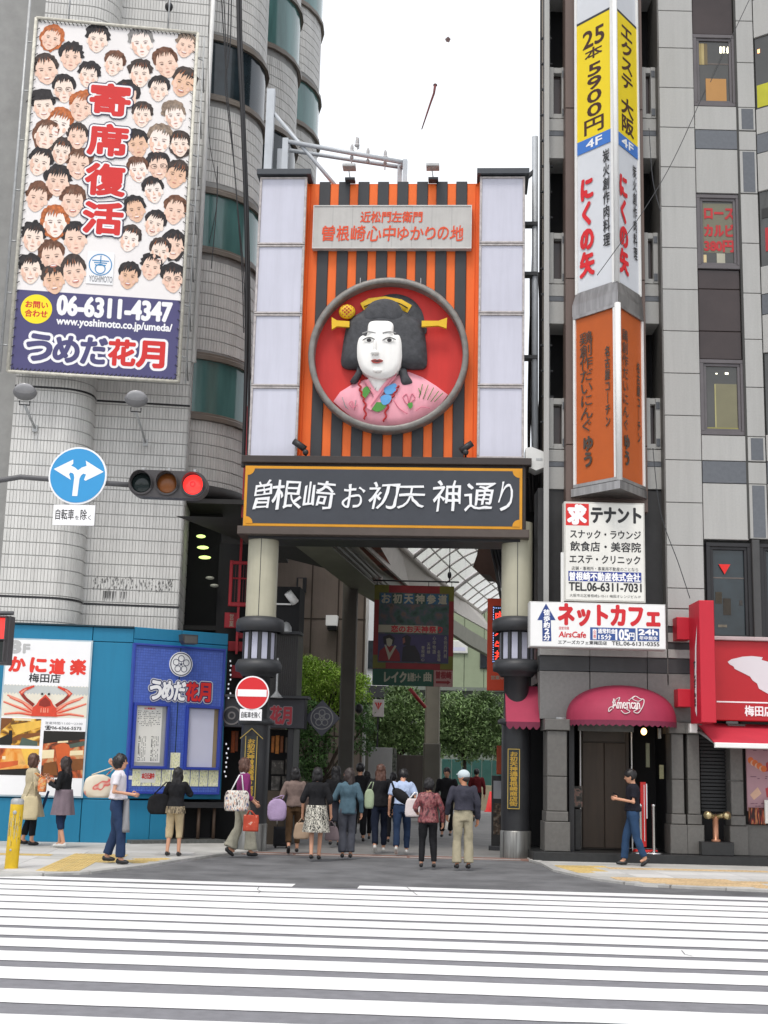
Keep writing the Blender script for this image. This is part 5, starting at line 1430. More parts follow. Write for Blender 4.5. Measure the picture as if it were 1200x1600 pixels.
for i, (xx, yy, h) in enumerate(((550, 232, .3), (558, 222, 0), (575, 238, .2), (602, 241, .3))):
    p = gz(xx, yy, .35); o = MB()
    o.ell((0, 0, 0), (.035, .035, .10), 10, 6); o.ell((.0, 0, -.07), (.055, .05, .045), 10, 6)
    if h: o.tube([(0, 0, -.05), (0, 0, -.05 - h)], .012, 6); o.ell((0, 0, -.2), (.04, .04, .05), 8, 6)
    else: o.add([(-.03, 0, .12), (.04, .01, .10), (.05, 0, -.14), (0, -.01, -.17)], [(0, 1, 2, 3)]); o.add([(-.03, .02, .12), (.04, .03, .10), (.05, .02, -.14), (0, .01, -.17)], [(3, 2, 1, 0)])
    ob = o.build('rail_ornament', mat('ornament_grey', (.42, .41, .41, 1), .6, var=.2)); GT.place(ob, p[0], .35, p[1])
    tag(ob, labs[i], 'ornament', 'small ornaments above the gate')
# pole and cable tangle at the right of the gate
rp_ = thing('right_gate_pole', 'pale round pole standing beside the right light boxes of the gate', 'pole', GT)
a = gz(836, 214, .2); b = gz(831, 700, .2)
tub([(b[0] + .06, .2, b[1] - .4), (a[0], .2, a[1])], .065, 'post', rp_, m_pg, 10)
for yy in (352, 430, 560): 
    z_ = gz(830, yy, .2)[1]; MB().box(b[0] - .28, b[0] + .1, .1, .3, z_ - .03, z_ + .04).build('bracket', m_gcap, rp_)
MB().prism([(b[0] - .32, a[1] - 1.02), (a[0], a[1] - .70), (a[0], a[1] - .78), (b[0] - .32, a[1] - 1.14)], .15, .25).build('brace', m_gcap, rp_)
bx = gz(838, 722, -.1); wbx = thing('white_box', 'white tapered metal box fixed at the right end of the gate beam', 'box', GT, (bx[0], -.1, bx[1]))
MB().prism([(-.22, .22), (-.10, .24), (.20, .12), (.18, -.14), (-.02, -.22), (-.22, -.12)], -.25, .2).build('housing', mat('white_housing', (.62, .62, .60, 1), .45, var=.06), wbx)
MB().box(-.02, .10, -.258, -.25, -.02, .02).build('latch', m_galv, wbx)

# --- no entry sign on the left column
ne = thing('no_entry_sign', 'round red no entry sign with white bar and small plate on the left column', 'road sign', GT)
x, z = gz(394, 1083, -.5)
mb = MB(); r = gz(420.5, 1083, -.5)[0] - x; mb.disc(x, z, r, r, -.50, -.48, 44); mb.build('sign_edge', m_wpr, ne)
MB().disc(x, z, r * .92, r * .92, -.505, -.501, 44).build('sign_face', mat('no_entry_red', H('#d8272d', .95), .4, var=.02), ne)
MB().box(x - r * .86, x + r * .86, -.509, -.506, z - r * .20, z + r * .21).build('bar', m_wpr, ne)
q = GT.rect(374.5, 1108, 409, 1126, -.5)
MB().cbox(q[0], q[1], -.50, -.48, q[2], q[3], .004).build('plate', m_wpr, ne)
text(ne, '自転車を除く', (q[0] + .03, q[1] - .03, q[2] + .05, q[3] - .05), m_bpr, -.503, bold=.015)
MB().box(x - .03, x + .03, -.48, -.24, z - .05, z + .05).box(x - .03, x + .03, -.48, -.24, z - .48, z - .40).build('bracket', m_galv, ne)
# ================================================================== ARCADE AND ALLEY BEHIND THE GATE
m_olive = mat('olive_steel', (0.145, .145, .105, 1), .55, var=.12, scale=1.5)
m_olived = mat('olive_dark', (0.10, .095, .078, 1), .55, var=.15, scale=1.5)
m_valance = mat('valance_cream', (0.50, .47, .42, 1), .6, var=.06)
m_rib = mat('vault_rib', (0.46, .445, .42, 1), .5, var=.1)
m_tanw = mat('tan_render', H('#8d8177', .95), .85, var=.10, scale=.9, bump=.4, bscale=40, dirt=.15)
m_tanj = mat('tan_joint', H('#4c443d'), .9)
m_sid = mat('green_siding', H('#8f9a80', 1.0), .6, var=.06, obj=.04)
m_sidg = mat('grey_siding', H('#7d857c', .8), .6, var=.08)
m_glasst = bpy.data.materials.new('vault_sheet'); m_glasst.use_nodes = True
_n = m_glasst.node_tree.nodes; _l = m_glasst.node_tree.links; _n.clear()
_o = _n.new('ShaderNodeOutputMaterial'); _t = _n.new('ShaderNodeBsdfTranslucent'); _t.inputs[0].default_value = (.9, .9, .93, 1)
_d = _n.new('ShaderNodeBsdfTransparent'); _d.inputs[0].default_value = (.93, .94, .97, 1); _m = _n.new('ShaderNodeMixShader'); _m.inputs[0].default_value = .5
_l.new(_t.outputs[0], _m.inputs[1]); _l.new(_d.outputs[0], _m.inputs[2]); _l.new(_m.outputs[0], _o.inputs[0])

# ---- arcade roof: long barrel vault bending to the right, beams, columns
ar = thing('arcade_roof', 'covered street roof with a pale barrel vault, cream valance and olive beams behind the gate', 'arcade roof', loc=(0, 0, 0))
# springing line of the vault (left edge), from near to far
vl = [AT(583, 843, 29.0), AT(628, 868, 33.0), AT(672, 896, 37.5), AT(722, 921, 43), AT(752, 938, 47.0)]
zsp = sum(p.z for p in vl) / len(vl)
for p in vl: p.z = zsp
cross = Vector((math.cos(rad(-12)), math.sin(rad(-12)), 0)); VW, VR = 3.3, .85
def vpt(s, a):
    """s: 0..1 along the arcade, a: 0..1 across the vault"""
    f = s * (len(vl) - 1); i = min(int(f), len(vl) - 2); p = vl[i].lerp(vl[i + 1], f - i)
    return p + cross * (VW * a) + Vector((0, 0, VR * math.sin(PI * a)))
NS, NA = 15, 8
for i in range(NS):
    for j in range(NA):
        mb = MB(); 
        q = [vpt((i + .03) / NS, (j + .03) / NA), vpt((i + .03) / NS, (j + .97) / NA), vpt((i + .97) / NS, (j + .97) / NA), vpt((i + .97) / NS, (j + .03) / NA)]
        mb.add(q, [(0, 3, 2, 1)]); mb.build('roof_pane', m_glasst, ar)
for i in range(NS + 1):
    MB().tube([vpt(i / NS, a / 16) + Vector((0, 0, -.02)) for a in range(17)], .075 if i % 5 == 0 else .035, 6).build('rib', m_rib, ar)
for j in range(1, NA):
    MB().tube([vpt(i / 20, j / NA) + Vector((0, 0, -.015)) for i in range(21)], .022, 5).build('purlin', m_rib, ar)
MB().tube([vpt(i / 20, 0) for i in range(21)], .07, 6).build('gutter', m_valance, ar)
# valance: cream face dropping from the vault edge to the eave
def strip3(top, bot, m, name, parent=ar, th=.08):
    mb = MB(); n = len(top); d = Vector((-.05, th, 0))
    V = list(top) + list(bot) + [p + d for p in top] + [p + d for p in bot]
    fs = []
    for i in range(n - 1):
        fs += [(i, n + i, n + i + 1, i + 1), (2 * n + i, 2 * n + i + 1, 3 * n + i + 1, 3 * n + i), (n + i, 3 * n + i, 3 * n + i + 1, n + i + 1)]
    mb.add(V, fs); return mb.build(name, m, parent)
top = [p + Vector((-.05, 0, .05)) for p in vl]
bot = [AT(560, 843, 28.2), AT(612, 892, 32.6), AT(640, 917, 36.5), AT(715, 958, 42), AT(772, 990, 47)]
strip3(top, bot, m_valance, 'valance')
# lower beam of the right-hand run, greenish below cream
b2 = [AT(640, 917, 36.5), AT(700, 962, 39), AT(735, 985, 42), AT(795, 1020, 47)]
b3 = [AT(640, 938, 36.5), AT(700, 985, 39), AT(735, 1008, 42), AT(795, 1040, 47)]
strip3(b2, b3, mat('lower_beam', (0.22, .215, .165, 1), .6, var=.08), 'lower_beam', th=.5)
# main olive beam above the left side of the street
ob = MB(); A = AT(452, 846, 26.0); B = AT(548, 930, 33.0); C_ = AT(600, 958, 37.0); zb_ = A.z
A2, B2, C2 = (Vector((p.x, p.y, zb_)) for p in (A, B, C_))
w1_ = Vector((.72, -.06, 0))
top_ = Vector((0, 0, .75))
for P_, Q_ in ((A2, B2), (B2, C2)):
    ob.add([P_, P_ + w1_, Q_ + w1_, Q_, P_ + top_, P_ + w1_ + top_, Q_ + w1_ + top_, Q_ + top_], [(0, 1, 2, 3), (4, 7, 6, 5), (1, 5, 6, 2), (0, 3, 7, 4), (0, 4, 5, 1)])
ob.build('main_beam', m_olive, ar)
for k, off in enumerate((.74, .84, .93)):
    MB().tube([A2 + Vector((off, -.05, .05 + .05 * k)), B2 + Vector((off - .02, 0, .05 + .05 * k)), C2 + Vector((off, 0, .05 + .05 * k))], .03, 6).build('conduit', m_olived, ar)
# dark ceiling left of the beam and painted soffit between beam and valance
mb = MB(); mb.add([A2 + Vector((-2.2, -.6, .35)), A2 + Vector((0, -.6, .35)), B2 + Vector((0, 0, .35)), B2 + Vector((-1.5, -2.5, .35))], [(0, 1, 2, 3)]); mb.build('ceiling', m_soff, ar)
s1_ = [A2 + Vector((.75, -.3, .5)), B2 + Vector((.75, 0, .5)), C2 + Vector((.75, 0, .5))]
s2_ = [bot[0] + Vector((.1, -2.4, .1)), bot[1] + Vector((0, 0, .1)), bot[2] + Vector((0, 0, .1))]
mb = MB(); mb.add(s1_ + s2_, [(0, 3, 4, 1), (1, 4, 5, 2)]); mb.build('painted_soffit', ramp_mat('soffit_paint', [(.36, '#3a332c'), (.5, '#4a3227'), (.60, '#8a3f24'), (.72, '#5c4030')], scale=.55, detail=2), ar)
o = MB().cbox(-.02, .02, -.02, .02, -.01, .01).build('soffit_bracket', m_valance, ar); o.location = AT(590, 905, 32); o.scale = (6, 6, 6)
# right side: brown dark brackets against the vault
mb = MB(); P_ = [AT(748, 850, 30), AT(778, 850, 30), AT(778, 915, 30), AT(765, 898, 30), AT(750, 897, 30), AT(739, 885, 30), AT(745, 868, 30)]
mb.add(P_ + [p + Vector((.3, 1.2, 0)) for p in P_], [tuple(range(6, -1, -1)), tuple(range(7, 14))] + [(i, (i + 1) % 7, 7 + (i + 1) % 7, 7 + i) for i in range(7)]); mb.build('bracket', mat('brown_bracket', (0.062, .036, .026, 1), .6, var=.2), ar)
for k, (xa, xb) in enumerate(((766, 784), (771, 790), (776, 795), (781, 800))):
    MB().tube([AT(xa, 846, 27.5), AT((xa + xb) / 2, 890, 29), AT(xb, 942, 31)], .035, 6).build('conduit', m_gcap, ar)
# columns carrying the roof
def rcol(x0, x1, ytop, Y, m, name='column', dz=0):
    a, b = AT(x0, 1150, Y), AT(x1, 1150, Y); t = AT((x0 + x1) / 2, ytop, Y).z
    w_ = b.x - a.x
    o = MB().cbox(a.x, b.x, Y, Y + w_, 0, t, .03); return o.build(name, m, ar)
rcol(529, 553, 905, 33.0, m_olived)
rcol(664, 687, 925, 40.0, mat('far_column', (0.24, .225, .18, 1), .6, var=.1))
MB().cbox(AT(664, 1150, 39.95).x - .03, AT(687, 1150, 39.95).x + .03, 39.9, 40.5, 0, 2.3, .03).build('column_base', m_olived, ar)
MB().ell(AT(561, 1107, 32.8), (.10, .10, .12), 10, 6).build('speaker', m_black, ar)

# ---- hanging banner
HY = 31.0; HF = Frame(AT(645, 990, HY).x, HY, -1)
hb_ = thing('hanging_banner', 'dim hanging festival banner with red border above the crowd, green strip along its foot', 'banner', HF)
q = HF.rect(583.5, 915, 708.5, 1072, 0)
def hp_(a, b): return (q[0] + (q[1] - q[0]) * a, q[3] - (q[3] - q[2]) * b)
def hbx(a, b, c, d): return (hp_(a, 0)[0], hp_(c, 0)[0], hp_(0, d)[1], hp_(0, b)[1])
def hrect(a, b, c, d, y, m, name='print', parent=None):
    X = hbx(a, b, c, d); return MB().box(X[0], X[1], y, y + .002, X[2], X[3]).build(name, m, parent or sh_)
m_bred, m_bolv, m_bteal, m_bpur, m_bgrn = (mat(n_, H(c), .6, var=.12, scale=4) for n_, c in (('banner_red', '#7a2226'), ('banner_olive', '#606020'), ('banner_teal', '#2c4a44'), ('banner_purple', '#3c3858'), ('banner_green', '#18493a')))
m_bcre, m_bpnk, m_bblu = (mat(n_, H(c), .6, var=.08) for n_, c in (('banner_cream', '#9a9886'), ('banner_pink', '#9a7672'), ('banner_blue', '#2c5878')))
sh_ = MB().box(q[0], q[1], 0, .03, q[2], q[3]).build('sheet', m_bred, hb_)
for a in ((0, 0, .18, .15), (.82, 0, 1, .15), (0, .70, .16, .83), (.84, .70, 1, .83)): hrect(*a, -.003, m_bolv, 'corner_print')
hrect(.06, .075, .94, .775, -.005, ramp_mat('banner_scene', [(.3, '#1f2e2c'), (.45, '#36524a'), (.55, '#4a4f58'), (.65, '#64544c'), (.75, '#2e3f38')], scale=5, detail=5), 'scene_print')
for k, (ch, c) in enumerate(zip('お初天神参道', (m_bblu, m_bteal, m_bblu, m_bteal, m_bblu, m_bblu))):
    a = .08 + k * .142; hrect(a, .085, a + .135, .185, -.008, c, 'title_ground'); text(sh_, ch, hbx(a + .015, .09, a + .12, .18), m_bcre, -.011, bold=.04)
hrect(.06, .40, .80, .475, -.008, m_bcre, 'band'); text(sh_, '恋のお天神祭り', hbx(.22, .405, .86, .47), mat('banner_red2', H('#a83038'), .6), -.011, bold=.04)
hrect(.06, .49, .94, .765, -.008, m_bpur, 'purple_print')
fg = MB()
def hpoly(pts, mi, y=-.012): fg.poly([hp_(*p) for p in pts], y, mi)
hpoly([(.07, .76), (.08, .66), (.16, .61), (.26, .61), (.33, .68), (.34, .76)], 0); hpoly([(.12, .52), (.20, .495), (.27, .53), (.25, .59), (.13, .59)], 1, -.013)
hpoly([(.16, .54), (.20, .53), (.24, .55), (.23, .60), (.20, .62), (.17, .60)], 2, -.014); hpoly([(.14, .60), (.16, .60), (.21, .68), (.27, .60), (.29, .61), (.20, .75)], 2, -.015)
hpoly([(.36, .76), (.37, .62), (.42, .60), (.52, .60), (.58, .68), (.60, .76)], 1); hpoly([(.36, .52), (.42, .495), (.47, .52), (.46, .60), (.38, .60)], 1, -.013); hpoly([(.365, .53), (.39, .52), (.40, .57), (.37, .585)], 3, -.014)
fg.build('figure_print', [m_bred, mat('banner_ink', (0.02, .02, .025, 1), .6), m_bcre, mat('banner_skin', H('#7d5248'), .6)], sh_)
for a, b, d, s_ in ((.88, .50, .72, '名物西門前'), (.80, .64, .755, '名曽場'), (.74, .50, .68, '心中物語'), (.67, .565, .68, '天神様'), (.60, .60, .755, '曽根崎心')):
    text(sh_, s_, hbx(a, b, a + .045, d), m_bcre, -.011, vert=True)
hrect(0, .835, .76, 1.0, -.008, m_bgrn, 'green_strip'); hrect(.765, .84, 1.0, 1.0, -.008, m_bpnk, 'pink_strip')
text(sh_, 'レイク', hbx(.15, .865, .42, .965), m_bcre, -.011, bold=.05); text(sh_, '無人契約コーナー', hbx(.44, .87, .60, .955), m_bcre, -.011, bold=.03); text(sh_, '曲', hbx(.64, .865, .73, .95), m_bcre, -.011, bold=.04)
text(sh_, '曽根崎', hbx(.79, .85, .98, .92), m_bred, -.011, bold=.05)
MB().prism([hp_(.79, .945), hp_(.93, .945), hp_(.93, .935), hp_(.975, .955), hp_(.93, .98), hp_(.93, .968), hp_(.79, .968)], -.012, -.009).build('arrow', m_bred, sh_)
rod = MB(); a, b = hp_(-.02, -.045), hp_(1.06, -.045); rod.tube([(a[0], 0, a[1]), (b[0], 0, b[1])], .02, 6)
for t in (.03, .33, .68, .97): c = hp_(t, -.045); rod.tube([(c[0], 0, c[1]), (c[0], 0, c[1] - .12)], .008, 5)
c = hp_(.94, -.045); rod.tube([(c[0], 0, c[1]), (c[0], 0, c[1] + .9)], .012, 5); rod.ell((c[0], 0, c[1] + .16), (.05, .05, .09), 8, 6)
rod.build('rod', m_black, hb_)

# ---- orange LED shop sign hanging at the right
LF = Frame(AT(775, 1000, 26.9).x, 26.9, -3)
ls = thing('led_sign', 'orange red LED shop sign with glowing red characters beside the right gate column', 'sign', LF)
q = LF.rect(761.5, 935, 792, 1079, 0)
MB().cbox(q[0], q[1], 0, .15, q[2], q[3], .01).build('body', mat('led_orange', H('#c8401c'), .5, var=.05), ls)
qq = (q[0] + .10, q[1] - .02, q[3] - 1.32, q[3] - .16)
MB().box(qq[0], qq[1], -.02, 0, qq[2], qq[3]).build('led_panel', mat('led_black', (0.008, .008, .015, 1), .3), ls)
text(ls, '肉天', (qq[0] + .04, qq[1] - .03, qq[3] - .62, qq[3] - .10), mat('led_red', (1, .05, .03, 1), .4, emit=1.6), -.024, bold=.02, vert=True)
text(ls, '牛丼', (qq[0] + .04, qq[1] - .03, qq[2] + .06, qq[3] - .70), mat('led_red', None or (1, .05, .03, 1), .4), -.024, bold=.02, vert=True)
mb = MB()
for k in range(24):
    z = qq[2] + .03 + (qq[3] - qq[2] - .06) * k / 23; mb.box(qq[0] + .012, qq[0] + .024, -.023, -.02, z - .012, z + .012)
for k in range(8):
    x = qq[0] + .04 + k * .035; mb.box(x, x + .012, -.023, -.02, qq[3] - .05, qq[3] - .03); mb.box(x, x + .012, -.023, -.02, qq[2] + .02, qq[2] + .04)
mb.build('led_border', mat('led_blue', (.35, .5, 1, 1), .4, emit=1.4), ls, kind='stuff')
text(ls, '営業中', (q[0] + .08, q[0] + .34, q[2] + .22, q[2] + .30), m_bcre, -.003, bold=.02)

# ---- tan building at the left of the alley
tb0 = Frame(AT(430, 1000, 38).x, 38.0, -5)
tnb = thing('tan_building', 'tan rendered building wall with scored joints behind the left side of the arcade', 'building', tb0)
q = (tb0.uz(425, 1000)[0], tb0.uz(574, 1000)[0])
MB().slab([(q[0], 0), (q[1], 0), (q[1] - .8, 6), (q[0], 6)], 0, 14).build('wall', m_tanw, tnb)
for xx in (485, 527, 568):
    u = tb0.uz(xx, 1000)[0]; MB().box(u - .02, u + .02, -.012, 0, 0, 13).build('joint', m_tanj, tnb)
for yy in (967, 1150):
    z = tb0.uz(500, yy)[1]; MB().box(q[0], q[1], -.010, 0, z - .02, z + .02).build('joint', m_tanj, tnb)
w_ = tb0.rect(462, 1010, 474, 1032, 0); wo = MB().cbox(w_[0], w_[1], -.06, 0, w_[2], w_[3]).build('window', m_trim, tnb); MB().box(w_[0] + .05, w_[1] - .04, -.065, -.06, w_[2] + .05, w_[3] - .05).build('pane', m_dteal, wo)
w_ = tb0.rect(464, 903, 479, 926, 0); wo = MB().cbox(w_[0], w_[1], -.10, 0, w_[2], w_[3]).build('window', m_gcap, tnb); MB().box(w_[0] + .05, w_[1] - .1, -.105, -.1, w_[2] + .05, w_[3] - .03).build('pane', m_tanw, wo)
p = tb0.uz(518, 970, -.4)
lt = thing('wall_lamp', 'white wedge shaped lamp on the tan building wall above the tree', 'lamp', tb0, (p[0], -.4, p[1]))
MB().prism([(-.15, -.13), (.15, -.13), (.17, .15), (-.15, .15)], -.12, .2).build('lamp_head', mat('lamp_white', (.8, .8, .78, 1), .4, emit=.25), lt)
MB().box(-.12, .14, 0, .38, -.25, -.14).build('bracket', m_black, lt)
MB().tube([(tb0.uz(573, 1000, -.1)[0], -.1, 0), (tb0.uz(573, 1000, -.1)[0], -.1, 11)], .045, 8).build('drainpipe', m_white, tnb)
# pale buildings far behind
fb = thing('pale_far_building', 'pale clad building glimpsed between the tan wall and the banner', 'building', loc=(0, 0, 0))
a, b = AT(572, 1000, 62), AT(600, 1000, 62)
MB().box(a.x - .3, a.x + 5, 61.9, 62.6, 0, AT(580, 1078, 61.9).z).build('lower_wall', mat('far_dark', (.05, .05, .05, 1), .7, var=.3), fb); MB().box(a.x - .3, a.x + 5, 62, 66, AT(580, 1080, 61.9).z, 15).build('wall', mat('pale_clad', (.66, .68, .70, 1), .6, var=.05), fb)
z0_, z1_ = AT(580, 1045, 61.9).z, AT(580, 1001, 61.9).z
MB().box(a.x, b.x, 61.88, 62, z0_, z1_).build('window', m_dteal, fb)
MB().box(a.x - .1, b.x + 3, 61.5, 62, AT(580, 1090, 61.9).z, AT(580, 1072, 61.9).z).build('canopy', m_gcap, fb)
gs = Frame(AT(690, 1050, 58).x, 58, -6)
gsb = thing('green_sided_building', 'pale green sheet clad building behind the right side of the alley', 'building', gs)
MB().box(0 - 1.6, 7, .03, 5, 0, 12).build('wall', mat('siding_joint', H('#4f584a'), .8), gsb)
zs_ = gs.uz(740, 1075)[1]
for k in range(10):
    x_ = -1.6 + k * .86
    MB().cbox(x_ + .012, x_ + .848, -.01, .03, zs_, 12, .008).build('siding_panel', m_sid, gsb)
    MB().cbox(x_ + .012, x_ + .848, -.01, .03, 0, zs_ - .03, .008).build('siding_panel', m_sidg, gsb)
w_ = gs.rect(700, 1001, 731, 1021, 0); wo = MB().cbox(w_[0], w_[1], -.12, 0, w_[2], w_[3], .03).build('window', mat('window_white', (.66, .67, .63, 1), .5), gsb); MB().box(w_[0] + .1, w_[1] - .1, -.126, -.12, w_[2] + .1, w_[3] - .3).build('pane', m_lilac, wo)
w_ = gs.rect(750, 1013, 770, 1045, 0); MB().cbox(w_[0], w_[1], -.1, 0, w_[2], w_[3], .03).build('window', m_dteal, gsb)
MB().box(-1.6, 7, -.5, 0, -.05 + zs_ - .1, zs_).build('ledge', m_sidg, gsb)
# closing mass farther down the street and to the right
eb = thing('alley_end_building', 'dark building closing the far end of the covered street', 'building', loc=(0, 0, 0))
MB().box(-6, 30, 75, 80, 0, 9).build('wall', mat('end_wall', (0.10, .10, .10, 1), .8, var=.2), eb)
# red diagonal bar and small white notice by the banner foot
t_ = MB().tube([AT(640, 1076, 37), AT(665, 1106, 37)], .05, 8).build('red_bar', mat('bar_red', H('#9c2a2c'), .5)); tag(t_, 'dark red slanting bar just below the hanging banner', 'bar')
nf = Frame(AT(591, 1105, 44).x, 44, 0); nt_ = thing('small_notice', 'small white notice with a red mark by the trees below the banner', 'sign', nf)
w_ = nf.rect(582, 1093, 600, 1120, 0); MB().cbox(w_[0], w_[1], 0, .05, w_[2], w_[3]).build('board', mat('notice_pink', (.62, .58, .57, 1), .6), nt_)
mb = MB(); xm, zm = (w_[0] + w_[1]) / 2, w_[3] - .22
for a_ in (-.6, 0, .6): mb.prism([(xm, zm - .12), (xm + .16 * math.sin(a_) - .03, zm + .12), (xm + .16 * math.sin(a_) + .03, zm + .12)], -.006 - .001 * abs(a_), -.001)
mb.build('mark', m_redp, nt_, kind='stuff'); MB().box(xm - .03, xm + .03, .0, .05, 0, w_[2]).build('post', m_gcap, nt_)

# ---- hoardings at the far side of the crossing inside the alley
def board(name, label, cat, x0, x1, yt, yb, Y, m, y1=.08):
    a, b = AT(x0, (yt + yb) / 2, Y), AT(x1, (yt + yb) / 2, Y)
    o = MB().cbox(a.x, b.x, Y, Y + y1, 0 if yb > 1230 else AT((x0 + x1) / 2, yb, Y).z, AT((x0 + x1) / 2, yt, Y).z, .01).build(name, m); tag(o, label, cat); return o
board('low_wall', 'low dark olive wall beneath the left trees', 'wall', 478, 576, 1166, 1300, 43, mat('low_wall', (0.16, .16, .13, 1), .7, var=.15))
board('grey_screen', 'plain pale grey panel standing behind the crowd in the middle', 'panel', 574, 612, 1168, 1300, 42, mat('grey_panel', (.36, .37, .37, 1), .5, var=.05))
board('spotted_panel', 'narrow mottled panel beside the pale grey panel', 'panel', 612.5, 618, 1169, 1300, 42, ramp_mat('mottled', [(.4, '#6c7068'), (.6, '#30362f')], scale=8))
board('brown_boards', 'dark brown boards right of the pale panel', 'hoarding', 619, 668, 1180, 1300, 43, mat('brown_boards', (0.05, .042, .036, 1), .7, var=.2, scale=1, stretch=(8, 1, .5)))
hd_ = thing('teal_hoarding', 'dark teal green sheet hoarding beyond the crowd on the right', 'hoarding', loc=(0, 0, 0))
a, b = AT(690, 1200, 52).x, AT(800, 1200, 52).x; zt_ = AT(740, 1187, 52).z
for k in range(7):
    x_ = a + (b - a) * k / 7; MB().cbox(x_ + .01, a + (b - a) * (k + 1) / 7 - .01, 52, 52.05, .9, zt_, .01).build('sheet_panel', mat('teal_sheet', (0.028, .095, .08, 1), .5, var=.12), hd_)
MB().cbox(a, b, 51.9, 52.2, 0, .95, .02).build('plinth', mat('beige_plinth', H('#8f8770'), .8, var=.1), hd_)
p = G(764, 1268); cn = thing('traffic_cone', 'red traffic cone standing before the teal hoarding', 'cone', loc=(p.x, 50.5, 0))
cz = .75; MB().lathe([(.19, .03), (.035, cz), (.001, cz + .01)], 0, 0, 16).build('cone', m_redp, cn); MB().cbox(-.22, .22, -.22, .22, 0, .04).build('base', m_redp, cn)

# ---- planting
m_leafb = mat('leaf_bright', (0.36, .55, .09, 1), .5, var=.25, scale=1.2, island=.45, spec=.3)
m_leafd = mat('leaf_dark', (0.10, .20, .06, 1), .5, var=.3, scale=1.0, island=.5, spec=.35)
m_leafm = mat('leaf_mid', (0.22, .33, .13, 1), .5, var=.3, scale=1.0, island=.55, spec=.35)
m_bark = mat('bark', (0.06, .045, .032, 1), .9, var=.25, scale=12, bump=.5)
def leaves(mb, c, r, n, s, R_, mi=0, droop=.2, shell=.5):
    for k in range(n):
        while True:
            d = Vector((R_.uniform(-1, 1), R_.uniform(-1, 1), R_.uniform(-1, 1)))
            if .05 < d.length < 1: break
        d = d.normalized() * (shell + (1 - shell) * R_.random()) * (1 + .30 * noise.noise(d * 3 + Vector(c))) * (R_.uniform(1, 1.45) if R_.random() < .22 else 1)
        p = Vector(c) + Vector((d.x * r[0], d.y * r[1], d.z * r[2]))
        a = Vector((R_.uniform(-1, 1), R_.uniform(-1, 1), R_.uniform(-1, .5) - droop)).normalized(); b = a.cross(Vector((R_.uniform(-.5, .5), R_.uniform(-.5, .5), 1))).normalized()
        l, w_ = s * R_.uniform(.7, 1.4), s * R_.uniform(.35, .5)
        cc = a.cross(b) * w_ * .25
        mb.add([p - a * l * .5, p + b * w_ * .5 + cc, p + a * l * .5, p - b * w_ * .5 + cc], [(0, 1, 2), (0, 2, 3)], mi)
def tree(label, base, clumps, trunk_h, m, n, s, seed, cat='tree', group=None, name='tree'):
    R_ = random.Random(seed); t = thing(name, label, cat, loc=base, group=group)
    mb = MB()
    for (cx, cy, cz, r) in clumps: leaves(mb, (cx, cy, cz), (r, r * .9, r * .8), int(n * r * r), s, R_)
    mb.build('crown', m, t)
    tk = MB(); tk.tube([(0, 0, 0), (.03, .02, trunk_h * .5), (0, .05, trunk_h)], .09, 10, r1=.05)
    for (cx, cy, cz, r) in clumps:
        tk.tube([(0, .03, trunk_h * .75), (cx * .5, cy * .5, (trunk_h + cz) / 2 - .1), (cx, cy, cz)], .04, 6, r1=.012)
    tk.build('trunk', m_bark, t); return t
def cl(px, pts, Y):
    """clump centres read off the photograph, relative to the trunk base"""
    b = AT(px, 1200, Y); o_ = []
    for (x, y, dy, r) in pts: p = AT(x, y, Y + dy); o_.append((p.x - b.x, dy, p.z, r))
    return (b.x, Y, 0), o_
b_, c_ = cl(505, [(480, 1050, 0, .42), (500, 1062, .2, .45), (523, 1065, 0, .42), (476, 1078, -.1, .38), (505, 1085, .2, .4), (550, 1072, .4, .35), (565, 1090, .3, .32), (462, 1062, .3, .35), (535, 1095, .3, .3), (487, 1035, .1, .25), (470, 1040, .1, .35), (512, 1045, .2, .3), (538, 1055, .3, .35), (496, 1078, 0, .4), (466, 1098, .1, .35), (545, 1090, .4, .35), (565, 1065, .5, .3), (520, 1105, .2, .35)], 35.2)
tree('bright green young tree behind the tan wall lamp, left of the arcade column', b_, c_, 3.0, m_leafb, 5200, .085, 1)
b_, c_ = cl(495, [(485, 1130, 0, .4), (476, 1160, 0, .4), (490, 1185, .1, .42), (472, 1195, 0, .35), (560, 1110, .6, .35), (570, 1135, .6, .3), (505, 1165, .3, .35), (565, 1165, .6, .35), (480, 1110, .1, .4), (500, 1140, .2, .4), (464, 1145, 0, .35), (484, 1205, 0, .4), (555, 1130, .5, .3)], 34.6)
tree('dark shrub with drooping leaves beneath the bright tree', b_, c_, 1.2, m_leafd, 2600, .11, 2, 'shrub', name='shrub')
b_, c_ = cl(625, [(600, 1120, 0, .65), (625, 1105, .2, .7), (650, 1125, 0, .7), (590, 1145, .2, .6), (615, 1150, 0, .7), (645, 1155, .2, .7), (660, 1108, .3, .55), (575, 1160, 0, .5), (635, 1088, .3, .5), (580, 1128, .2, .55), (598, 1172, 0, .6), (660, 1172, .2, .6), (672, 1130, .5, .6), (618, 1082, .4, .4), (690, 1100, .6, .5)], 45)
tree('leafy grey green tree left of the cream arcade column', b_, c_, 2.6, m_leafm, 2900, .14, 3)
b_, c_ = cl(725, [(700, 1120, 0, .6), (725, 1112, .2, .7), (750, 1120, 0, .65), (710, 1150, .2, .65), (740, 1150, 0, .75), (770, 1135, .2, .6), (695, 1165, 0, .5), (765, 1160, .2, .6), (758, 1090, .2, .35), (780, 1100, .2, .4), (730, 1175, 0, .5), (688, 1140, -.3, .6), (775, 1165, 0, .6), (745, 1098, .3, .4), (712, 1092, .5, .35), (785, 1125, 0, .5)], 46)
tree('leafy grey green tree right of the cream arcade column', b_, c_, 2.6, m_leafm, 2900, .14, 4)

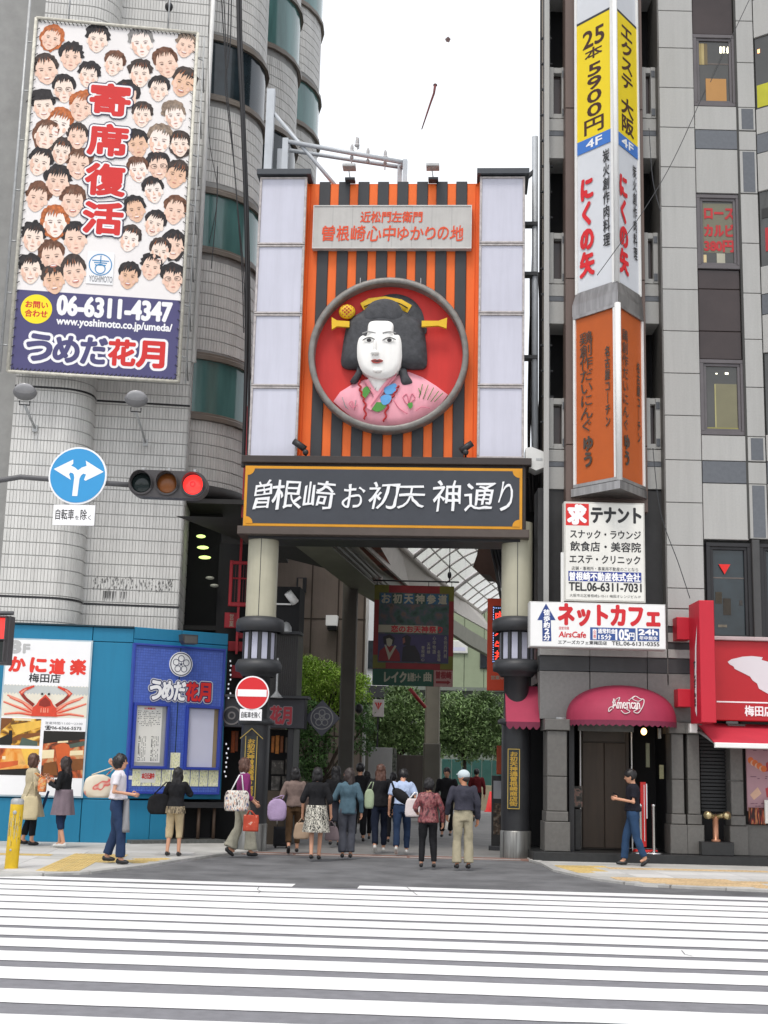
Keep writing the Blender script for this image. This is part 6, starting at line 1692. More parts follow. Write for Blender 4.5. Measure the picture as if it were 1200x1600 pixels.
# ---- shop corner just behind the left gate column
KF = Frame(AT(410, 1100, 27.2).x, 27.2, -3.6)
ks = thing('corner_shop', 'dark shop front with red lettered fascia right behind the left gate column', 'shop', KF)
m_blk = mat('black_tile', (0.030, .028, .027, 1), .45, var=.2, island=.2)
u0, u1 = KF.uz(330, 1100)[0], KF.uz(461, 1100)[0]
zt_ = KF.uz(440, 990)[1]; zf1, zf0 = KF.uz(440, 1092)[1], KF.uz(440, 1138)[1]
MB().box(KF.uz(420, 1050)[0], u1, .15, 1.0, zf1, zt_).build('upper_wall', m_blk, ks)
MB().box(KF.uz(412, 1050)[0], u1, .15, 1.0, zt_ + .05, KF.uz(440, 915)[1]).build('upper_void', m_dark, ks)
MB().box(KF.uz(412, 1050)[0] - .1, u1 + .05, .05, .6, zt_, zt_ + .06).build('ledge', m_gcap, ks)
x0_ = KF.uz(425, 1040)[0]
for k in range(11):
    MB().box(x0_ + k * .042, x0_ + k * .042 + .034, .13, .15, zf1 + .05, zt_ - .03).build('wall_rib', m_blk, ks)
fs_ = MB().cbox(u0, u1 + .22, -.12, .3, zf0, zf1, .01).build('fascia', mat('fascia_black', (0.022, .022, .028, 1), .4), ks)
MB().cbox(u0 - .05, u1 + .28, -.22, .35, zf1, zf1 + .06, .01).build('fascia_cap', m_gcap, ks)
def kb(xa, ya, xb, yb, d): return KF.rect(xa, ya, xb, yb, d)
text(fs_, '花月', kb(423, 1104, 455, 1131, -.125), mat('fascia_red', H('#8d2530'), .5), -.128, bold=.05)
text(fs_, '花月', kb(423, 1104, 455, 1131, -.125), mat('fascia_line', H('#6d6468'), .5), -.125, bold=.10)
b = MB(); p = KF.uz(362, 1118, -.13); b.ring(p[0], p[1], .19, .16, -.135, -.122, 24); b.ring(p[0], p[1], .08, .05, -.135, -.122, 16); b.build('fascia_crest', mat('crest_grey', (.16, .15, .15, 1), .5), fs_)
MB().box(u0, u1, .9, 1.0, 0, zf0).build('interior', m_dark, ks)
MB().cbox(u1 - .12, u1, -.05, .9, 0, zf0, .01).build('end_post', m_black, ks)
MB().box(KF.uz(415, 1250)[0], u1 - .12, .1, .2, 0, KF.uz(440, 1236)[1]).build('stall_riser', mat('brown_counter', (0.045, .032, .02, 1), .5, var=.2), ks)
for i, (x_, w_, c, yt, yb) in enumerate(((424, 5, '#b86a1e', 1150, 1176), (430.5, 6, '#c47a2a', 1149, 1178), (438, 5, '#8a4a1a', 1150, 1176), (446, 5, '#6c6258', 1152, 1176), (453, 5, '#5a5650', 1152, 1178), (361, 6, '#b2521a', 1142, 1176), (367, 5, '#8a3e18', 1142, 1174))):
    r_ = kb(x_, yt, x_ + w_, yb, .3); o = MB().cbox(r_[0], r_[1], .28, .31, r_[2], r_[3]).build('price_strip', mat('strip_%d' % i, H(c, .55), .6, var=.3, scale=14), ks)
for i, (x_, y_, w_, h_, c) in enumerate(((424, 1188, 20, 22, '#3a3632'), (446, 1186, 14, 24, '#443e38'), (424, 1213, 14, 22, '#4a4744'), (441, 1213, 17, 22, '#504c48'))):
    r_ = kb(x_, y_, x_ + w_, y_ + h_, .35); MB().cbox(r_[0], r_[1], .33, .36, r_[2], r_[3]).build('poster', ramp_mat('dim_poster_%d' % i, [(.4, '#2c2a27'), (.55, c), (.65, '#6a6660')], scale=9), ks)
# glitter chain at the edge of the display
mb = MB(); R_ = random.Random(3)
for k in range(26):
    p = KF.uz(361 - k * .35, 1033 + k * 7.2 * (1 if k < 9 else 1), -.2); 
    if k > 8 and k < 18: continue
    mb.ell((p[0] + R_.uniform(-.03, .03), -.2, p[1]), (.018, .018, .022), 6, 4)
o = mb.build('glass_beads', mat('bead_white', (.8, .8, .85, 1), .2, emit=.3)); KF.place(o); tag(o, 'string of small white beads hanging between the blue display and the left gate column', 'bead string')
# diamond shaped crest sign
DF = Frame(AT(503, 1122, 27.6).x, 27.6, -3.6)
ds = thing('diamond_sign', 'dark diamond shaped sign with a plum blossom crest hanging right of the corner shop', 'sign', DF)
z = DF.uz(503, 1122)[1]
MB().prism([(-.37, z), (0, z - .37), (.37, z), (0, z + .37)], 0, .12).build('board', mat('diamond_dark', (0.030, .031, .045, 1), .4), ds)
l = MB(); l.ring(0, z, .235, .215, -.008, 0, 32)
for k in range(5):
    a_ = PI / 2 + k * 2 * PI / 5; l.ring(.11 * math.cos(a_), z + .11 * math.sin(a_), .068, .052, -.009 - .0006 * k, 0, 18)
l.ring(0, z, .04, .02, -.012, 0, 12)
l.build('crest', mat('diamond_line', (.20, .20, .195, 1), .5), ds)
MB().tube([(-.37, .06, z), (-.75, .06, z)], .02, 6).build('bracket', m_black, ds)
# camera and lamp on the dark corner
p = AT(455, 935, 27.2); cc_ = thing('security_camera', 'white security camera under the gate beam near the left column', 'camera', loc=p)
o = MB(); o.tube([(.09, 0, -.09), (-.07, -.1, .11)], .085, 10); o.build('body', m_white, cc_); MB().tube([(.05, 0, -.02), (.05, .2, .0)], .02, 6).box(-.32, .0, .05, .15, -.13, -.10).build('mount', m_white, cc_)
p = AT(447, 978, 27.0); o = MB().lathe([(.12, -.12), (.11, -.02), (.06, .06), (.001, .09)], 0, 0, 14).build('shade_lamp', m_galv); o.location = p; tag(o, 'small grey bell lamp beside the left column lantern', 'lamp')
p = AT(432, 1087, 26.6); o = MB().lathe([(.13, -.04), (.05, .05), (.02, .10), (.02, .75)], 0, 0, 14).build('pendant_lamp', m_galv); o.location = p; tag(o, 'grey pendant lamp on a stem beside the no entry sign', 'lamp')
# red cage balcony at the left and red shop banners below
CF = Frame(AT(370, 910, 27.8).x, 27.8, 4)
m_rc = mat('cage_red', H('#a3222c'), .5, var=.08)
rc = thing('red_cage', 'red steel lattice cage on a tall red post left of the cream column', 'cage', CF)
q = CF.rect(358, 877, 400, 948, 0)
for a in ((q[0], q[1], q[3] - .07, q[3]), (q[0], q[1], q[2], q[2] + .09), (q[0], q[1], (q[2] + q[3]) / 2 + .1, (q[2] + q[3]) / 2 + .13)): MB().cbox(a[0], a[1], -.03, .03, a[2], a[3]).build('rail', m_rc, rc)
MB().cbox(q[0], q[0] + .07, -.035, .035, q[2], q[3] + .01).build('stile', m_rc, rc)
for k in range(7): MB().box(q[0] + .12 + k * .055, q[0] + .135 + k * .055, -.01, .01, q[2], q[3]).build('bar', mat('cage_dark', H('#5c1c22'), .5), rc)
MB().box(CF.uz(377, 850, 0)[0] - .025, CF.uz(377, 850, 0)[0] + .025, -.02, .03, q[2] - 1.0, q[3] + 3.4).build('post', m_rc, rc)
rb = thing('red_shop_banner', 'red shop banners with white characters behind the left column lantern', 'banner', CF)
for i, (xa, ya, xb, yb, s_) in enumerate(((351, 958, 372, 982, '営業'), (372, 985, 386, 998, ''), (357, 1003, 384, 1018, ''), (362, 1040, 380, 1060, ''))):
    r_ = CF.rect(xa, ya, xb, yb, .2); o = MB().cbox(r_[0], r_[1], .1, .2, r_[2], r_[3]).build('cloth', mat('banner_cloth', H('#93202a'), .6, var=.15), rb)
    if s_: text(o, s_, (r_[0] + .1, r_[0] + .2, r_[2] + .02, r_[3] - .02), m_bcre, .095, vert=True)
MB().box(CF.uz(336, 1000, .4)[0], CF.uz(402, 1000, .4)[0], .4, .6, 0, CF.uz(370, 850, .4)[1]).build('dark_backing', m_dark, rb)

# ---- things at the right column: small rose awning, display board, cloth banner
AF = Frame(AT(815, 1105, 24.6).x, 24.6, -2)
m_rose = mat('awning_rose', H('#b23555', .72), .7, var=.06, scale=2, dirt=.12)
m_rosed = mat('awning_fringe', H('#8f3050', .6), .7, var=.1)
q = AF.rect(791, 1080, 843, 1128, 0)
aw = thing('small_awning', 'small rose red awning with a scalloped edge between the right column and granite building', 'awning', AF)
mb = MB(); mb.add([(q[0], .45, q[3] + .12), (q[1], .45, q[3] + .12), (q[1], -.1, q[2]), (q[0], -.1, q[2])], [(0, 3, 2, 1)]); mb.add([(q[0], .45, q[3] + .12), (q[0], -.1, q[2]), (q[0], .45, q[2])], [(0, 1, 2)]); mb.add([(q[0], .45, q[3] + .10), (q[1], .45, q[3] + .10), (q[1], -.08, q[2]), (q[0], -.08, q[2])], [(0, 1, 2, 3)])
mb.build('cloth', m_rose, aw)
def scallops(parent, x0, x1, y, zt, h, n, m):
    for k in range(n):
        a, b = x0 + (x1 - x0) * k / n, x0 + (x1 - x0) * (k + 1) / n
        pts = [(a, zt), (b, zt)] + [(b - (b - a) * t / 6, zt - h * (.55 + .45 * math.sin(PI * t / 6))) for t in range(7)]
        MB().prism(pts, y, y + .012).build('scallop', m, parent)
scallops(aw, q[0], q[1], -.1, q[2], .14, 5, m_rosed)
sbf = Frame(AT(780, 1250, 27.2).x, 27.2, -4)
sb = thing('stand_board', 'narrow dark stand board with a white sheet beside the right gate column', 'stand board', sbf)
q = sbf.rect(768, 1212, 793, 1318, 0)
MB().cbox(q[0], q[1], 0, .12, .1, q[3]).build('board', mat('board_black', (0.02, .02, .02, 1), .5, var=.3, scale=9), sb)
r_ = sbf.rect(771, 1220, 784, 1248, -.01); so = MB().box(r_[0], r_[1], -.008, -.002, r_[2], r_[3]).build('sheet', m_gpr, sb)
r_ = sbf.rect(771, 1255, 786, 1304, -.01); MB().box(r_[0], r_[1], -.008, -.002, r_[2], r_[3]).build('picture', ramp_mat('food_dim', [(.4, '#1c1a18'), (.55, '#4a3a2c'), (.65, '#6f6a60')], scale=12), sb)
MB().cbox(q[0] - .05, q[1], -.1, .25, 0, .1).build('base', m_gcap, sb)
cf_ = MB().cbox(AT(776, 1190, 27.0).x, AT(790, 1190, 27.0).x, 27.0, 27.03, AT(780, 1210, 27).z, AT(780, 1165, 27).z).build('cloth_flag', mat('cloth_orange', H('#8c3a20'), .7, var=.1)); tag(cf_, 'dull orange cloth flag above the stand board by the right column', 'flag')
# ================================================================== RIGHT GRANITE BUILDING
m_gran = mat('granite_light', (0.40, .40, .385, 1), .6, var=.045, scale=30, obj=.035, bump=.1, bscale=120, dirt=.12, spec=.4)
m_grand = mat('granite_dark', (0.115, .125, .14, 1), .35, var=.10, scale=14, obj=.1)
m_granb = mat('granite_base', (0.125, .12, .112, 1), .5, var=.12, scale=18, obj=.06)
m_gjo = mat('granite_joint', (0.055, .055, .052, 1), .8)
m_brg = mat('brown_glass', (0.045, .033, .032, 1), .15, var=.25, scale=.8)
m_wfr = mat('window_frame', (0.115, .105, .11, 1), .4, var=.1)
m_glw = mat('window_glass', (0.055, .055, .05, 1), .08, var=.3, scale=.7, spec=.8)
m_brp = mat('brown_post', H('#6d5c55', .85), .5, var=.06, scale=1.0, dirt=.1)
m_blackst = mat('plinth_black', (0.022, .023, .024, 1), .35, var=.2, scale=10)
RY = 24.5
RB = Frame(0, RY, 0)
gb = thing('granite_building', 'grey granite panelled building with dark windows on the right', 'building', RB)
rz_ = lambda x, y, d=0.0: RB.uz(x, y, d)
def Zr(y, x=1060, d=0.0): return RB.uz(x, y, d)[1]
def Xr(x, y, d=0.0): return RB.uz(x, y, d)[0]
XA0, XA1 = Xr(1034, 400), Xr(1091, 450)
XB1 = Xr(1157, 350); XC1 = Xr(1186, 350)
XL = Xr(850, 400); XR0 = Xr(1008, 400)
# backing core
MB().box(XA0, 14, .15, 6, 3.2, 26).build('core', m_gjo, gb)
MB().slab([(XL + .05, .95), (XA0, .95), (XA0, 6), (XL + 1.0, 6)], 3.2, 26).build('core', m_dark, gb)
MB().slab([(XL + .0, .0), (XL + .10, 0), (XL + .22, .95), (XL + .12, .95)], Zr(1000, 850), 26).build('edge_pilaster', m_gran, gb)
def stone(x0, x1, z0, z1, m=m_gran, y0=0.0, y1=.16, name='panel', g=.007, c=.006):
    return MB().cbox(x0 + g, x1 - g, y0, y1, z0 + g, z1 - g, c).build(name, m, gb)
rows = [-120, -45, 17, 75, 137, 199, 261, 323, 387, 452, 517, 583, 649, 718.5, 785, 852, 919, 951]
for a, b in zip(rows, rows[1:]): stone(XA0, XA1, Zr(b), Zr(a))
MB().box(XA0 - .02, XA0, .0, .95, 3.2, 26).build('reveal', m_granb, gb)
# window strip B
def window(x0, x1, z0, z1, glass=m_glw, frame=m_wfr, depth=.10, parent=None, open_line=True):
    f = MB(); t = .075; y0, y1 = .02, depth
    for a in ((x0, x1, z1 - t, z1), (x0, x1, z0, z0 + t), (x0, x0 + t, z0 + t, z1 - t), (x1 - t, x1, z0 + t, z1 - t)): f.cbox(a[0], a[1], y0, y1, a[2], a[3], .006)
    t2 = .13
    for a in ((x0 + t, x1 - t, z1 - t2, z1 - t), (x0 + t, x1 - t, z0 + t, z0 + t2), (x0 + t, x0 + t2, z0 + t2, z1 - t2), (x1 - t2, x1 - t, z0 + t2, z1 - t2)): f.cbox(a[0], a[1], y0 + .03, y1, a[2], a[3], .004)
    o = f.build('window', frame, parent or gb)
    MB().box(x0 + t2, x1 - t2, depth - .02, depth - .01, z0 + t2, z1 - t2).build('pane', glass, o)
    return o
def hollow(x0, x1, z0, z1): pass
zB = lambda y: Zr(y, 1120)
bx = (XA1, XB1)
stone(*bx, zB(-60), zB(-120)); 
sp_ = [(-60, -5), (-5, 52)]
for a, b in sp_: MB().cbox(bx[0] + .01, bx[1] - .03, .06, .09, zB(b) + .005, zB(a) - .005).build('spandrel', m_brg, gb)
w1 = window(bx[0], bx[1], zB(165), zB(53))
stone(*bx, zB(203), zB(166)); stone(*bx, zB(233), zB(203), m_grand); stone(*bx, zB(302), zB(233))
w2 = window(bx[0], bx[1], zB(419), zB(303))
for a, b in ((420, 450), (450, 516), (516, 560)): MB().cbox(bx[0] + .01, bx[1] - .03, .06, .09, zB(b) + .004, zB(a) - .004).build('spandrel', m_brg, gb)
w3 = window(bx[0], bx[1], zB(679), zB(561))
stone(*bx, zB(720), zB(680)); stone(*bx, zB(755), zB(720), m_grand); stone(*bx, zB(843), zB(755))
# contents seen in the three windows
def inw(o, xa, ya, xb, yb, m, y=.072, name='item'):
    q = RB.rect(xa, ya, xb, yb, y); return MB().box(q[0], q[1], y, y + .006, q[2], q[3]).build(name, m, o)
m_lamp = mat('lamp_glow', (1, .95, .7, 1), .4, emit=2.2); m_warm = mat('lamp_warm', (1, .45, .2, 1), .4, emit=2.0)
for k, x_ in enumerate((1126, 1131, 1137, 1141.5)): inw(w1, x_ - 1.5, 73, x_ + 1.6, 83, m_lamp, .074, 'lamp')
for x_, c in ((1093, '#9a8a5c'), (1098, '#a8986a'), (1103, '#6d6046')): inw(w1, x_ - 2.4, 68, x_ + 2.2, 101, mat('curtain_%d' % x_, H(c), .7), .074, 'curtain')
inw(w1, 1103, 123, 1135, 160, mat('kraft_board', H('#b98a52', .9), .7, var=.05), .072, 'board'); inw(w1, 1142, 118, 1144, 121, m_warm, .073, 'lamp')
inw(w1, 1090, 99, 1146, 101, mat('rail_dim', (.12, .1, .09, 1), .6), .075, 'rail')
inw(w2, 1097, 318, 1150, 395, mat('film_olive', H('#6f6d5c'), .5, var=.05), .077, 'window_film')
for s_, ya, yb in (('ロース', 326, 342), ('カルビ', 351, 369), ('380円', 376, 393)):
    q = RB.rect(1101, ya, 1146, yb, .07); text(w2, s_, q, mat('window_red', H('#b02c30'), .5), .070, bold=.05)
inw(w2, 1095, 398, 1104, 410, mat('paper_cream', H('#cbb98c'), .6), .073, 'note'); inw(w2, 1120, 396, 1133, 411, mat('paper_grey', H('#a5a392'), .6), .073, 'note')
inw(w3, 1118, 600, 1152, 672, mat('cabinet_pale', H('#77745c'), .6, var=.06), .074, 'cabinet'); inw(w3, 1117, 600, 1119, 672, mat('edge_yellow', H('#a5a070'), .6), .073, 'edge')
inw(w3, 1099, 668, 1155, 674, mat('sill_yellow', H('#8e8a50'), .6), .072, 'sill_light'); inw(w3, 1118, 583, 1121, 584.5, m_lamp, .073, 'lamp'); inw(w3, 1133, 582, 1138, 585, m_lamp, .073, 'lamp')
# narrow strip C with slits
zC = lambda y: Zr(y, 1170)
def cstone(a, b): stone(XB1, XC1, zC(b), zC(a))
def slit(a, b):
    cstone(a, b) if False else None
    x0, x1 = XB1 + .08, XC1 - .05
    MB().cbox(XB1 + .02, XC1 - .01, 0, .05, zC(b) + .007, zC(a) - .007, .006).build('panel', m_gran, gb)
    MB().cbox(x0, x1, -.006, .01, zC(b) + .03, zC(a) - .03, .003).build('inset_panel', m_grand, gb)
for a, b in ((-60, 33), (33, 98), (98, 168), (205, 235), (303, 380), (380, 458), (458, 530), (530, 605), (605, 682), (722, 756)): cstone(a, b)
for a, b in ((168, 204), (235, 302), (682, 721), (756, 842)): slit(a, b)
MB().box(XB1 - .025, XB1 + .018, -.004, .02, zC(842), zC(-60)).build('shadow_gap', m_gjo, gb)
# projecting bay D turning towards the viewer
dD = Frame(XC1, RY, -38)
zD = lambda y: dD.uz(1192, y)[1]
db = MB()
bayt = gb
def dpan(a, b, m, y0=0.0, nm='panel'):
    o = MB().cbox(.006, 1.6, y0, y0 + .05, zD(b) + .006, zD(a) - .006, .005).build(nm, m, gb); o.location = (XC1, 0, 0); o.rotation_euler = (0, 0, rad(-38)); return o
for a, b, m in ((-60, -5, m_gran), (-5, 55, m_gran), (55, 168, m_glw), (168, 208, m_gran), (208, 238, m_grand), (238, 298, m_gran), (298, 416, m_glw), (416, 460, m_gran), (460, 492, m_grand), (492, 552, m_gran), (552, 680, m_glw), (680, 722, m_gran), (722, 757, m_grand), (757, 842, m_gran)):
    dpan(a, b, m, 0 if m is not m_glw else .04, 'panel' if m is not m_glw else 'window')
def dit(xa, ya, xb, yb, m, nm='item'):
    u0, u1 = dD.uz(xa, (ya + yb) / 2, .03)[0], dD.uz(xb, (ya + yb) / 2, .03)[0]; z0, z1 = dD.uz((xa + xb) / 2, yb, .03)[1], dD.uz((xa + xb) / 2, ya, .03)[1]
    o = MB().box(u0, u1, .028, .035, z0, z1).build(nm, m, gb); o.location = (XC1, 0, 0); o.rotation_euler = (0, 0, rad(-38)); return o
dit(1183, 131, 1202, 166, mat('menu_yellow', H('#b5b32c'), .5, var=.1), 'yellow_sheet'); dit(1183.5, 77, 1187, 83, m_warm, 'lamp')
dit(1196, 355, 1205, 392, mat('disc_red', H('#a82c30'), .5), 'red_sticker'); dit(1190, 325, 1203, 340, mat('ink_dark', (.03, .03, .03, 1), .5), 'sticker')
# ------- recessed strips either side of the brown post, with small balconies
def recess(x0, x1, ref):
    Z = lambda y: Zr(y, ref, .3)
    for k in range(4):
        o = -258 + 258 * k - 0
        yb = [105 + o + 2, 187 + o, 206 + o, 214 + o, 249 + o]
        for a, b, m in ((187, 206, m_gran), (206, 214, m_grand), (214, 249, m_gran)):
            MB().cbox(x0, x1, .25, .95, Z(b + o), Z(a + o) - .008, .005).build('sill_band', m, gb)
        # balcony block with a dark slot
        za, zb = Z(186 + o), Z(107 + o)
        w_ = x1 - x0
        MB().cbox(x0, x0 + w_ * .28, .25, .8, za, zb, .005).build('balcony_pier', m_gran, gb); MB().cbox(x0 + w_ * .66, x1, .25, .8, za, zb, .005).build('balcony_pier', m_gran, gb)
        MB().cbox(x0 + w_ * .28, x0 + w_ * .66, .27, .8, za, za + .1, .005).build('balcony_sill', m_gran, gb); MB().cbox(x0 + w_ * .28, x0 + w_ * .66, .27, .8, zb - .12, zb, .005).build('balcony_lintel', m_gran, gb)
        MB().cbox(x0 + w_ * .28, x0 + w_ * .66, .4, .8, za + .1, zb - .12, .005).build('balcony_glass', m_brg, gb)
        MB().cbox(x0 + w_ * .68, x0 + w_ * .95, .235, .26, zb - .22, zb - .08, .003).build('inset_panel', m_grand, gb); MB().cbox(x0 + w_ * .68, x0 + w_ * .95, .235, .26, za + .05, za + .20, .003).build('inset_panel', m_grand, gb)
recess(Xr(1006, 400, .3), XA0 - .02, 1020); recess(XL + .10, Xr(889, 400, .3), 872)
# brown post carrying the vertical signs
bpx = (Xr(884, 450, -.05), Xr(1008, 450, -.05))
for a, b in ((-90, 172), (172, 438), (438, 697), (697, 800)):
    MB().cbox(bpx[0], bpx[1], -.05, .35, Zr(b, 945) + .006, Zr(a, 945) - .006, .01).build('brown_post', m_brp, gb)
# first floor: big dark window zone at right, spandrel bands
zf = lambda y: Zr(y, 1150)
wz = window(XA1 + .05, Xr(1176, 920), zf(1003), zf(848), m_dteal, m_black, .12)
MB().cbox(Xr(1176, 920), Xr(1188, 920), -.05, .12, zf(1003), zf(843), .01).build('mullion', mat('mullion_grey', (0.06, .06, .06, 1), .4), gb)
window(Xr(1189, 920), 8.2, zf(1003), zf(848), m_dteal, m_black, .12)
q = RB.uz(1132, 890, .07); MB().prism([(q[0] - .11, q[1] + .10), (q[0] + .11, q[1] + .10), (q[0], q[1] - .09)], .06, .07).build('red_triangle', mat('tri_red', H('#d8231e'), .4), wz)
for (x_, y_, w_, h_, c) in ((1105, 925, 4, 14, '#5a2a18'), (1118, 925, 10, 18, '#3a3428'), (1130, 935, 12, 26, '#332e26'), (1122, 976, 14, 4, '#6e685a'), (1155, 938, 5, 8, '#3c3a38')): inw(wz, x_, y_, x_ + w_, y_ + h_, mat('inside_%d' % x_, H(c), .7, var=.3, scale=9), .094, 'interior_item')
inw(wz, 1103, 902, 1165, 904, mat('rail_dim', (.12, .1, .09, 1), .6), .095, 'rail')
# bands above the ground floor
zb_ = lambda y: Zr(y, 1030, 0)
xe = Xr(1085, 1000)
XGL = Xr(843, 1060)
for a, b, m, mat_y in ((951, 978, m_gran, 0), (978, 988, m_grand, .02), (988, 1003, m_gran, 0), (1003, 1014, m_grand, .02), (1014, 1028, m_gran, 0), (1028, 1052, m_grand, .02)):
    n_ = 3
    xs = [XGL if a >= 1000 else XA0, Xr(922, 1060), Xr(1012, 1060), xe] if a >= 1000 else [XA0, xe]
    for x0, x1 in zip(xs, xs[1:]): MB().cbox(x0 + .004, x1 - .004, mat_y, .3, zb_(b) + .003, zb_(a) - .003, .006).build('band_stone', m if m is m_gran else mat('band_dark', (0.05, .052, .055, 1), .5, var=.15), gb)
xs = [XGL, Xr(922, 1090), Xr(1012, 1090), Xr(1085, 1090)]
for x0, x1 in zip(xs, xs[1:]): stone(x0, x1, zb_(1128), zb_(1052), mat('granite_mid', (0.20, .195, .185, 1), .55, var=.10, scale=16, obj=.05), 0, .3)
MB().box(XGL, 12, .3, 6, 0, 3.6).build('ground_core', m_dark, gb) if False else None
MB().box(XGL, XL, .3, 5, 3.2, zb_(1010)).build('side_wall', m_granb, gb)
# dark gap wall between gate and building above the left end
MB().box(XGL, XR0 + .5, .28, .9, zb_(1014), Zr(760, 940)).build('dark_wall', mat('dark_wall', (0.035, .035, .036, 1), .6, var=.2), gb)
# ground floor: plinth, pilasters, recess
ZP = .19
pl0 = Xr(833, 1345, -.43)
MB().cbox(pl0, 12, -.43, .0, 0.0, ZP, .01).build('plinth', m_blackst, gb)
MB().box(pl0, 12, .0, 2.5, 0, ZP - .01).build('floor', m_blackst, gb)
def pilaster(xa, xb, d=-.12, cap=True, base=True, wa=None):
    x0, x1 = Xr(xa, 1230, d), Xr(xb, 1230, d); zt_, zl = zb_(1128), ZP
    zc = zb_(1146); zm = zb_(1217); zbs = zb_(1271); zbb = zb_(1287)
    o = .05
    for a, b, e in ((zc, zt_, o), (zm, zc, 0), (zbs, zm, 0), (zbb, zbs, .02), (zl, zbb, o)):
        MB().cbox(x0 - e, x1 + e, d - e, .35, a + .004, b - .004, .012).build('pilaster_block', m_granb, gb)
pilaster(855, 886, -.25)
pilaster(1050, 1069); pilaster(1075, 1094)
pilaster(1142, 1162)
# recess behind: dark side walls, back
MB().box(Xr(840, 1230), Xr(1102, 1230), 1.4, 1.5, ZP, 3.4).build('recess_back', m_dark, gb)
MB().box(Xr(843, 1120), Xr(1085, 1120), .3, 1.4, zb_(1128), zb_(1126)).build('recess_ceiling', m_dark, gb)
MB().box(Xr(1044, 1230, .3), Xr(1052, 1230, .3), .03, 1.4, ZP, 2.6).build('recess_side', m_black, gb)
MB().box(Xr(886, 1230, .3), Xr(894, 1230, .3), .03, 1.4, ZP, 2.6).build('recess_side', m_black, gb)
# brown double door
dr = RB.rect(910, 1144, 978, 1326, .9)
do = MB().box(dr[0] - .06, dr[1] + .06, .9, 1.0, ZP, dr[3] + .1).build('door', mat('door_frame', (0.045, .034, .025, 1), .5), gb)
xm = (dr[0] + dr[1]) / 2
m_door = mat('door_brown', (0.060, .041, .027, 1), .5, var=.18, scale=2, stretch=(5, 5, .6))
for a, b in ((dr[0], xm - .006), (xm + .006, dr[1])):
    MB().cbox(a, b, .875, .9, ZP + .02, dr[3] - .2, .008).build('door_leaf', m_door, do)
MB().cbox(dr[0], dr[1], .86, .9, dr[3] - .18, dr[3] + .05, .008).build('door_head', mat('door_head', (0.06, .048, .038, 1), .5), do)
MB().box(dr[0] - .09, dr[0] - .07, .6, .64, ZP, dr[3] + .2).box(dr[1] + .05, dr[1] + .07, .6, .64, ZP, dr[3] + .2).build('glass_edge', m_white, do, kind='stuff')
q = RB.rect(903, 1131, 990, 1143, .2); MB().box(q[0], q[1], .2, .24, q[2], q[3]).build('transom', mat('transom_dim', (.10, .10, .09, 1), .3, var=.3), do)
p = RB.uz(1006, 1143, .3); o = MB().ell((0, 0, 0), (.055, .055, .065), 12, 8).build('entrance_lamp', mat('lamp_hot', (1, .55, .2, 1), .4, emit=5)); RB.place(o, p[0], .3, p[1]); tag(o, 'glowing warm bulb inside the entrance beneath the rose dome awning', 'lamp')
for i, (x_, y_, w_, h_, c, lb) in enumerate(((1009, 1161, 6, 38, '#6f7058', 'tall pale green lit plate on the right wall inside the entrance'), (1030, 1195, 7, 22, '#8d8a66', 'short pale yellow plate on the right inner edge of the entrance'), (1028, 1138, 5, 16, '#a5a39a', 'small white slanted sign just below the right end of the dome awning'))):
    q = RB.rect(x_, y_, x_ + w_, y_ + h_, .1); o = MB().cbox(q[0], q[1], .08, .12, q[2], q[3], .006).build('plate_sign', mat('plate_%d' % i, H(c, .8), .5, var=.15, scale=20)); RB.place(o); tag(o, lb, 'sign')
# framed picture stand left of the door
q = RB.rect(895, 1228, 910, 1262, .4); ps = thing('picture_stand', 'small framed picture on a dark stand left of the brown door', 'stand', RB)
MB().cbox(q[0], q[1], .38, .42, q[2], q[3], .006).build('picture', ramp_mat('stand_picture', [(.38, '#2a2a28'), (.5, '#5c5650'), (.6, '#8a6a60'), (.7, '#3a3a38')], scale=14), ps)
MB().cbox(q[0] + .03, q[1] - .03, .36, .5, ZP, q[2] - .02, .01).build('base', mat('stand_dark', (0.02, .02, .02, 1), .4, var=.4, scale=11), ps)

# ------- dome awning with its ornate name
dw = thing('dome_awning', 'rose red half dome awning with white ornate lettering over the entrance', 'awning', RB)
a0_, a1_ = Xr(888, 1125, -.3), Xr(1060, 1128, -.3)
zA0 = Zr(1127, 975, -.3); zA1 = Zr(1071, 978, 0)
cxA, hwA, hA, dp = (a0_ + a1_) / 2, (a1_ - a0_) / 2, zA1 - zA0, .95
mb = MB(); n, m_ = 26, 10; vs = []
for j in range(m_ + 1):
    t = j / m_
    for i in range(n + 1):
        a = PI * i / n
        # profile pulled from the wall arch out to the straight front hem
        vs.append((cxA - hwA * math.cos(a) * 1.0, .02 - dp * max(0, math.sin(a)) ** .8 * math.sin(t * PI / 2), zA0 + hA * max(0, math.sin(a)) ** .75 * math.cos(t * PI / 2)))
mb.add(vs, [(j * (n + 1) + i, j * (n + 1) + i + 1, (j + 1) * (n + 1) + i + 1, (j + 1) * (n + 1) + i) for j in range(m_) for i in range(n)], 0, True)
mb.build('cloth', m_rose, dw)
fr = MB()
for i in range(n):
    a, b = PI * i / n, PI * (i + 1) / n
    p_, q_ = (cxA - hwA * math.cos(a), .02 - dp * max(0, math.sin(a)) ** .8), (cxA - hwA * math.cos(b), .02 - dp * max(0, math.sin(b)) ** .8)
    o = MB(); L_ = .11
    o.add([(p_[0], p_[1], zA0), (q_[0], q_[1], zA0), (q_[0], q_[1], zA0 - L_ * .7), ((p_[0] + q_[0]) / 2, (p_[1] + q_[1]) / 2, zA0 - L_), (p_[0], p_[1], zA0 - L_ * .7)], [(0, 1, 2, 3, 4)]); o.build('scallop', m_rosed, dw)
MB().tube([(a0_ - .18, -.0, zA0 + .03), (a0_, -.02, zA0 + .03)], .03, 6).build('bar', m_galv, dw)
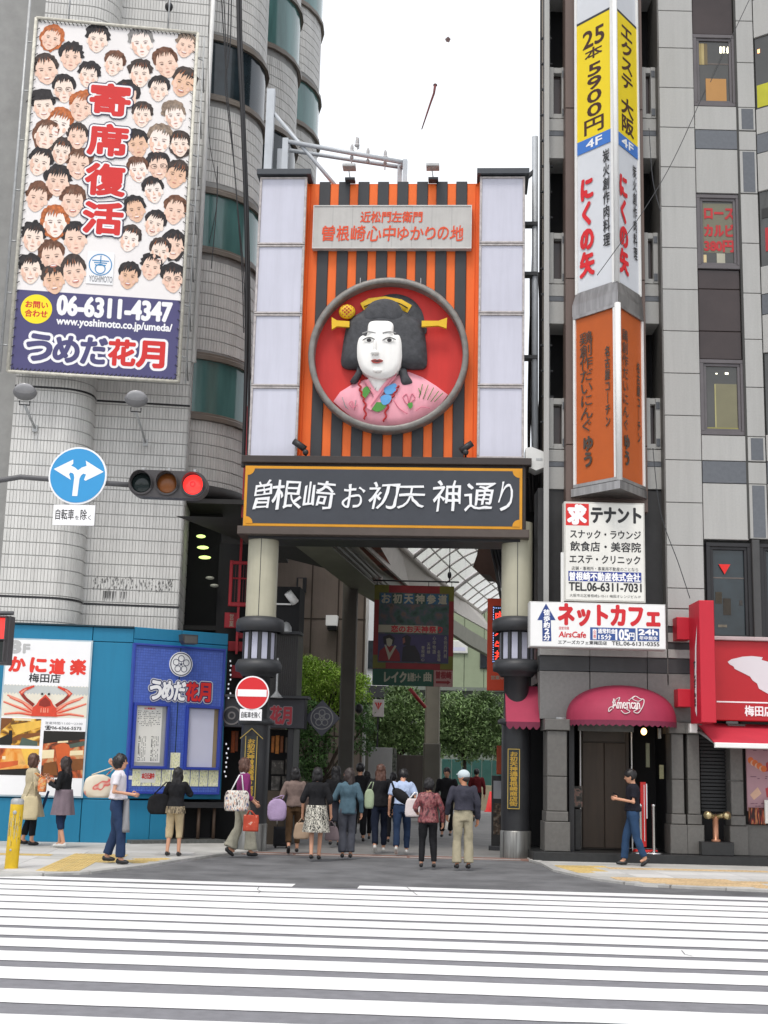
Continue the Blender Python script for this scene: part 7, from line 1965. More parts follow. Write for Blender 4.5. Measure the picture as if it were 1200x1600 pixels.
# the name bends with the cloth: letters set on the curve
def on_dome(x, z):
    """depth of the cloth at x, z"""
    c = max(-1, min(1, -(x - cxA) / hwA)); s_ = max(1e-3, math.sqrt(1 - c * c)); ct = min(1, max(0, (z - zA0) / (hA * s_ ** .75)))
    return .02 - dp * s_ ** .8 * math.sqrt(1 - ct * ct)
# position so that it sits where the cloth faces the street
def dome_hit(px, py):
    d = ray(px, py); e = Vector((0, 0, EYE)); t = (RY - 1.3) / d.y
    for k in range(400):
        p = e + d * t
        if p.y - RY > on_dome(p.x, p.z) and zA0 - .3 < p.z: break
        t += .004 / d.y * 1.0
    return p.x, p.z
g_ = glyph('American', 0, 0, 3); P0, P1 = dome_hit(957, 1107), dome_hit(1000, 1107); P2 = dome_hit(978, 1092)
ax = min(v[0] for v in g_[0]); bx_ = max(v[0] for v in g_[0]); h_ = max(v[1] for v in g_[0]); zt0, zt1 = P0[1], P2[1]
mb = MB()
for dx in (0, .004, -.004):
    vs = []
    for v in g_[0]:
        x = P0[0] + (P1[0] - P0[0]) * (v[0] - ax) / (bx_ - ax) + dx; z = zt0 + (zt1 - zt0) * v[1] / h_ ; vs.append((x, on_dome(x, z) - .012 - abs(dx), z))
    mb.add(vs, g_[1])
def curl(pts, r=.009):
    P = [dome_hit(*p) for p in spl(pts, 5, False)]; mb.tube([(x, on_dome(x, z) - .014, z) for x, z in P], r, 5)
curl([(956, 1108), (951, 1112), (952, 1106), (960, 1103), (957, 1097), (962, 1094)]); curl([(970, 1110), (976, 1115), (984, 1112), (978, 1108)]); curl([(984, 1093), (992, 1088), (1000, 1092), (1006, 1094), (1004, 1104), (997, 1114), (990, 1112), (996, 1108)]); curl([(992, 1088), (988, 1092), (997, 1096), (1004, 1092)]); curl([(962, 1093), (968, 1090), (966, 1096)])
mb.build('lettering', mat('awning_print', (.62, .56, .55, 1), .6), dw)

# ------- triangular sign tower
st_ = thing('sign_tower', 'tall two sided sign tower, yellow and white above with an orange lantern part below', 'sign', RB)
uL_, uR_ = Xr(899, 300, -.1), Xr(998.5, 300, -.1)
def apex(d): return Xr(962.5, 300, d)
uA = apex(-.90)
m_wfm = mat('white_frame', (.74, .74, .72, 1), .4, var=.04, dirt=.08)
m_pan = mat('panel_white', (.62, .64, .67, 1), .45, var=.03)
m_ylp = mat('panel_yellow', H('#ecd10c', .95), .45, var=.03)
m_blp = mat('panel_blue', H('#3b74c4', .95), .45, var=.03)
m_orp = mat('panel_orange', H('#bd5a1c', .9), .5, var=.05)
m_stl = mat('steel_sheet', (0.33, .32, .315, 1), .28, metal=.8, var=.25, scale=2, stretch=(5, 5, .6))
def face_frame(P, Q):
    """local frame on one face of the tower, from P to Q seen left to right"""
    d = Vector((Q[0] - P[0], Q[1] - P[1], 0)); L = d.length; a = math.atan2(d.y, d.x); return L, a
def on_face(P, a, name, parent=None, **k):
    o = bpy.data.objects.new(name, None); COL.objects.link(o); return o
def face_part(mb, name, m, P, a, parent=st_):
    o = mb.build(name, m, parent); o.location = (P[0], P[1], 0); o.rotation_euler = (0, 0, a); return o
def tower(P, A_, Q, z0, z1, skin):
    for S_, E_ in ((P, A_), (A_, Q)):
        L, a = face_frame(S_, E_)
        left = S_ is P
        e = .055 if left else .07; e2 = .10 if left else .05
        face_part(MB().box(0.01, L - .01, .01, .04, z0, z1), 'face_backing', skin, S_, a)
        f = MB()
        f.cbox(0, e, -.03, .03, z0, z1, .006); f.cbox(L - e2, L, -.03, .03, z0, z1, .006)
        face_part(f, 'frame', m_wfm, S_, a)
z_sk1, z_sk0 = Zr(450, 950, -.6), Zr(480, 950, -.6)
P, A_, Q = (uL_, -.12), (uA, -.90), (uR_, -.12)
ztop = Zr(-70, 950, -.5)
tower(P, A_, Q, Zr(452, 945, -.5), ztop, m_pan)
MB().tube([(uA, -.905, Zr(440, 962, -.9)), (uA, -.905, ztop)], .05, 8).build('ridge', m_wfm, st_)
L1, an1 = face_frame(P, A_); L2, an2 = face_frame(A_, Q)
def fz1(y): # height on the left face at its middle, photo x 928
    return RB.uz(928, y, -.5)[1]
def fz2(y): return RB.uz(983, y, -.5)[1]
ca, cb2 = .055, L1 - .10
ya0, ya1 = fz1(212), fz1(28)
face_part(MB().box(ca, cb2, -.004, .0, ya0, ya1), 'yellow_panel', m_ylp, P, an1)
face_part(MB().box(ca, cb2, -.004, .0, fz1(232), ya0), 'blue_panel', m_blp, P, an1)
yb0, yb1 = fz2(217), fz2(31)
face_part(MB().box(.07, L2 - .05, -.004, .0, yb0, yb1), 'yellow_panel', m_ylp, A_, an2)
face_part(MB().box(.07, L2 - .05, -.004, .0, fz2(237), yb0), 'blue_panel', m_blp, A_, an2)
face_part(MB().box(ca, cb2, -.006, -.004, ya1, ya1 + .05), 'panel_edge', m_gcap, P, an1); face_part(MB().box(.07, L2 - .05, -.006, -.004, yb1, yb1 + .05), 'panel_edge', m_gcap, A_, an2)
m_ybr = mat('sign_brown', H('#3f1f12'), .5)
def ftext(s, x0, x1, z0, z1, m, Pq, a, **k):
    mb = MB(); text(None, s, (x0, x1, z0, z1), m, -.008, put=(mb, 0), **k); return face_part(mb, 'lettering', m, Pq, a)
wl = cb2 - ca; cxl = (ca + cb2) / 2
H1 = ya1 - ya0
ftext('25', cxl - .27, cxl + .27, ya1 - H1 * .235, ya1 - H1 * .09, m_ybr, P, an1, bold=.02)
ftext('本', cxl - .22, cxl + .22, ya1 - H1 * .34, ya1 - H1 * .25, m_ybr, P, an1, bold=.02)
ftext('5900', cxl - .27, cxl + .27, ya0 + H1 * .165, ya0 + H1 * .62, m_ybr, P, an1, bold=.015, vert=True, fill=1.0)
ftext('円', cxl - .24, cxl + .24, ya0 + H1 * .03, ya0 + H1 * .15, m_ybr, P, an1, bold=.02)
ftext('4F', cxl - .2, cxl + .2, fz1(230) + .03, fz1(214) - .02, m_wl, P, an1, bold=.02)
ftext('エクステ', .07 + .16, L2 - .05 - .16, yb0 + (yb1 - yb0) * .40, yb0 + (yb1 - yb0) * .95, m_ybr, A_, an2, bold=.03, vert=True)
ftext('大阪', .07 + .16, L2 - .05 - .16, yb0 + (yb1 - yb0) * .03, yb0 + (yb1 - yb0) * .33, m_ybr, A_, an2, bold=.03, vert=True)
ftext('4F', .25, L2 - .25, fz2(235) + .03, fz2(219) - .02, m_wl, A_, an2, bold=.02)
m_br = mat('brush_red', H('#cf1f26'), .5)
ftext('にくの矢', ca + .06, ca + .42, fz1(428), fz1(270), m_br, P, an1, bold=.06, vert=True, brush=.05)
ftext('炭火創作肉料理', cb2 - .22, cb2 - .05, fz1(392), fz1(240), m_bpr, P, an1, bold=.02, vert=True, brush=.06)
ftext('にくの矢', .12, .48, fz2(434), fz2(277), m_br, A_, an2, bold=.06, vert=True, brush=.05)
ftext('炭火創作肉料理', L2 - .28, L2 - .12, fz2(400), fz2(250), m_bpr, A_, an2, bold=.02, vert=True, brush=.06)
# steel skirt, then the wider orange lantern part
sk = MB()
Pi, Ai, Qi = P, A_, Q; Po, Ao, Qo = (uL_ - .07, -.10), (uA, -1.0), (uR_ + .05, -.10)
za_, zb2_ = Zr(450, 945, -.5), Zr(478, 945, -.5)
for (a, b, c, d) in ((Pi, Ai, Ao, Po), (Ai, Qi, Qo, Ao)):
    sk.add([(a[0], a[1] - .02, za_), (b[0], b[1] - .02, za_), (c[0], c[1], zb2_ + .12), (d[0], d[1], zb2_ + .12)], [(0, 3, 2, 1)])
    sk.add([(d[0], d[1], zb2_ + .12), (c[0], c[1], zb2_ + .12), (c[0], c[1], zb2_ - .10), (d[0], d[1], zb2_ - .10)], [(0, 3, 2, 1)])
sk.build('steel_skirt', m_stl, st_)
zo1, zo0 = zb2_ - .10, Zr(758, 945, -.5)
P3, A3, Q3 = (uL_ - .04, -.10), (uA, -.95), (uR_ + .03, -.10)
tower(P3, A3, Q3, zo0, zo1, m_orp)
L3, an3 = face_frame(P3, A3); L4, an4 = face_frame(A3, Q3)
for LL, PP_, aa in ((L3, P3, an3), (L4, A3, an4)):
    face_part(MB().cbox(0, LL, -.035, .03, zo1 - .07, zo1, .006), 'frame_rail', m_stl, PP_, aa); face_part(MB().cbox(0, LL, -.035, .03, zo0, zo0 + .07, .006), 'frame_rail', m_stl, PP_, aa)
MB().tube([(uA, -.955, zo0), (uA, -.955, zo1)], .06, 8).build('ridge', m_wfm, st_)
MB().slab([(P3[0] - .06, .1), (P3[0] - .06, -.1), (uA, -1.02), (Q3[0] + .05, -.1), (Q3[0] + .05, .1)], zo0 - .16, zo0 - .01).build('foot', m_stl, st_)
m_ob = mat('sign_ink', (.06, .045, .035, 1), .5)
ftext('鶏創作だいにんぐ', ca + .09, ca + .44, fz1(672), fz1(515), m_ob, P3, an3, bold=.008, fill=1.0, vert=True, brush=.10)
ftext('ゆう', ca + .16, ca + .44, fz1(728), fz1(678), m_ob, P3, an3, bold=.05, vert=True, brush=.05)
ftext('名古屋コーチン', L3 - .32, L3 - .19, fz1(672), fz1(546), m_ob, P3, an3, bold=.03, vert=True)
ftext('鶏創作だいにんぐ', .17, .42, fz2(678), fz2(520), m_ob, A3, an4, bold=.01, vert=True, brush=.10)
ftext('ゆう', .2, .46, fz2(732), fz2(682), m_ob, A3, an4, bold=.05, vert=True, brush=.05)
ftext('名古屋コーチン', L4 - .28, L4 - .14, fz2(688), fz2(560), m_ob, A3, an4, bold=.03, vert=True)

# ------- tenant sign
ts = thing('tenant_sign', 'white tenant wanted board with black characters under the sign tower', 'sign', RB)
D_ = -.45
q = RB.rect(881.5, 785, 1008, 940.5, D_)
MB().cbox(q[0], q[1], D_, D_ + .25, q[2], q[3], .01).build('frame', mat('sign_frame', (.55, .54, .50, 1), .45), ts)
so = MB().box(q[0] + .03, q[1] - .03, D_ - .006, D_ - .001, q[2] + .03, q[3] - .03).build('face', mat('sign_ivory', (.74, .73, .68, 1), .45, var=.025, dirt=.06), ts)
def tb2(xa, ya, xb, yb): return RB.rect(xa, ya, xb, yb, D_)
r_ = tb2(884, 787, 920, 821); MB().box(r_[0], r_[1], D_ - .009, D_ - .007, r_[2], r_[3]).build('red_square', m_redp, so); text(so, '求', tb2(888, 790, 915, 818), m_wpr, D_ - .012, bold=.07)
text(so, 'テナント', tb2(924, 794, 1001, 817), m_bpr, D_ - .009, bold=.05)
text(so, 'スナック・ラウンジ', tb2(891, 829, 1001, 842), m_bpr, D_ - .009, bold=.025)
text(so, '飲食店・美容院', tb2(891, 847, 1001, 862), m_bpr, D_ - .009, bold=.02)
text(so, 'エステ・クリニック', tb2(890, 868, 1000, 881), m_bpr, D_ - .009, bold=.025)
text(so, '店舗・事務所・事業用不動産のことなら', tb2(893, 886, 997, 892), m_bpr, D_ - .009)
r_ = tb2(888, 893.5, 1002, 909); MB().box(r_[0], r_[1], D_ - .009, D_ - .007, r_[2], r_[3]).build('blue_strip', mat('strip_blue', H('#2a3d8c'), .5), so); text(so, '曽根崎不動産株式会社', tb2(890, 895, 1000, 908), m_wpr, D_ - .012, bold=.035)
text(so, 'TEL.06-6311-7031', tb2(889, 911, 1002, 924), m_bpr, D_ - .009, bold=.03)
text(so, '大阪市北区曽根崎2-10-11 梅田オレンジビル1F', tb2(890, 929, 1001, 934), m_bpr, D_ - .009)
MB().box(q[0] - .05, q[0], D_ + .05, D_ + .12, q[2] - .1, q[3] - .95).build('side_bar', m_white, ts)
# ------- internet cafe sign
ns = thing('net_cafe_sign', 'wide white internet cafe sign with big red katakana and a blue arrow', 'sign', RB)
D_ = -.75
q = RB.rect(827.5, 942, 1040.5, 1013, D_); ns_y = D_
MB().cbox(q[0], q[1], D_, D_ + .3, q[2], q[3], .01).build('frame', mat('sign_frame2', (.58, .58, .57, 1), .45), ns)
so = MB().box(q[0] + .02, q[1] - .02, D_ - .006, D_ - .001, q[2] + .02, q[3] - .02).build('face', mat('sign_white', (.80, .80, .79, 1), .45, var=.02), ns)
text(so, 'ネットカフェ', tb2(873, 946, 1030, 978), mat('cafe_red', H('#c8202a'), .5), D_ - .009, bold=.06)
mb = MB(); A = lambda x, y: RB.uz(x, y, D_)
mb.poly([A(853, 943), A(868, 969), A(860.5, 969), A(861.5, 1002), A(847.5, 1002), A(847, 969), A(839.5, 969)], D_ - .009); mb.build('arrow', mat('arrow_blue', H('#28407e'), .5), so)
text(so, '徒歩約2分', tb2(849, 952, 859.5, 1001), m_wpr, D_ - .012, bold=.04, vert=True)
text(so, '個室完備', tb2(873, 979, 889, 984), mat('cafe_red', None or H('#c8202a'), .5), D_ - .009)
text(so, 'AirsCafe', tb2(873, 987, 915, 996), mat('cafe_red', H('#c8202a'), .5), D_ - .009, bold=.03, shear=.1)
r_ = tb2(922, 981, 993, 1001); MB().box(r_[0], r_[1], D_ - .009, D_ - .007, r_[2], r_[3]).build('blue_box', mat('box_blue', H('#33508e'), .5), so)
r_ = tb2(926, 983, 932, 999); MB().box(r_[0], r_[1], D_ - .011, D_ - .010, r_[2], r_[3]).build('white_box', m_wpr, so); text(so, '会費', tb2(926.5, 984, 931.5, 998), m_redp, D_ - .013, vert=True)
text(so, '通常料金', tb2(934, 982.5, 961, 990), m_wpr, D_ - .012, bold=.03); text(so, '15分', tb2(935, 991.5, 955, 999.5), m_wpr, D_ - .012, bold=.03)
text(so, '105', tb2(962, 984, 982, 1000), m_wpr, D_ - .012, bold=.04); text(so, '円', tb2(983, 989, 991, 1000), m_wpr, D_ - .012, bold=.03)
r_ = tb2(996, 982, 1030, 1002); MB().box(r_[0], r_[1], D_ - .009, D_ - .007, r_[2], r_[3]).build('blue_box', mat('box_blue', H('#33508e'), .5), so)
text(so, '24h', tb2(998, 984, 1027, 992), m_wpr, D_ - .012, bold=.04); text(so, '年中無休', tb2(999, 994, 1027, 1000.5), m_wpr, D_ - .012, bold=.02)
text(so, 'エアーズカフェ東梅田店', tb2(872, 1001, 948, 1007), m_bpr, D_ - .009, bold=.02); text(so, 'TEL.06-6131-0355', tb2(956, 1003, 1030, 1009), m_bpr, D_ - .009, bold=.02)

# ------- red seafood shop front at the right edge
rs = thing('seafood_shop', 'bright red shop front with a jagged white emblem at the right edge', 'shop front', RB)
m_rs = mat('shop_red', H('#c4202c', .78), .45, var=.04); m_rsd = mat('shop_red_box', H('#cf2338', .8), .45, var=.03)
xs0 = Xr(1117, 1060, -.35)
q = (xs0, 9.0, Zr(1126, 1150, -.35), Zr(1001, 1150, -.35))
fo = MB().cbox(q[0], q[1], -.35, .0, q[2], q[3], .012).build('fascia', m_rs, rs)
MB().cbox(q[0] - .02, q[1], -.42, 0, q[3], q[3] + .07, .01).build('fascia_cap', mat('cap_pale', (.45, .36, .36, 1), .5), rs)
zl_ = Zr(1097, 1150, -.35); MB().box(q[0] + .02, q[1], -.356, -.35, zl_ - .012, zl_ + .012).build('line', m_wpr, fo)
A = lambda x, y: RB.uz(x, y, -.36)
mb = MB(); mb.poly([A(*p) for p in ((1137, 1034), (1143, 1030), (1152, 1028), (1160, 1026), (1175, 1025), (1192, 1027), (1190, 1031), (1200, 1034), (1225, 1038), (1225, 1082), (1200, 1084), (1186, 1076), (1183, 1068), (1176, 1063), (1172, 1057), (1158, 1050), (1148, 1045), (1146, 1041), (1140, 1038))], -.357); mb.build('emblem', mat('emblem_white', (.66, .63, .66, 1), .5, var=.02), fo)
text(fo, '梅田店', RB.rect(1164, 1103, 1208, 1119, -.36), m_wpr, -.357, bold=.03)
# blade sign
bl = thing('blade_sign', 'tall red box sign with a white slash and black characters on its side', 'sign', RB)
x0, x1 = Xr(1094, 1030, -1.15), Xr(1117.5, 1030, -1.15); zt_, zb2 = Zr(938, 1105, -1.15), Zr(1129, 1105, -1.15)
MB().cbox(x0, x1, -1.15, -.36, zb2, zt_, .012).build('box', m_rsd, bl)
xl = x0 - .004
mb = MB(); sh = [(-.98, .80), (-.80, .62), (-.74, .40), (-.72, .10), (-.84, .05), (-.86, .35), (-.90, .60)]
hh = zt_ - zb2
mb.add([(xl, y_, zb2 + hh * t) for y_, t in sh], [tuple(range(len(sh)))]); mb.build('white_slash', m_wpr, bl)
mb = MB(); text(None, 'すしざんまい'[:5], (0, .16, zb2 + hh * .13, zb2 + hh * .52), m_bpr, 0, put=(mb, 0), vert=True, bold=.05)
o = mb.build('lettering', m_bpr, bl); o.rotation_euler = (0, 0, rad(-90)); o.location = (xl - .004, -.66, 0)
for ya, yb in ((965, 1000), (1077, 1105)):
    MB().cbox(x0 - .22, x0 + .02, -.34, .0, Zr(yb, 1080, -.3), Zr(ya, 1080, -.3), .01).build('mount', m_rsd, bl)
# awning of the red shop
sa = thing('shop_awning', 'red sloping awning with a white front rail under the red fascia', 'awning', RB)
zt_ = Zr(1131, 1150, -.1); zb2 = Zr(1161, 1150, -1.1); xl0, xl1 = Xr(1089, 1131, -.1), Xr(1115, 1161, -1.1)
mb = MB(); mb.add([(xl0, -.05, zt_), (9, -.05, zt_), (9, -1.15, zb2), (xl1, -1.15, zb2)], [(0, 3, 2, 1)]); mb.add([(xl0, -.05, zt_ - .02), (9, -.05, zt_ - .02), (9, -1.15, zb2 - .02), (xl1, -1.15, zb2 - .02)], [(0, 1, 2, 3)])
mb.build('cloth', mat('awning_red', H('#cb3346', .8), .7, var=.05, dirt=.08), sa)
MB().cbox(xl1, 9, -1.2, -1.13, zb2 - .09, zb2, .012).build('front_rail', m_white, sa)
MB().tube([(xl0 + .0, -.05, zt_ - .12), (xl1 + .1, -1.1, zb2 - .05)], .03, 6).build('arm', m_galv, sa)
MB().cbox(Xr(1076, 1140, -.2), Xr(1088, 1140, -.2), -.3, -.12, Zr(1145, 1080, -.2), Zr(1131, 1080, -.2), .01).build('motor', m_white, sa)
# shutter, wall and menu poster below
MB().box(Xr(1098, 1200), Xr(1142, 1200), .25, .3, ZP, 3.3).build('shutter_back', m_dark, rs)
for k in range(30): 
    z = Zr(1268, 1118, .2) + k * .065
    MB().box(Xr(1099, 1200), Xr(1141, 1200), .2, .24, z, z + .045).build('slat', mat('shutter_slat', (0.018, .019, .021, 1), .45), rs)
MB().cbox(Xr(1140, 1300), 9, -.10, .3, ZP, Zr(1288, 1170), .01).build('stall_riser', m_granb, rs)
MB().box(Xr(1162, 1200), 9, .1, .3, Zr(1288, 1170), 3.2).build('wall', mat('shop_wall', (0.05, .048, .045, 1), .6), rs)
q = RB.rect(1167, 1166, 1215, 1268, -.15)
mp = MB().cbox(q[0], q[1], -.15, -.1, q[2], q[3], .008).build('menu_poster', mat('menu_pink', H('#a8848c', .95), .5, var=.12, scale=2), rs)
mb = MB(); R_ = random.Random(9)
m_pr = [mat('prawn_orange', H('#cf6a34'), .5, var=.15, scale=14), mat('prawn_red', H('#a8343a'), .5, var=.15), mat('prawn_pale', H('#caa48c'), .5), mat('menu_purple', H('#6d4a5a'), .5)]
def A(x, y): return RB.uz(x, y, -.155)
for k in range(7):
    cx, cy = 1173 + k * 3.4, 1188 + k * 2.2 + (k % 2) * 2; r = .045 if k % 2 else .055
    p = A(cx, cy); mb.poly([(p[0] + r * math.cos(2 * PI * i / 10) * 1.0, p[1] + r * 1.1 * math.sin(2 * PI * i / 10)) for i in range(10)], -.152 - .0006 * k, k % 2 * 2)
for (a, b, c, d) in (((1197, 1192), (1206, 1188), (1206, 1204), (1196, 1206)), ((1172, 1242), (1184, 1230), (1190, 1240), (1178, 1250)), ((1196, 1232), (1206, 1228), (1206, 1244), (1198, 1246))):
    mb.poly([A(*a), A(*b), A(*c), A(*d)], -.1535, 1 if a[0] > 1190 else 2)
for k in range(22):
    x_, y_ = R_.uniform(1171, 1198), R_.choice((1173, 1214, 1217, 1256, 1260)); p = A(x_, y_); mb.poly([(p[0], p[1]), (p[0] + .04, p[1]), (p[0] + .04, p[1] + .012), (p[0], p[1] + .012)], -.156 - k * .0002, 3)
mb.build('prawn_print', m_pr, mp, kind='stuff')
q = RB.rect(1170, 1262, 1196, 1288, -.16); o = MB().cbox(q[0], q[1], -.2, -.15, q[2], q[3]).build('menu_shelf', ramp_mat('menu_strips', [(.42, '#2a1210'), (.5, '#8c2a20'), (.58, '#b07a4a'), (.66, '#3a1a16')], scale=7, stretch=(6, 1, .6)), rs)
q = RB.rect(1195, 1250, 1215, 1287, -.22); MB().cbox(q[0], q[1], -.24, -.2, q[2], q[3]).build('white_card', m_paper, rs)
# ------- twin hose connection on its dark block
hy = thing('hose_connection', 'copper standpipe with two brass outlets on a dark stone block', 'standpipe', RB, (Xr(1118.5, 1310, -.2), -.2, 0))
z0 = Zr(1315, 1118, -.2); z1 = Zr(1277, 1118, -.2)
m_cop = mat('copper', (0.42, .20, .12, 1), .35, metal=.6, var=.2); m_brs = mat('brass', (0.55, .45, .25, 1), .3, metal=.8, var=.15)
MB().lathe([(.08, z0), (.085, z0 + .03), (.052, z0 + .05), (.052, z1 - .05), (.062, z1 - .03), (.055, z1 + .02), (.001, z1 + .06)], 0, 0, 18).build('pipe', m_cop, hy)
mb = MB()
for s in (-1, 1):
    mb.tube([(0, 0, z1), (s * .10, -.06, z1 + .03), (s * .15, -.12, z1 + .035)], .045, 10); mb.tube([(s * .145, -.11, z1 + .035), (s * .19, -.18, z1 + .04)], .07, 12)
mb.build('outlet', m_brs, hy, kind='stuff')
bx0_, bx1_ = Xr(1096, 1330, -.35) - hy.location.x, Xr(1147, 1330, -.35) - hy.location.x
MB().cbox(bx0_, bx1_, -.16, .3, ZP, z0, .012).build('block', m_blackst, hy)
# ------- chrome queue posts
for i, (x_, lab) in enumerate(((1001, 'chrome barrier post directly behind the man reading his phone'), (1021.5, 'chrome barrier post right of the man reading his phone'))):
    p = RB.uz(x_, 1333, -.1); zt_ = RB.uz(x_, 1256, -.1)[1]; o = thing('barrier_post', lab, 'barrier post', RB, (p[0], -.12, ZP), group='chrome barrier posts')
    m_chr = mat('chrome', (.66, .66, .66, 1), .18, metal=.95, var=.05)
    MB().lathe([(.026, .02), (.026, zt_ - ZP - .05), (.034, zt_ - ZP - .04), (.034, zt_ - ZP - .01), (.001, zt_ - ZP)], 0, 0, 14).build('post', m_chr, o)
    MB().lathe([(.15, 0), (.15, .012), (.06, .03), (.026, .04)], 0, 0, 20).build('base', m_chr, o)
# ------- red and white folded banner leaning in the entrance
bn = thing('red_white_banner', 'narrow red and white banner standing inside the entrance behind the man', 'banner', RB, (Xr(1008, 1300, .1), .1, ZP))
zt_ = RB.uz(1008, 1222, .1)[1] - ZP
MB().cbox(-.08, .02, -.02, .02, .1, zt_, .004).build('red_cloth', m_redp, bn); MB().cbox(.022, .045, -.02, .02, .6, zt_ - .03, .004).build('white_cloth', m_wpr, bn); MB().cbox(-.02, -.008, -.028, -.02, .2, zt_ - .05, .002).build('white_line', m_wpr, bn)
MB().cbox(-.2, .2, -.12, .12, 0, .05).build('base', m_redp, bn)
# ------- pipes and cables in the gap between gate and building
gpz = thing('gap_pipework', 'dark pipes and cable runs climbing the edge of the granite building beside the gate', 'pipes', loc=(0, 0, 0))
R_ = random.Random(8)
for k, (xt, xb_, Y, r, m) in enumerate(((851, 853, 24.7, .035, m_black), (855, 856, 24.8, .03, m_gcap), (848, 849, 25.2, .02, m_trim), (858, 858, 24.9, .02, m_galv), (846, 843, 26.0, .03, m_black))):
    MB().tube([AT(xt, -40, Y), AT((xt + xb_) / 2, 400, Y), AT(xb_, 760, Y)], r, 6).build('pipe', m, gpz)
for k in range(9):
    xa = 826 + R_.uniform(0, 18); cable([(xa + R_.uniform(-2, 4), 430 + R_.uniform(-40, 60)), (xa + R_.uniform(-5, 5), 560), (xa + R_.uniform(-4, 6), 700), (xa, 800)], 26.0 + R_.uniform(0, .6), .022, gpz, m_black)
for k in range(16):
    p = AT(847 + (k % 3), 60 + k * 40, 24.9); MB().box(p.x - .03, p.x + .2, p.y, p.y + .06, p.z, p.z + .03).build('clip', m_gcap, gpz)
MB().box(AT(836, 700, 26.5).x, AT(852, 700, 26.5).x, 26.5, 26.7, 3.0, AT(840, 640, 26.5).z).build('duct', m_gcap, gpz)
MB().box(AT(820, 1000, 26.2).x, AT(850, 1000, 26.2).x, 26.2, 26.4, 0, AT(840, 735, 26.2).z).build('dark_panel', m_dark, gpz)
for pts in ([(1102, 140), (1052, 250), (1005, 330), (955, 400), (933, 430)], [(1110, 128), (1180, -20)], [(1014, 200), (1020, 280), (1032, 330)], [(1020, 700), (1032, 800), (1060, 880), (1078, 935)]):
    cable(pts, 23.4, .008, gpz, m_gcap)
# flying streamer and small kite in the sky
sf_ = thing('sky_streamer', 'thin brown red streamer drifting high in the white sky', 'streamer', loc=AT(670, 168, 40))
P_ = [AT(x, y, 40) - AT(670, 168, 40) for x, y in ((680, 133), (678, 146), (673, 160), (667, 178), (659, 202))]
MB().tube(P_, [.05, .04, .035, .03, .018], 6).build('ribbon', mat('streamer_red', H('#6e3a3a'), .7, var=.2), sf_)
MB().ell(P_[0], (.07, .05, .06), 8, 6).build('knot', mat('streamer_dark', H('#4a2a2c'), .7), sf_)
o = MB(); o.add([(-.10, 0, .02), (0, -.03, .10), (.09, 0, .03), (.04, .02, -.09), (-.06, .01, -.07), (0, .08, 0)], [(0, 4, 3, 2, 1), (0, 1, 5), (1, 2, 5), (2, 3, 5), (3, 4, 5), (4, 0, 5)])
o = o.build('sky_ornament', mat('ornament_brown', H('#7a6462'), .7)); o.location = AT(700, 62, 40); tag(o, 'tiny brownish star shaped ornament high in the white sky', 'ornament')
# ================================================================== PEOPLE
PEND = []
def lofted(mb, rings, k=16):
    """closed body of stacked ellipses (x, y, z, rx, ry)"""
    vs = [(x + rx * math.cos(2 * PI * j / k), y + ry * math.sin(2 * PI * j / k), z) for x, y, z, rx, ry in rings for j in range(k)]
    n = len(rings); fs = [(i * k + j, i * k + (j + 1) % k, (i + 1) * k + (j + 1) % k, (i + 1) * k + j) for i in range(n - 1) for j in range(k)]
    fs += [tuple(range(k - 1, -1, -1)), tuple((n - 1) * k + j for j in range(k))]
    mb.add(vs, fs)
def limb3(mb, pts, rs, k=12):
    mb.tube(pts, rs, k)
    for p, r in zip(pts, rs): mb.ell(p, (r, r, r), 10, 8)
def pend(mb, name, m, parent, vox, wr=0.0, wf=9.0, fold=(1, 1, .45), extra=None, smooth=4):
    o = mb.build(name, m, parent); a = o.modifiers.new('r', 'REMESH'); a.mode = 'VOXEL'; a.voxel_size = vox; a.use_smooth_shade = True
    b = o.modifiers.new('s', 'SMOOTH'); b.iterations = smooth; b.factor = .5
    PEND.append((o, wr, wf, fold, extra, random.random() * 50)); return o
def finish_people():
    bpy.context.view_layer.update(); dg = bpy.context.evaluated_depsgraph_get(); done = []
    for o, wr, wf, fold, extra, sd in PEND:
        me = bpy.data.meshes.new_from_object(o.evaluated_get(dg), depsgraph=dg); done.append(me)
    for (o, wr, wf, fold, extra, sd), me in zip(PEND, done):
        old = o.data; o.modifiers.clear()
        if wr:
            for v in me.vertices:
                q = Vector((v.co.x * wf * fold[0] + sd, v.co.y * wf * fold[1], v.co.z * wf * fold[2]))
                v.co += v.normal * max(-.003, wr * (noise.noise(q) + .5 * noise.noise(q * 2.3) + .15))
        if extra:
            bm = bmesh.new(); bm.from_mesh(me)
            t = bpy.data.meshes.new('t'); t.from_pydata(extra.v, [], extra.f); t.polygons.foreach_set('use_smooth', [True] * len(t.polygons)); bm.from_mesh(t); bm.to_mesh(me); bm.free(); bpy.data.meshes.remove(t)
        if not me.materials: me.materials.append(old.materials[0])
        me.polygons.foreach_set('use_smooth', [True] * len(me.polygons)); me.name = o.name; o.data = me
        bpy.data.meshes.remove(old)
def cloth(n, c, v=.10, **k): return mat('cloth_' + n, H(c) if isinstance(c, str) else c, .9, var=v, scale=7, bump=.35, bscale=35, spec=.2, **k)
SK = [mat('skin_light', H('#c9967a', .95), .55, var=.06), mat('skin_warm', H('#b98264', .95), .55, var=.06)]
HR = {'black': mat('hair_black', (0.012, .011, .012, 1), .45, var=.3, scale=30), 'dark': mat('hair_dark', (0.030, .020, .018, 1), .45, var=.3, scale=30), 'brown': mat('hair_brown', (0.085, .038, .025, 1), .45, var=.3, scale=30)}
m_shoe = mat('shoe_black', (0.015, .015, .016, 1), .4); m_shoew = mat('shoe_white', (.55, .55, .53, 1), .6)
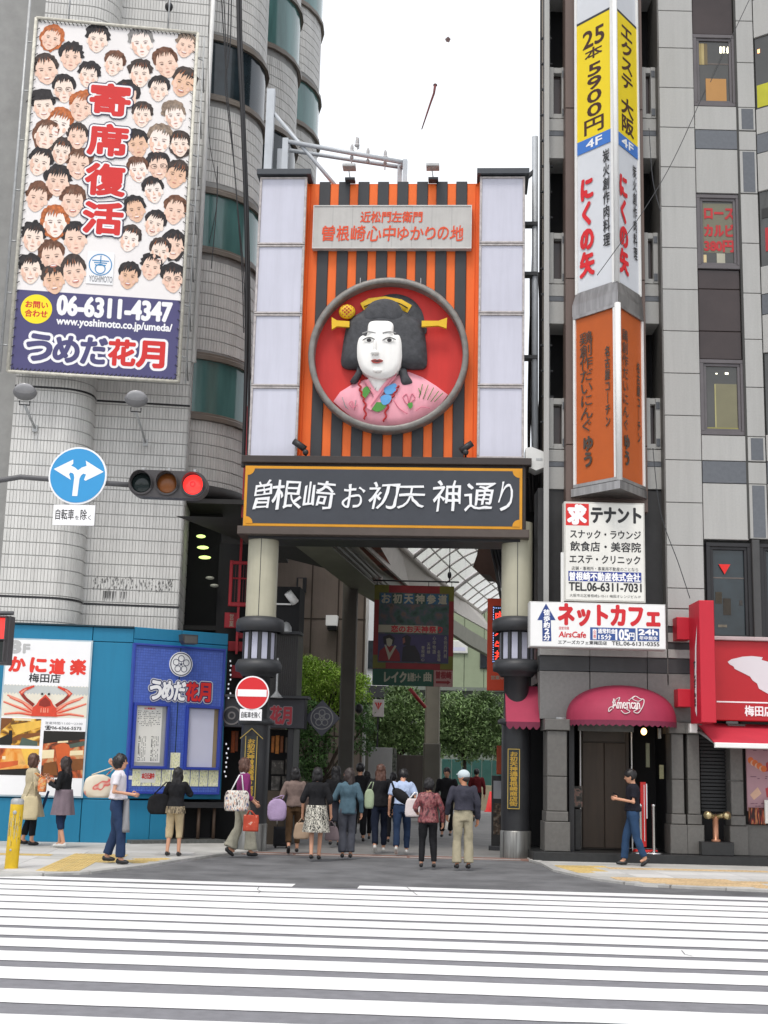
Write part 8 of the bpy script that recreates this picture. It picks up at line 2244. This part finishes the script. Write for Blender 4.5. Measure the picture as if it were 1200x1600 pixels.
m_iris = mat('eye_dark', (0.02, .014, .012, 1), .3); m_lips = mat('lips', H('#9c4a42', .9), .5)
def person(label, fx, fy, hy, face, top, bot, hair=('short', 'black'), arms=((.25, -.03, 1.07, .26, .05, .84),) * 2, stride=0.0, sleeve=1.0, tl=.90, flare=.0, shoe=None, head=0.0, lean=0.0, fat=1.0, skin=0, hem=.06, skirt=None, z0=PT, far=False, gap=.09, fem=True, zbase=None, Yov=None, tilt=0.0):
    p = G(fx, fy, z0)
    if Yov: p = AT(fx, fy, Yov); p.z = z0
    Hh = AT(fx, hy, p.y).z - z0; k = Hh / 1.66
    t = thing('person', label, 'person', loc=(p.x, p.y, z0), rot=rad(face)); t.scale = (k, k, k)
    sk = SK[skin]; vox = .018 if far else .0125
    L = lambda z: lean * max(0, z - .9)          # forward lean grows above the hips
    sh = .152 if fem else .178
    hc = Vector((0, .015 + L(1.53) + tilt * .06, 1.535 - abs(tilt) * .03))
    A = []
    for s, a in zip((-1, 1), arms):
        A.append([Vector((s * sh, L(1.33), 1.33)), Vector((s * a[0], a[1] + L(1.1), a[2])), Vector((s * a[3], a[4] + L(1.0), a[5]))])
    Lg = []
    for s in (-1, 1):
        st_ = stride * s; an = Vector((s * gap, st_ - (.04 if st_ < 0 else 0), .085 + (abs(st_) * .28 if st_ < 0 else 0))); kn = Vector((s * (gap * .5 + .045), .035 + st_ * .55, .47)); Lg.append([Vector((s * .085, 0, .88)), kn, an])
    b = MB()
    lofted(b, [(0, 0, .84, .12 * fat, .09), (0, L(1.0), 1.02, .105 * fat, .08), (0, L(1.2), 1.2, .125 * fat, .085), (0, L(1.33), 1.33, .12, .075), (0, L(1.38), 1.37, .06, .05)])
    limb3(b, [(0, L(1.36) - .005, 1.36), (0, (L(1.42) + hc.y) / 2 - .012, 1.44), (hc.x, hc.y - .02, hc.z - .04)], [.056, .05, .05])
    rot = Matrix.Rotation(rad(head), 3, 'Z') @ Matrix.Rotation(-tilt * .5, 3, 'X')
    def hp2(x, y, z): return hc + rot @ Vector((x, y, z))
    b.ell(hc, (.076, .092, .108), 14, 12, 0, rot); b.ell(hp2(0, .022, -.06), (.056, .064, .056), 12, 8, 0, rot); b.ell(hp2(0, .094, -.012), (.013, .02, .024), 8, 6, 0, rot)
    for s in (-1, 1): b.ell(hp2(s * .076, -.005, -.005), (.012, .02, .03), 8, 6, 0, rot)
    ex = MB()
    for s, a in zip((-1, 1), A):
        limb3(b, a, [.040, .034, .027]); d = (a[2] - a[1]).normalized(); w_ = a[2]; q = w_ + d * .05
        b.ell(q, (.03, .03, .03), 8, 6); b.tube([w_, q], .026, 8); b.ell(w_ + d * .075, (.032, .030, .032), 8, 6)
        side = Vector((0, 1, 0)) if abs(d.z) > .6 else Vector((0, 0, 1)); side = (side - d * side.dot(d)).normalized(); inn = d.cross(side) * (1 if s > 0 else -1)
        for f, ln in zip((-.027, -.009, .009, .026), (.055, .07, .075, .065)):
            r0 = w_ + d * .075 + side * f; ex.tube([r0, r0 + d * ln * .5 + inn * .004, r0 + d * ln * .85 - inn * .02, r0 + d * ln * .95 - inn * .035], [.0095, .009, .008, .006], 6)
        r0 = w_ + d * .03 + side * .024; ex.tube([r0, r0 + side * .026 + d * .02, r0 + side * .022 + d * .055 - inn * .01], [.011, .010, .007], 6)
    for a in Lg: limb3(b, a, [.070, .046, .034]); b.tube([a[2], a[2] + Vector((0, .09, -.05))], [.035, .025], 8)
    if not far:
        for s in (-1, 1): ex.ell(hp2(s * .03, .083, .012), (.011, .006, .006), 8, 6)
    pend(b, 'body', sk, t, vox, extra=ex, smooth=3)
    if not far:
        for s in (-1, 1):
            MB().ell(hp2(s * .031, .088, .012), (.008, .005, .006), 8, 6).build('eye', m_iris, t)
            MB().tube([hp2(s * .016, .088, .030), hp2(s * .032, .089, .035), hp2(s * .046, .078, .030)], .0035, 5).build('eyebrow', HR['black'], t)
        MB().ell(hp2(0, .083, -.058), (.022, .007, .006), 10, 6, 0, rot).build('mouth', m_lips, t)
    # hair
    h = MB(); hs, hcol = hair
    h.ell(hp2(0, -.018, .026), (.092, .104, .108), 14, 12, 0, rot)
    if hs in ('bob', 'long'):
        h.ell(hp2(0, -.036, -.035), (.102, .078, .108), 12, 10, 0, rot)
        for s in (-1, 1): h.ell(hp2(s * .07, .0, -.05), (.03, .055, .09), 10, 8, 0, rot)
    if hs == 'long': h.ell(hp2(0, -.072, -.15), (.102, .045, .16), 12, 10, 0, rot); h.ell(hp2(0.01, -.085, -.24), (.085, .035, .14), 12, 10, 0, rot)
    if hs == 'curly': h.ell(hp2(0, -.035, .0), (.108, .095, .105), 12, 10, 0, rot)
    if hs != 'none': pend(h, 'hair', HR[hcol], t, .012, (.016 if hs != 'curly' else .026), 24, (1, 1, .35), smooth=2)
    # top garment
    g = MB(); e = .016
    r_ = [(0, L(tl), tl, .160 * fat + e, .128 + e), (0, L(1.0), 1.0, .142 * fat + e, .115 + e), (0, L(1.1), 1.1, (.122 if fem else .138) * fat + e, .095 + e), (0, L(1.2), 1.22, .148 * fat + e, .105 + e), (0, L(1.33), 1.33, .155 + e, .095 + e), (0, L(1.38), 1.385, .10, .07), (0, L(1.40), 1.405, .066, .06)]
    if tl > 1.0: r_ = [(0, L(tl), tl, .135 * fat + e, .10 + e)] + r_[3:]
    lofted(g, r_)
    for a in A:
        if sleeve > 0:
            u = a[1] if sleeve >= .5 else a[0].lerp(a[1], sleeve * 2); pts = [a[0], u]; rs = [.062, .057 if sleeve < .5 else .052]
            if sleeve > .5: pts.append(a[1].lerp(a[2], (sleeve - .5) * 2)); rs.append(.043)
            g.tube(pts, rs, 12)
            for q_, rr in zip(pts[:-1] if len(pts) > 1 else pts, rs): g.ell(q_, (rr, rr, rr), 10, 8)
    pend(g, 'top', top, t, vox + .002, .026, 8)
    # lower garment
    if bot:
        g = MB(); ww = .128 * fat + e
        lofted(g, [(0, 0, .80, ww + .0, .114), (0, L(.95), .93, ww + .002, .108), (0, L(1.0), 1.01, .125 * fat + e, .10)])
        for a in Lg:
            u = a[1].lerp(a[2], 1 - hem / .4); g.tube([a[0], a[1], u], [.092, .066 + flare * .2, .058 + flare], 12); g.ell(a[1], (.066 + flare * .2,) * 3, 10, 8); g.ell(a[0], (.092,) * 3, 10, 8)
        pend(g, 'trousers', bot, t, vox + .002, .024, 7)
    if skirt:
        m_, zt_, zb_, rr = skirt; g = MB(); n = 48; vs = []
        for j in range(9):
            tt = j / 8; z = zt_ + (zb_ - zt_) * tt; r1 = .178 * fat + (rr - .178) * tt
            for i in range(n):
                a = 2 * PI * i / n; w_ = 1 + .055 * tt * math.sin(a * 9 + 1.3 * math.sin(a * 2)) + .02 * math.sin(a * 5); vs.append((r1 * w_ * math.cos(a), (r1 - .025) * w_ * math.sin(a) + L(z) + stride * .1 * tt, z))
        fs = [(j * n + i, (j + 1) * n + i, (j + 1) * n + (i + 1) % n, j * n + (i + 1) % n) for j in range(8) for i in range(n)] + [tuple(range(n))]
        g.add(vs, fs, 0, True); g.build('skirt', m_, t)
    for s, a in zip((-1, 1), Lg):
        g = MB(); q = a[2]; up = .085 if q.z < .1 else q.z
        rt = Matrix.Rotation(rad(-38) if q.z > .12 else 0, 3, 'X')
        for c, r in (((0, .05, -.045), (.042, .10, .036)), ((0, -.025, -.035), (.036, .042, .045)), ((0, .10, -.052), (.040, .045, .026))): g.ell(q + rt @ Vector(c), r, 10, 8, 0, rt)
        pend(g, 'shoe', shoe or m_shoe, t, .014, smooth=2)
    return t, p, k
def hand(tp, side):
    """world place of a hand of a person built above"""
    return None
def bag(label, x, y, Y, w_, h_, d_, m, hands=None, cat='bag', soft=.35, name='handbag', rot=0.0, hm=None, wide=1.0):
    c = AT(x, y, Y); t = thing(name, label, cat, loc=c, rot=rad(rot)); mb = MB(); n = 10; k = 16; vs = []
    for j in range(n + 1):
        v = j / n; z = h_ * (v - .5); tap = (1 + (wide - 1) * (1 - v)) * (1 - soft * (2 * abs(v - .45)) ** 4 * .6)
        for i in range(k):
            a = 2 * PI * i / k; ca, sa = math.cos(a), math.sin(a); q = (abs(ca) ** 3 + abs(sa) ** 3) ** (-1 / 3); nz_ = 1 + .07 * noise.noise(Vector((ca * 2 + x, sa * 2, z * 9)))
            vs.append((w_ / 2 * ca * q * tap * nz_, d_ / 2 * sa * q * (1 - .55 * v) * nz_, z))
    mb.add(vs, [(j * k + i, j * k + (i + 1) % k, (j + 1) * k + (i + 1) % k, (j + 1) * k + i) for j in range(n) for i in range(k)] + [tuple(range(k - 1, -1, -1)), tuple(n * k + j for j in range(k))], 0, True)
    mb.build('bag_body', m, t)
    if hands:
        hh = AT(hands[0], hands[1], Y) - c; M_ = Matrix.Rotation(-rad(rot), 3, 'Z'); hh = M_ @ hh
        for yy in (-.02, .02): MB().tube([(-w_ * .25, yy, h_ * .48), (hh.x - .02, hh.y + yy * .4, hh.z), (hh.x + .02, hh.y + yy * .4, hh.z), (w_ * .25, yy, h_ * .48)], .010, 6).build('handle', hm or m, t)
    return t
DN = (.25, -.03, 1.07, .26, .05, .84)
HB = (.25, -.04, 1.08, .24, .12, .93)
m_beige, m_navy2, m_bkc = cloth('beige', '#b5a98e'), cloth('navy', '#2c3b58'), mat('cloth_black', (0.014, .014, .016, 1), .85, var=.3, scale=6, bump=.3, bscale=30, spec=.2)
person('woman in a beige coat with short brown hair talking, hands raised to her chest', 43, 1321, 1177, -62, m_beige, cloth('dark_leg', '#1d2026'), ('bob', 'brown'), ((.25, .03, 1.10, .10, .22, 1.22), (.25, .03, 1.10, .08, .24, 1.18)), .04, .55, .86, hem=.10, skirt=(m_beige, .92, .52, .27), fat=1.05)
person('woman with long dark hair, black cardigan and mauve dress facing the woman in beige', 94, 1325, 1182, 78, m_bkc, cloth('denim_dark', '#22304a'), ('long', 'dark'), ((.24, .02, 1.09, .09, .24, 1.17), (.24, .02, 1.09, .07, .24, 1.20)), .06, 1.0, .88, hem=.26, skirt=(cloth('mauve', '#776a72'), 1.06, .60, .24), shoe=m_shoew)
bag('cream cloth shoulder bag on the woman in the beige coat', 47, 1262, 24.45, .30, .42, .12, cloth('cream_bag', '#c4b795'), (52, 1222), rot=10)
bag('orange printed tote bag between the two talking women', 66, 1226, 24.5, .16, .26, .10, ramp_mat('orange_print', [(.4, '#c9a27a'), (.5, '#d0612a'), (.62, '#e0b26a'), (.7, '#7c3a20')], scale=16), (56, 1208))
t = MB().tube([AT(76, 1236, 24.9), AT(70, 1252, 24.9), AT(65, 1270, 24.9)], [.02, .028, .012], 8).build('umbrella', m_navy2); tag(t, 'closed navy umbrella hanging between the two talking women', 'umbrella')
person('balding man in a white short sleeved shirt and navy trousers looking right', 178, 1350, 1178, -88, cloth('white_shirt', '#d6d2d8', .04), m_navy2, ('curly', 'black'), ((.20, .02, 1.30, .12, -.10, 1.46), (.24, -.03, 1.09, .20, .21, 1.06)), .10, .30, .98, fem=False, fat=1.02, hem=.03, flare=.015, head=0)
bag('cream sports bag with red marks slung on the back of the man in white', 154, 1228, 21.6, .46, .36, .26, ramp_mat('sports_bag', [(.40, '#cfc6b4'), (.55, '#c9bda8'), (.60, '#c23a3a'), (.68, '#c9c0ae')], scale=5, detail=1), (176, 1200), rot=20, soft=.8)
bag('grey plastic carrier bag hanging from the right hand of the man in white', 196, 1274, 20.9, .20, .50, .12, mat('plastic_grey', H('#8a8a8e', .9), .35, var=.15, scale=9, stretch=(3, 3, .5)), (197, 1249), rot=-60, wide=1.35, soft=.1)
person('woman in a black top and beige cropped trousers leaning to read the ticket display', 270, 1338, 1199, -8, m_bkc, cloth('khaki_crop', '#b9a888'), ('long', 'black'), ((.26, .08, 1.12, .22, .25, 1.16), (.25, .10, 1.15, .16, .30, 1.22)), .02, 1.0, .92, hem=.26, lean=.10, gap=.10, skirt=(ramp_mat('fringe_print', [(.4, '#3a3226'), (.5, '#a8987c'), (.6, '#5c5240'), (.7, '#c0b294')], scale=18, stretch=(2, 2, .4)), .93, .80, .19), shoe=m_shoe)
bag('big black shoulder bag at the left side of the woman by the display', 250, 1256, 23.0, .42, .34, .2, m_bkc, (262, 1222), rot=20, soft=.7)
m_plum = cloth('plum', '#7c3266')
person('woman in a plum sweater with white collar and grey flared trousers walking right', 376, 1338, 1184, -70, m_plum, cloth('grey_trouser', '#9c998a'), ('bob', 'brown'), ((.24, -.02, 1.10, .20, .16, .98), (.24, -.04, 1.08, .22, .14, .92)), .14, .9, .95, hem=.03, flare=.05)
o = MB().ell((0, 0, 0), (.085, .07, .035), 12, 6).build('collar', m_wpr, [x for x in COL.objects if x.name.startswith('person')][-1]); o.location = (0, .0, 1.40)
bag('large white and brown patterned bag on the shoulder of the woman in plum', 370, 1251, 23.0, .42, .34, .18, ramp_mat('patterned_bag', [(.34, '#5b4a4a'), (.42, '#d8d4cc'), (.52, '#e2ded6'), (.57, '#c07a4a'), (.62, '#d9d6d0'), (.70, '#4c5478')], scale=15, detail=1, stretch=(1.6, 1.6, .7)), (376, 1211), rot=15, hm=m_wpr, soft=.3)
bag('orange red square shopping bag held by the woman in plum', 392, 1286, 22.8, .27, .27, .10, ramp_mat('red_bag', [(.42, '#a83a22'), (.60, '#b8452a'), (.66, '#cfae9c'), (.7, '#a83a22')], scale=9, detail=2), (391, 1267), rot=-12, soft=.05)
person('woman in a taupe jacket and brown trousers with a bob, walking away', 457, 1333, 1199, 6, cloth('taupe', '#75655f'), cloth('brown_trs', '#4d3a28'), ('bob', 'black'), ((.25, -.02, 1.08, .24, .12, .95), DN), .16, 1.0, .90, hem=.10, fat=1.02)
bag('lavender cloth bag carried at the left of the woman in the taupe jacket', 433, 1265, 24.2, .34, .38, .2, cloth('lavender', '#a893b4'), (442, 1243), rot=0, soft=.8)
tr = thing('trolley_case', 'small black wheeled trolley case with a chrome handle behind the lavender bag', 'trolley', loc=tuple(G(439, 1326)[:2]) + (.01,))
for s in (-.09, .08): MB().tube([(s, 0, .35), (s * 1.1, 0, .72)], .009, 6).build('handle', mat('chrome', (.66, .66, .66, 1), .18), tr); MB().lathe([(.001, -.02), (.05, -.02), (.05, .02), (.001, .02)], 0, 0, 12).build('wheel', m_bkc, tr)
for o in [c for c in tr.children if c.name.startswith('wheel')]: o.rotation_euler = (0, PI / 2, 0); o.location = (.11 if o.name != 'wheel' else -.11, 0, .05)
MB().cbox(-.15, .15, -.08, .1, .04, .40, .03).build('case', m_bkc, tr)
m_zeb = ramp_mat('zebra_print', [(.44, '#23221f'), (.48, '#23221f'), (.50, '#c9c5b8'), (.60, '#c9c5b8')], scale=24, detail=1, distort=1.5, stretch=(2.2, 2.2, .8))
person('woman in a black top and black and white patterned skirt walking away', 492, 1344, 1199, -4, m_bkc, None, ('bob', 'black'), (DN, DN), .07, .6, .92, skirt=(m_zeb, .98, .50, .235), gap=.06, fat=1.05)
bag('beige leather handbag in the left hand of the woman in the patterned skirt', 471, 1298, 23.6, .24, .28, .12, cloth('beige_bag', '#a9927c'), (474, 1277), rot=10, wide=1.2)
bag('grey brown handbag in the right hand of the woman in the patterned skirt', 519, 1302, 23.3, .18, .24, .10, cloth('grey_bag', '#74676a'), (517, 1284), rot=0, wide=1.5)
person('dark clothed woman with long black hair half hidden behind the teal jacket', 522, 1322, 1197, 5, m_bkc, m_bkc, ('long', 'black'), stride=.08, far=True)
person('woman in a teal grey jacket and grey trousers with long dark hair, head turned left', 541, 1341, 1200, 4, cloth('teal_grey', '#4d6470'), cloth('charcoal', '#4a4c54'), ('long', 'dark'), ((.26, .0, 1.10, .20, .2, 1.05), DN), .0, 1.0, .82, hem=.03, flare=.025, head=55, gap=.075)
bag('dark grey shoulder bag at the left of the woman in the teal jacket', 524, 1268, 23.6, .16, .34, .2, cloth('dark_bag', '#33343c'), (530, 1240), rot=10)
person('tall man in black walking away just right of the teal jacket', 560, 1316, 1192, -3, m_bkc, m_bkc, ('short', 'black'), stride=.14, far=True, fem=False)
person('short haired person in black farther down the street', 571, 1312, 1205, 3, m_bkc, m_bkc, ('short', 'black'), stride=.1, far=True, fem=False)
person('woman with long reddish brown hair in a black top and jeans walking away', 592, 1332, 1194, 2, m_bkc, cloth('jean_black', '#1b2130'), ('long', 'brown'), (HB, DN), .15, 1.0, .86, hem=.05, shoe=m_shoew)
bag('pale green shoulder bag of the woman with reddish brown hair', 577, 1248, 24.2, .17, .34, .16, cloth('sage', '#9aa88c'), (582, 1222), rot=0, soft=.6, hm=cloth('sage', '#9aa88c'))
person('man in black in the shade left of the blue shirt', 612, 1318, 1207, 2, m_bkc, m_bkc, ('short', 'black'), stride=.1, far=True, fem=False)
person('man in a light blue shirt and jeans walking away with head bowed', 627, 1335, 1200, -4, cloth('sky_shirt', '#a9b8d4', .05), cloth('jeans', '#26354e'), ('short', 'black'), (DN, (.26, -.02, 1.1, .22, .14, 1.0)), .20, .38, .96, fem=False, hem=.03, tilt=.8, lean=.10, fat=1.05, shoe=m_shoew)
sb_ = thing('sling_bag', 'black sling bag worn across the back of the man in light blue', 'bag', loc=AT(627, 1244, 24.15)); MB().ell((0, 0, 0), (.20, .07, .10), 14, 8, 0, Matrix.Rotation(rad(38), 3, 'Y')).build('bag_body', m_bkc, sb_); MB().tube([(-.12, -.02, .10), (-.19, .0, .28), (-.17, .08, .38)], .02, 6).tube([(.14, .0, -.12), (.2, .06, -.12)], .014, 6).build('strap', m_bkc, sb_, kind='stuff')
m_mar = ramp_mat('maroon_blouse', [(.36, '#3a1c20'), (.48, '#7c3a40'), (.56, '#8e5a58'), (.66, '#5a262c')], scale=14, detail=3, rough=.5, stretch=(1.3, 1.3, .7))
person('older woman in a maroon patterned blouse and black trousers seen from behind', 668, 1356, 1216, 3, m_mar, m_bkc, ('curly', 'black'), ((.25, -.02, 1.10, .22, .12, 1.04), (.27, -.03, 1.08, .28, .05, .85)), .0, 1.0, .84, hem=.03, fat=1.12, gap=.12)
bag('white handbag at the left side of the woman in the maroon blouse', 645, 1262, 22.6, .24, .30, .14, cloth('white_bag', '#cfc5c4', .05), (650, 1238), rot=8, wide=1.15, hm=m_wpr)
ct_ = person('man in a white cap, dark shirt and khaki trousers, face turned left', 723, 1358, 1203, 8, cloth('slate_shirt', '#3a3a44'), cloth('khaki', '#a39b84', .06), ('none', 'dark'), ((.27, -.02, 1.10, .26, .10, .90), DN), .0, 1.0, .98, hem=.02, flare=.025, head=62, fem=False, fat=1.08, gap=.10, skin=1)[0]
cm = MB(); hc_ = Vector((0, .015, 1.535)); rt_ = Matrix.Rotation(rad(62), 3, 'Z'); n = 18
for j in range(7):
    pass
cm.ell(hc_ + Vector((0, 0, .040)), (.094, .110, .092), 18, 12, 0, rt_)
bh = MB(); bh.ell(hc_ + rt_ @ Vector((0, -.030, -.02)), (.084, .078, .068), 14, 10, 0, rt_); bh.build('hair', HR['dark'], ct_); vis = [hc_ + rt_ @ Vector((x, y, .045)) for x, y in ((-.07, .07), (-.05, .115), (0, .135), (.05, .115), (.07, .07))]
cm.add(vis + [v + Vector((0, 0, .012)) for v in vis], [(4, 3, 2, 1, 0), (5, 6, 7, 8, 9)] + [(i, i + 1, 6 + i, 5 + i) for i in range(4)])
cm.build('cap', cloth('cap_white', '#b9c4c8', .05), ct_)
o = MB().box(-.02, .02, -.01, .01, -.12, .12).build('folded_paper', m_paper); o.location = AT(699, 1284, 22.0); o.rotation_euler = (0, rad(12), 0); tag(o, 'folded white paper hanging from the left hand of the man in the cap', 'paper')
person('man in a dark suit walking out of the shade behind the man in the cap', 697, 1308, 1199, 170, m_bkc, m_bkc, ('short', 'black'), stride=.08, fem=False, far=True)
person('man in a dark red shirt walking away down the street on the right', 744, 1283, 1201, -2, cloth('dark_red', '#5c1c20'), m_bkc, ('short', 'black'), stride=.16, fem=False, far=True)
person('man in a black T-shirt and blue jeans looking at his phone by the granite entrance', 990, 1353, 1201, 82, cloth('black_tee', '#22222a'), cloth('blue_jeans', '#2d4462'), ('short', 'black'), ((.22, .0, 1.09, .10, .25, 1.13), (.22, .0, 1.09, .09, .26, 1.13)), .16, .36, .93, hem=.04, fem=False, fat=1.0, tilt=.5, z0=PT)
ph = MB().cbox(-.012, .012, -.035, .035, -.05, .05, .003).build('mobile_phone', m_bkc); ph.location = AT(962, 1241, 23.75); ph.rotation_euler = (0, rad(-60), 0); tag(ph, 'dark flip phone held up by the man in the black T-shirt', 'phone')
finish_people()
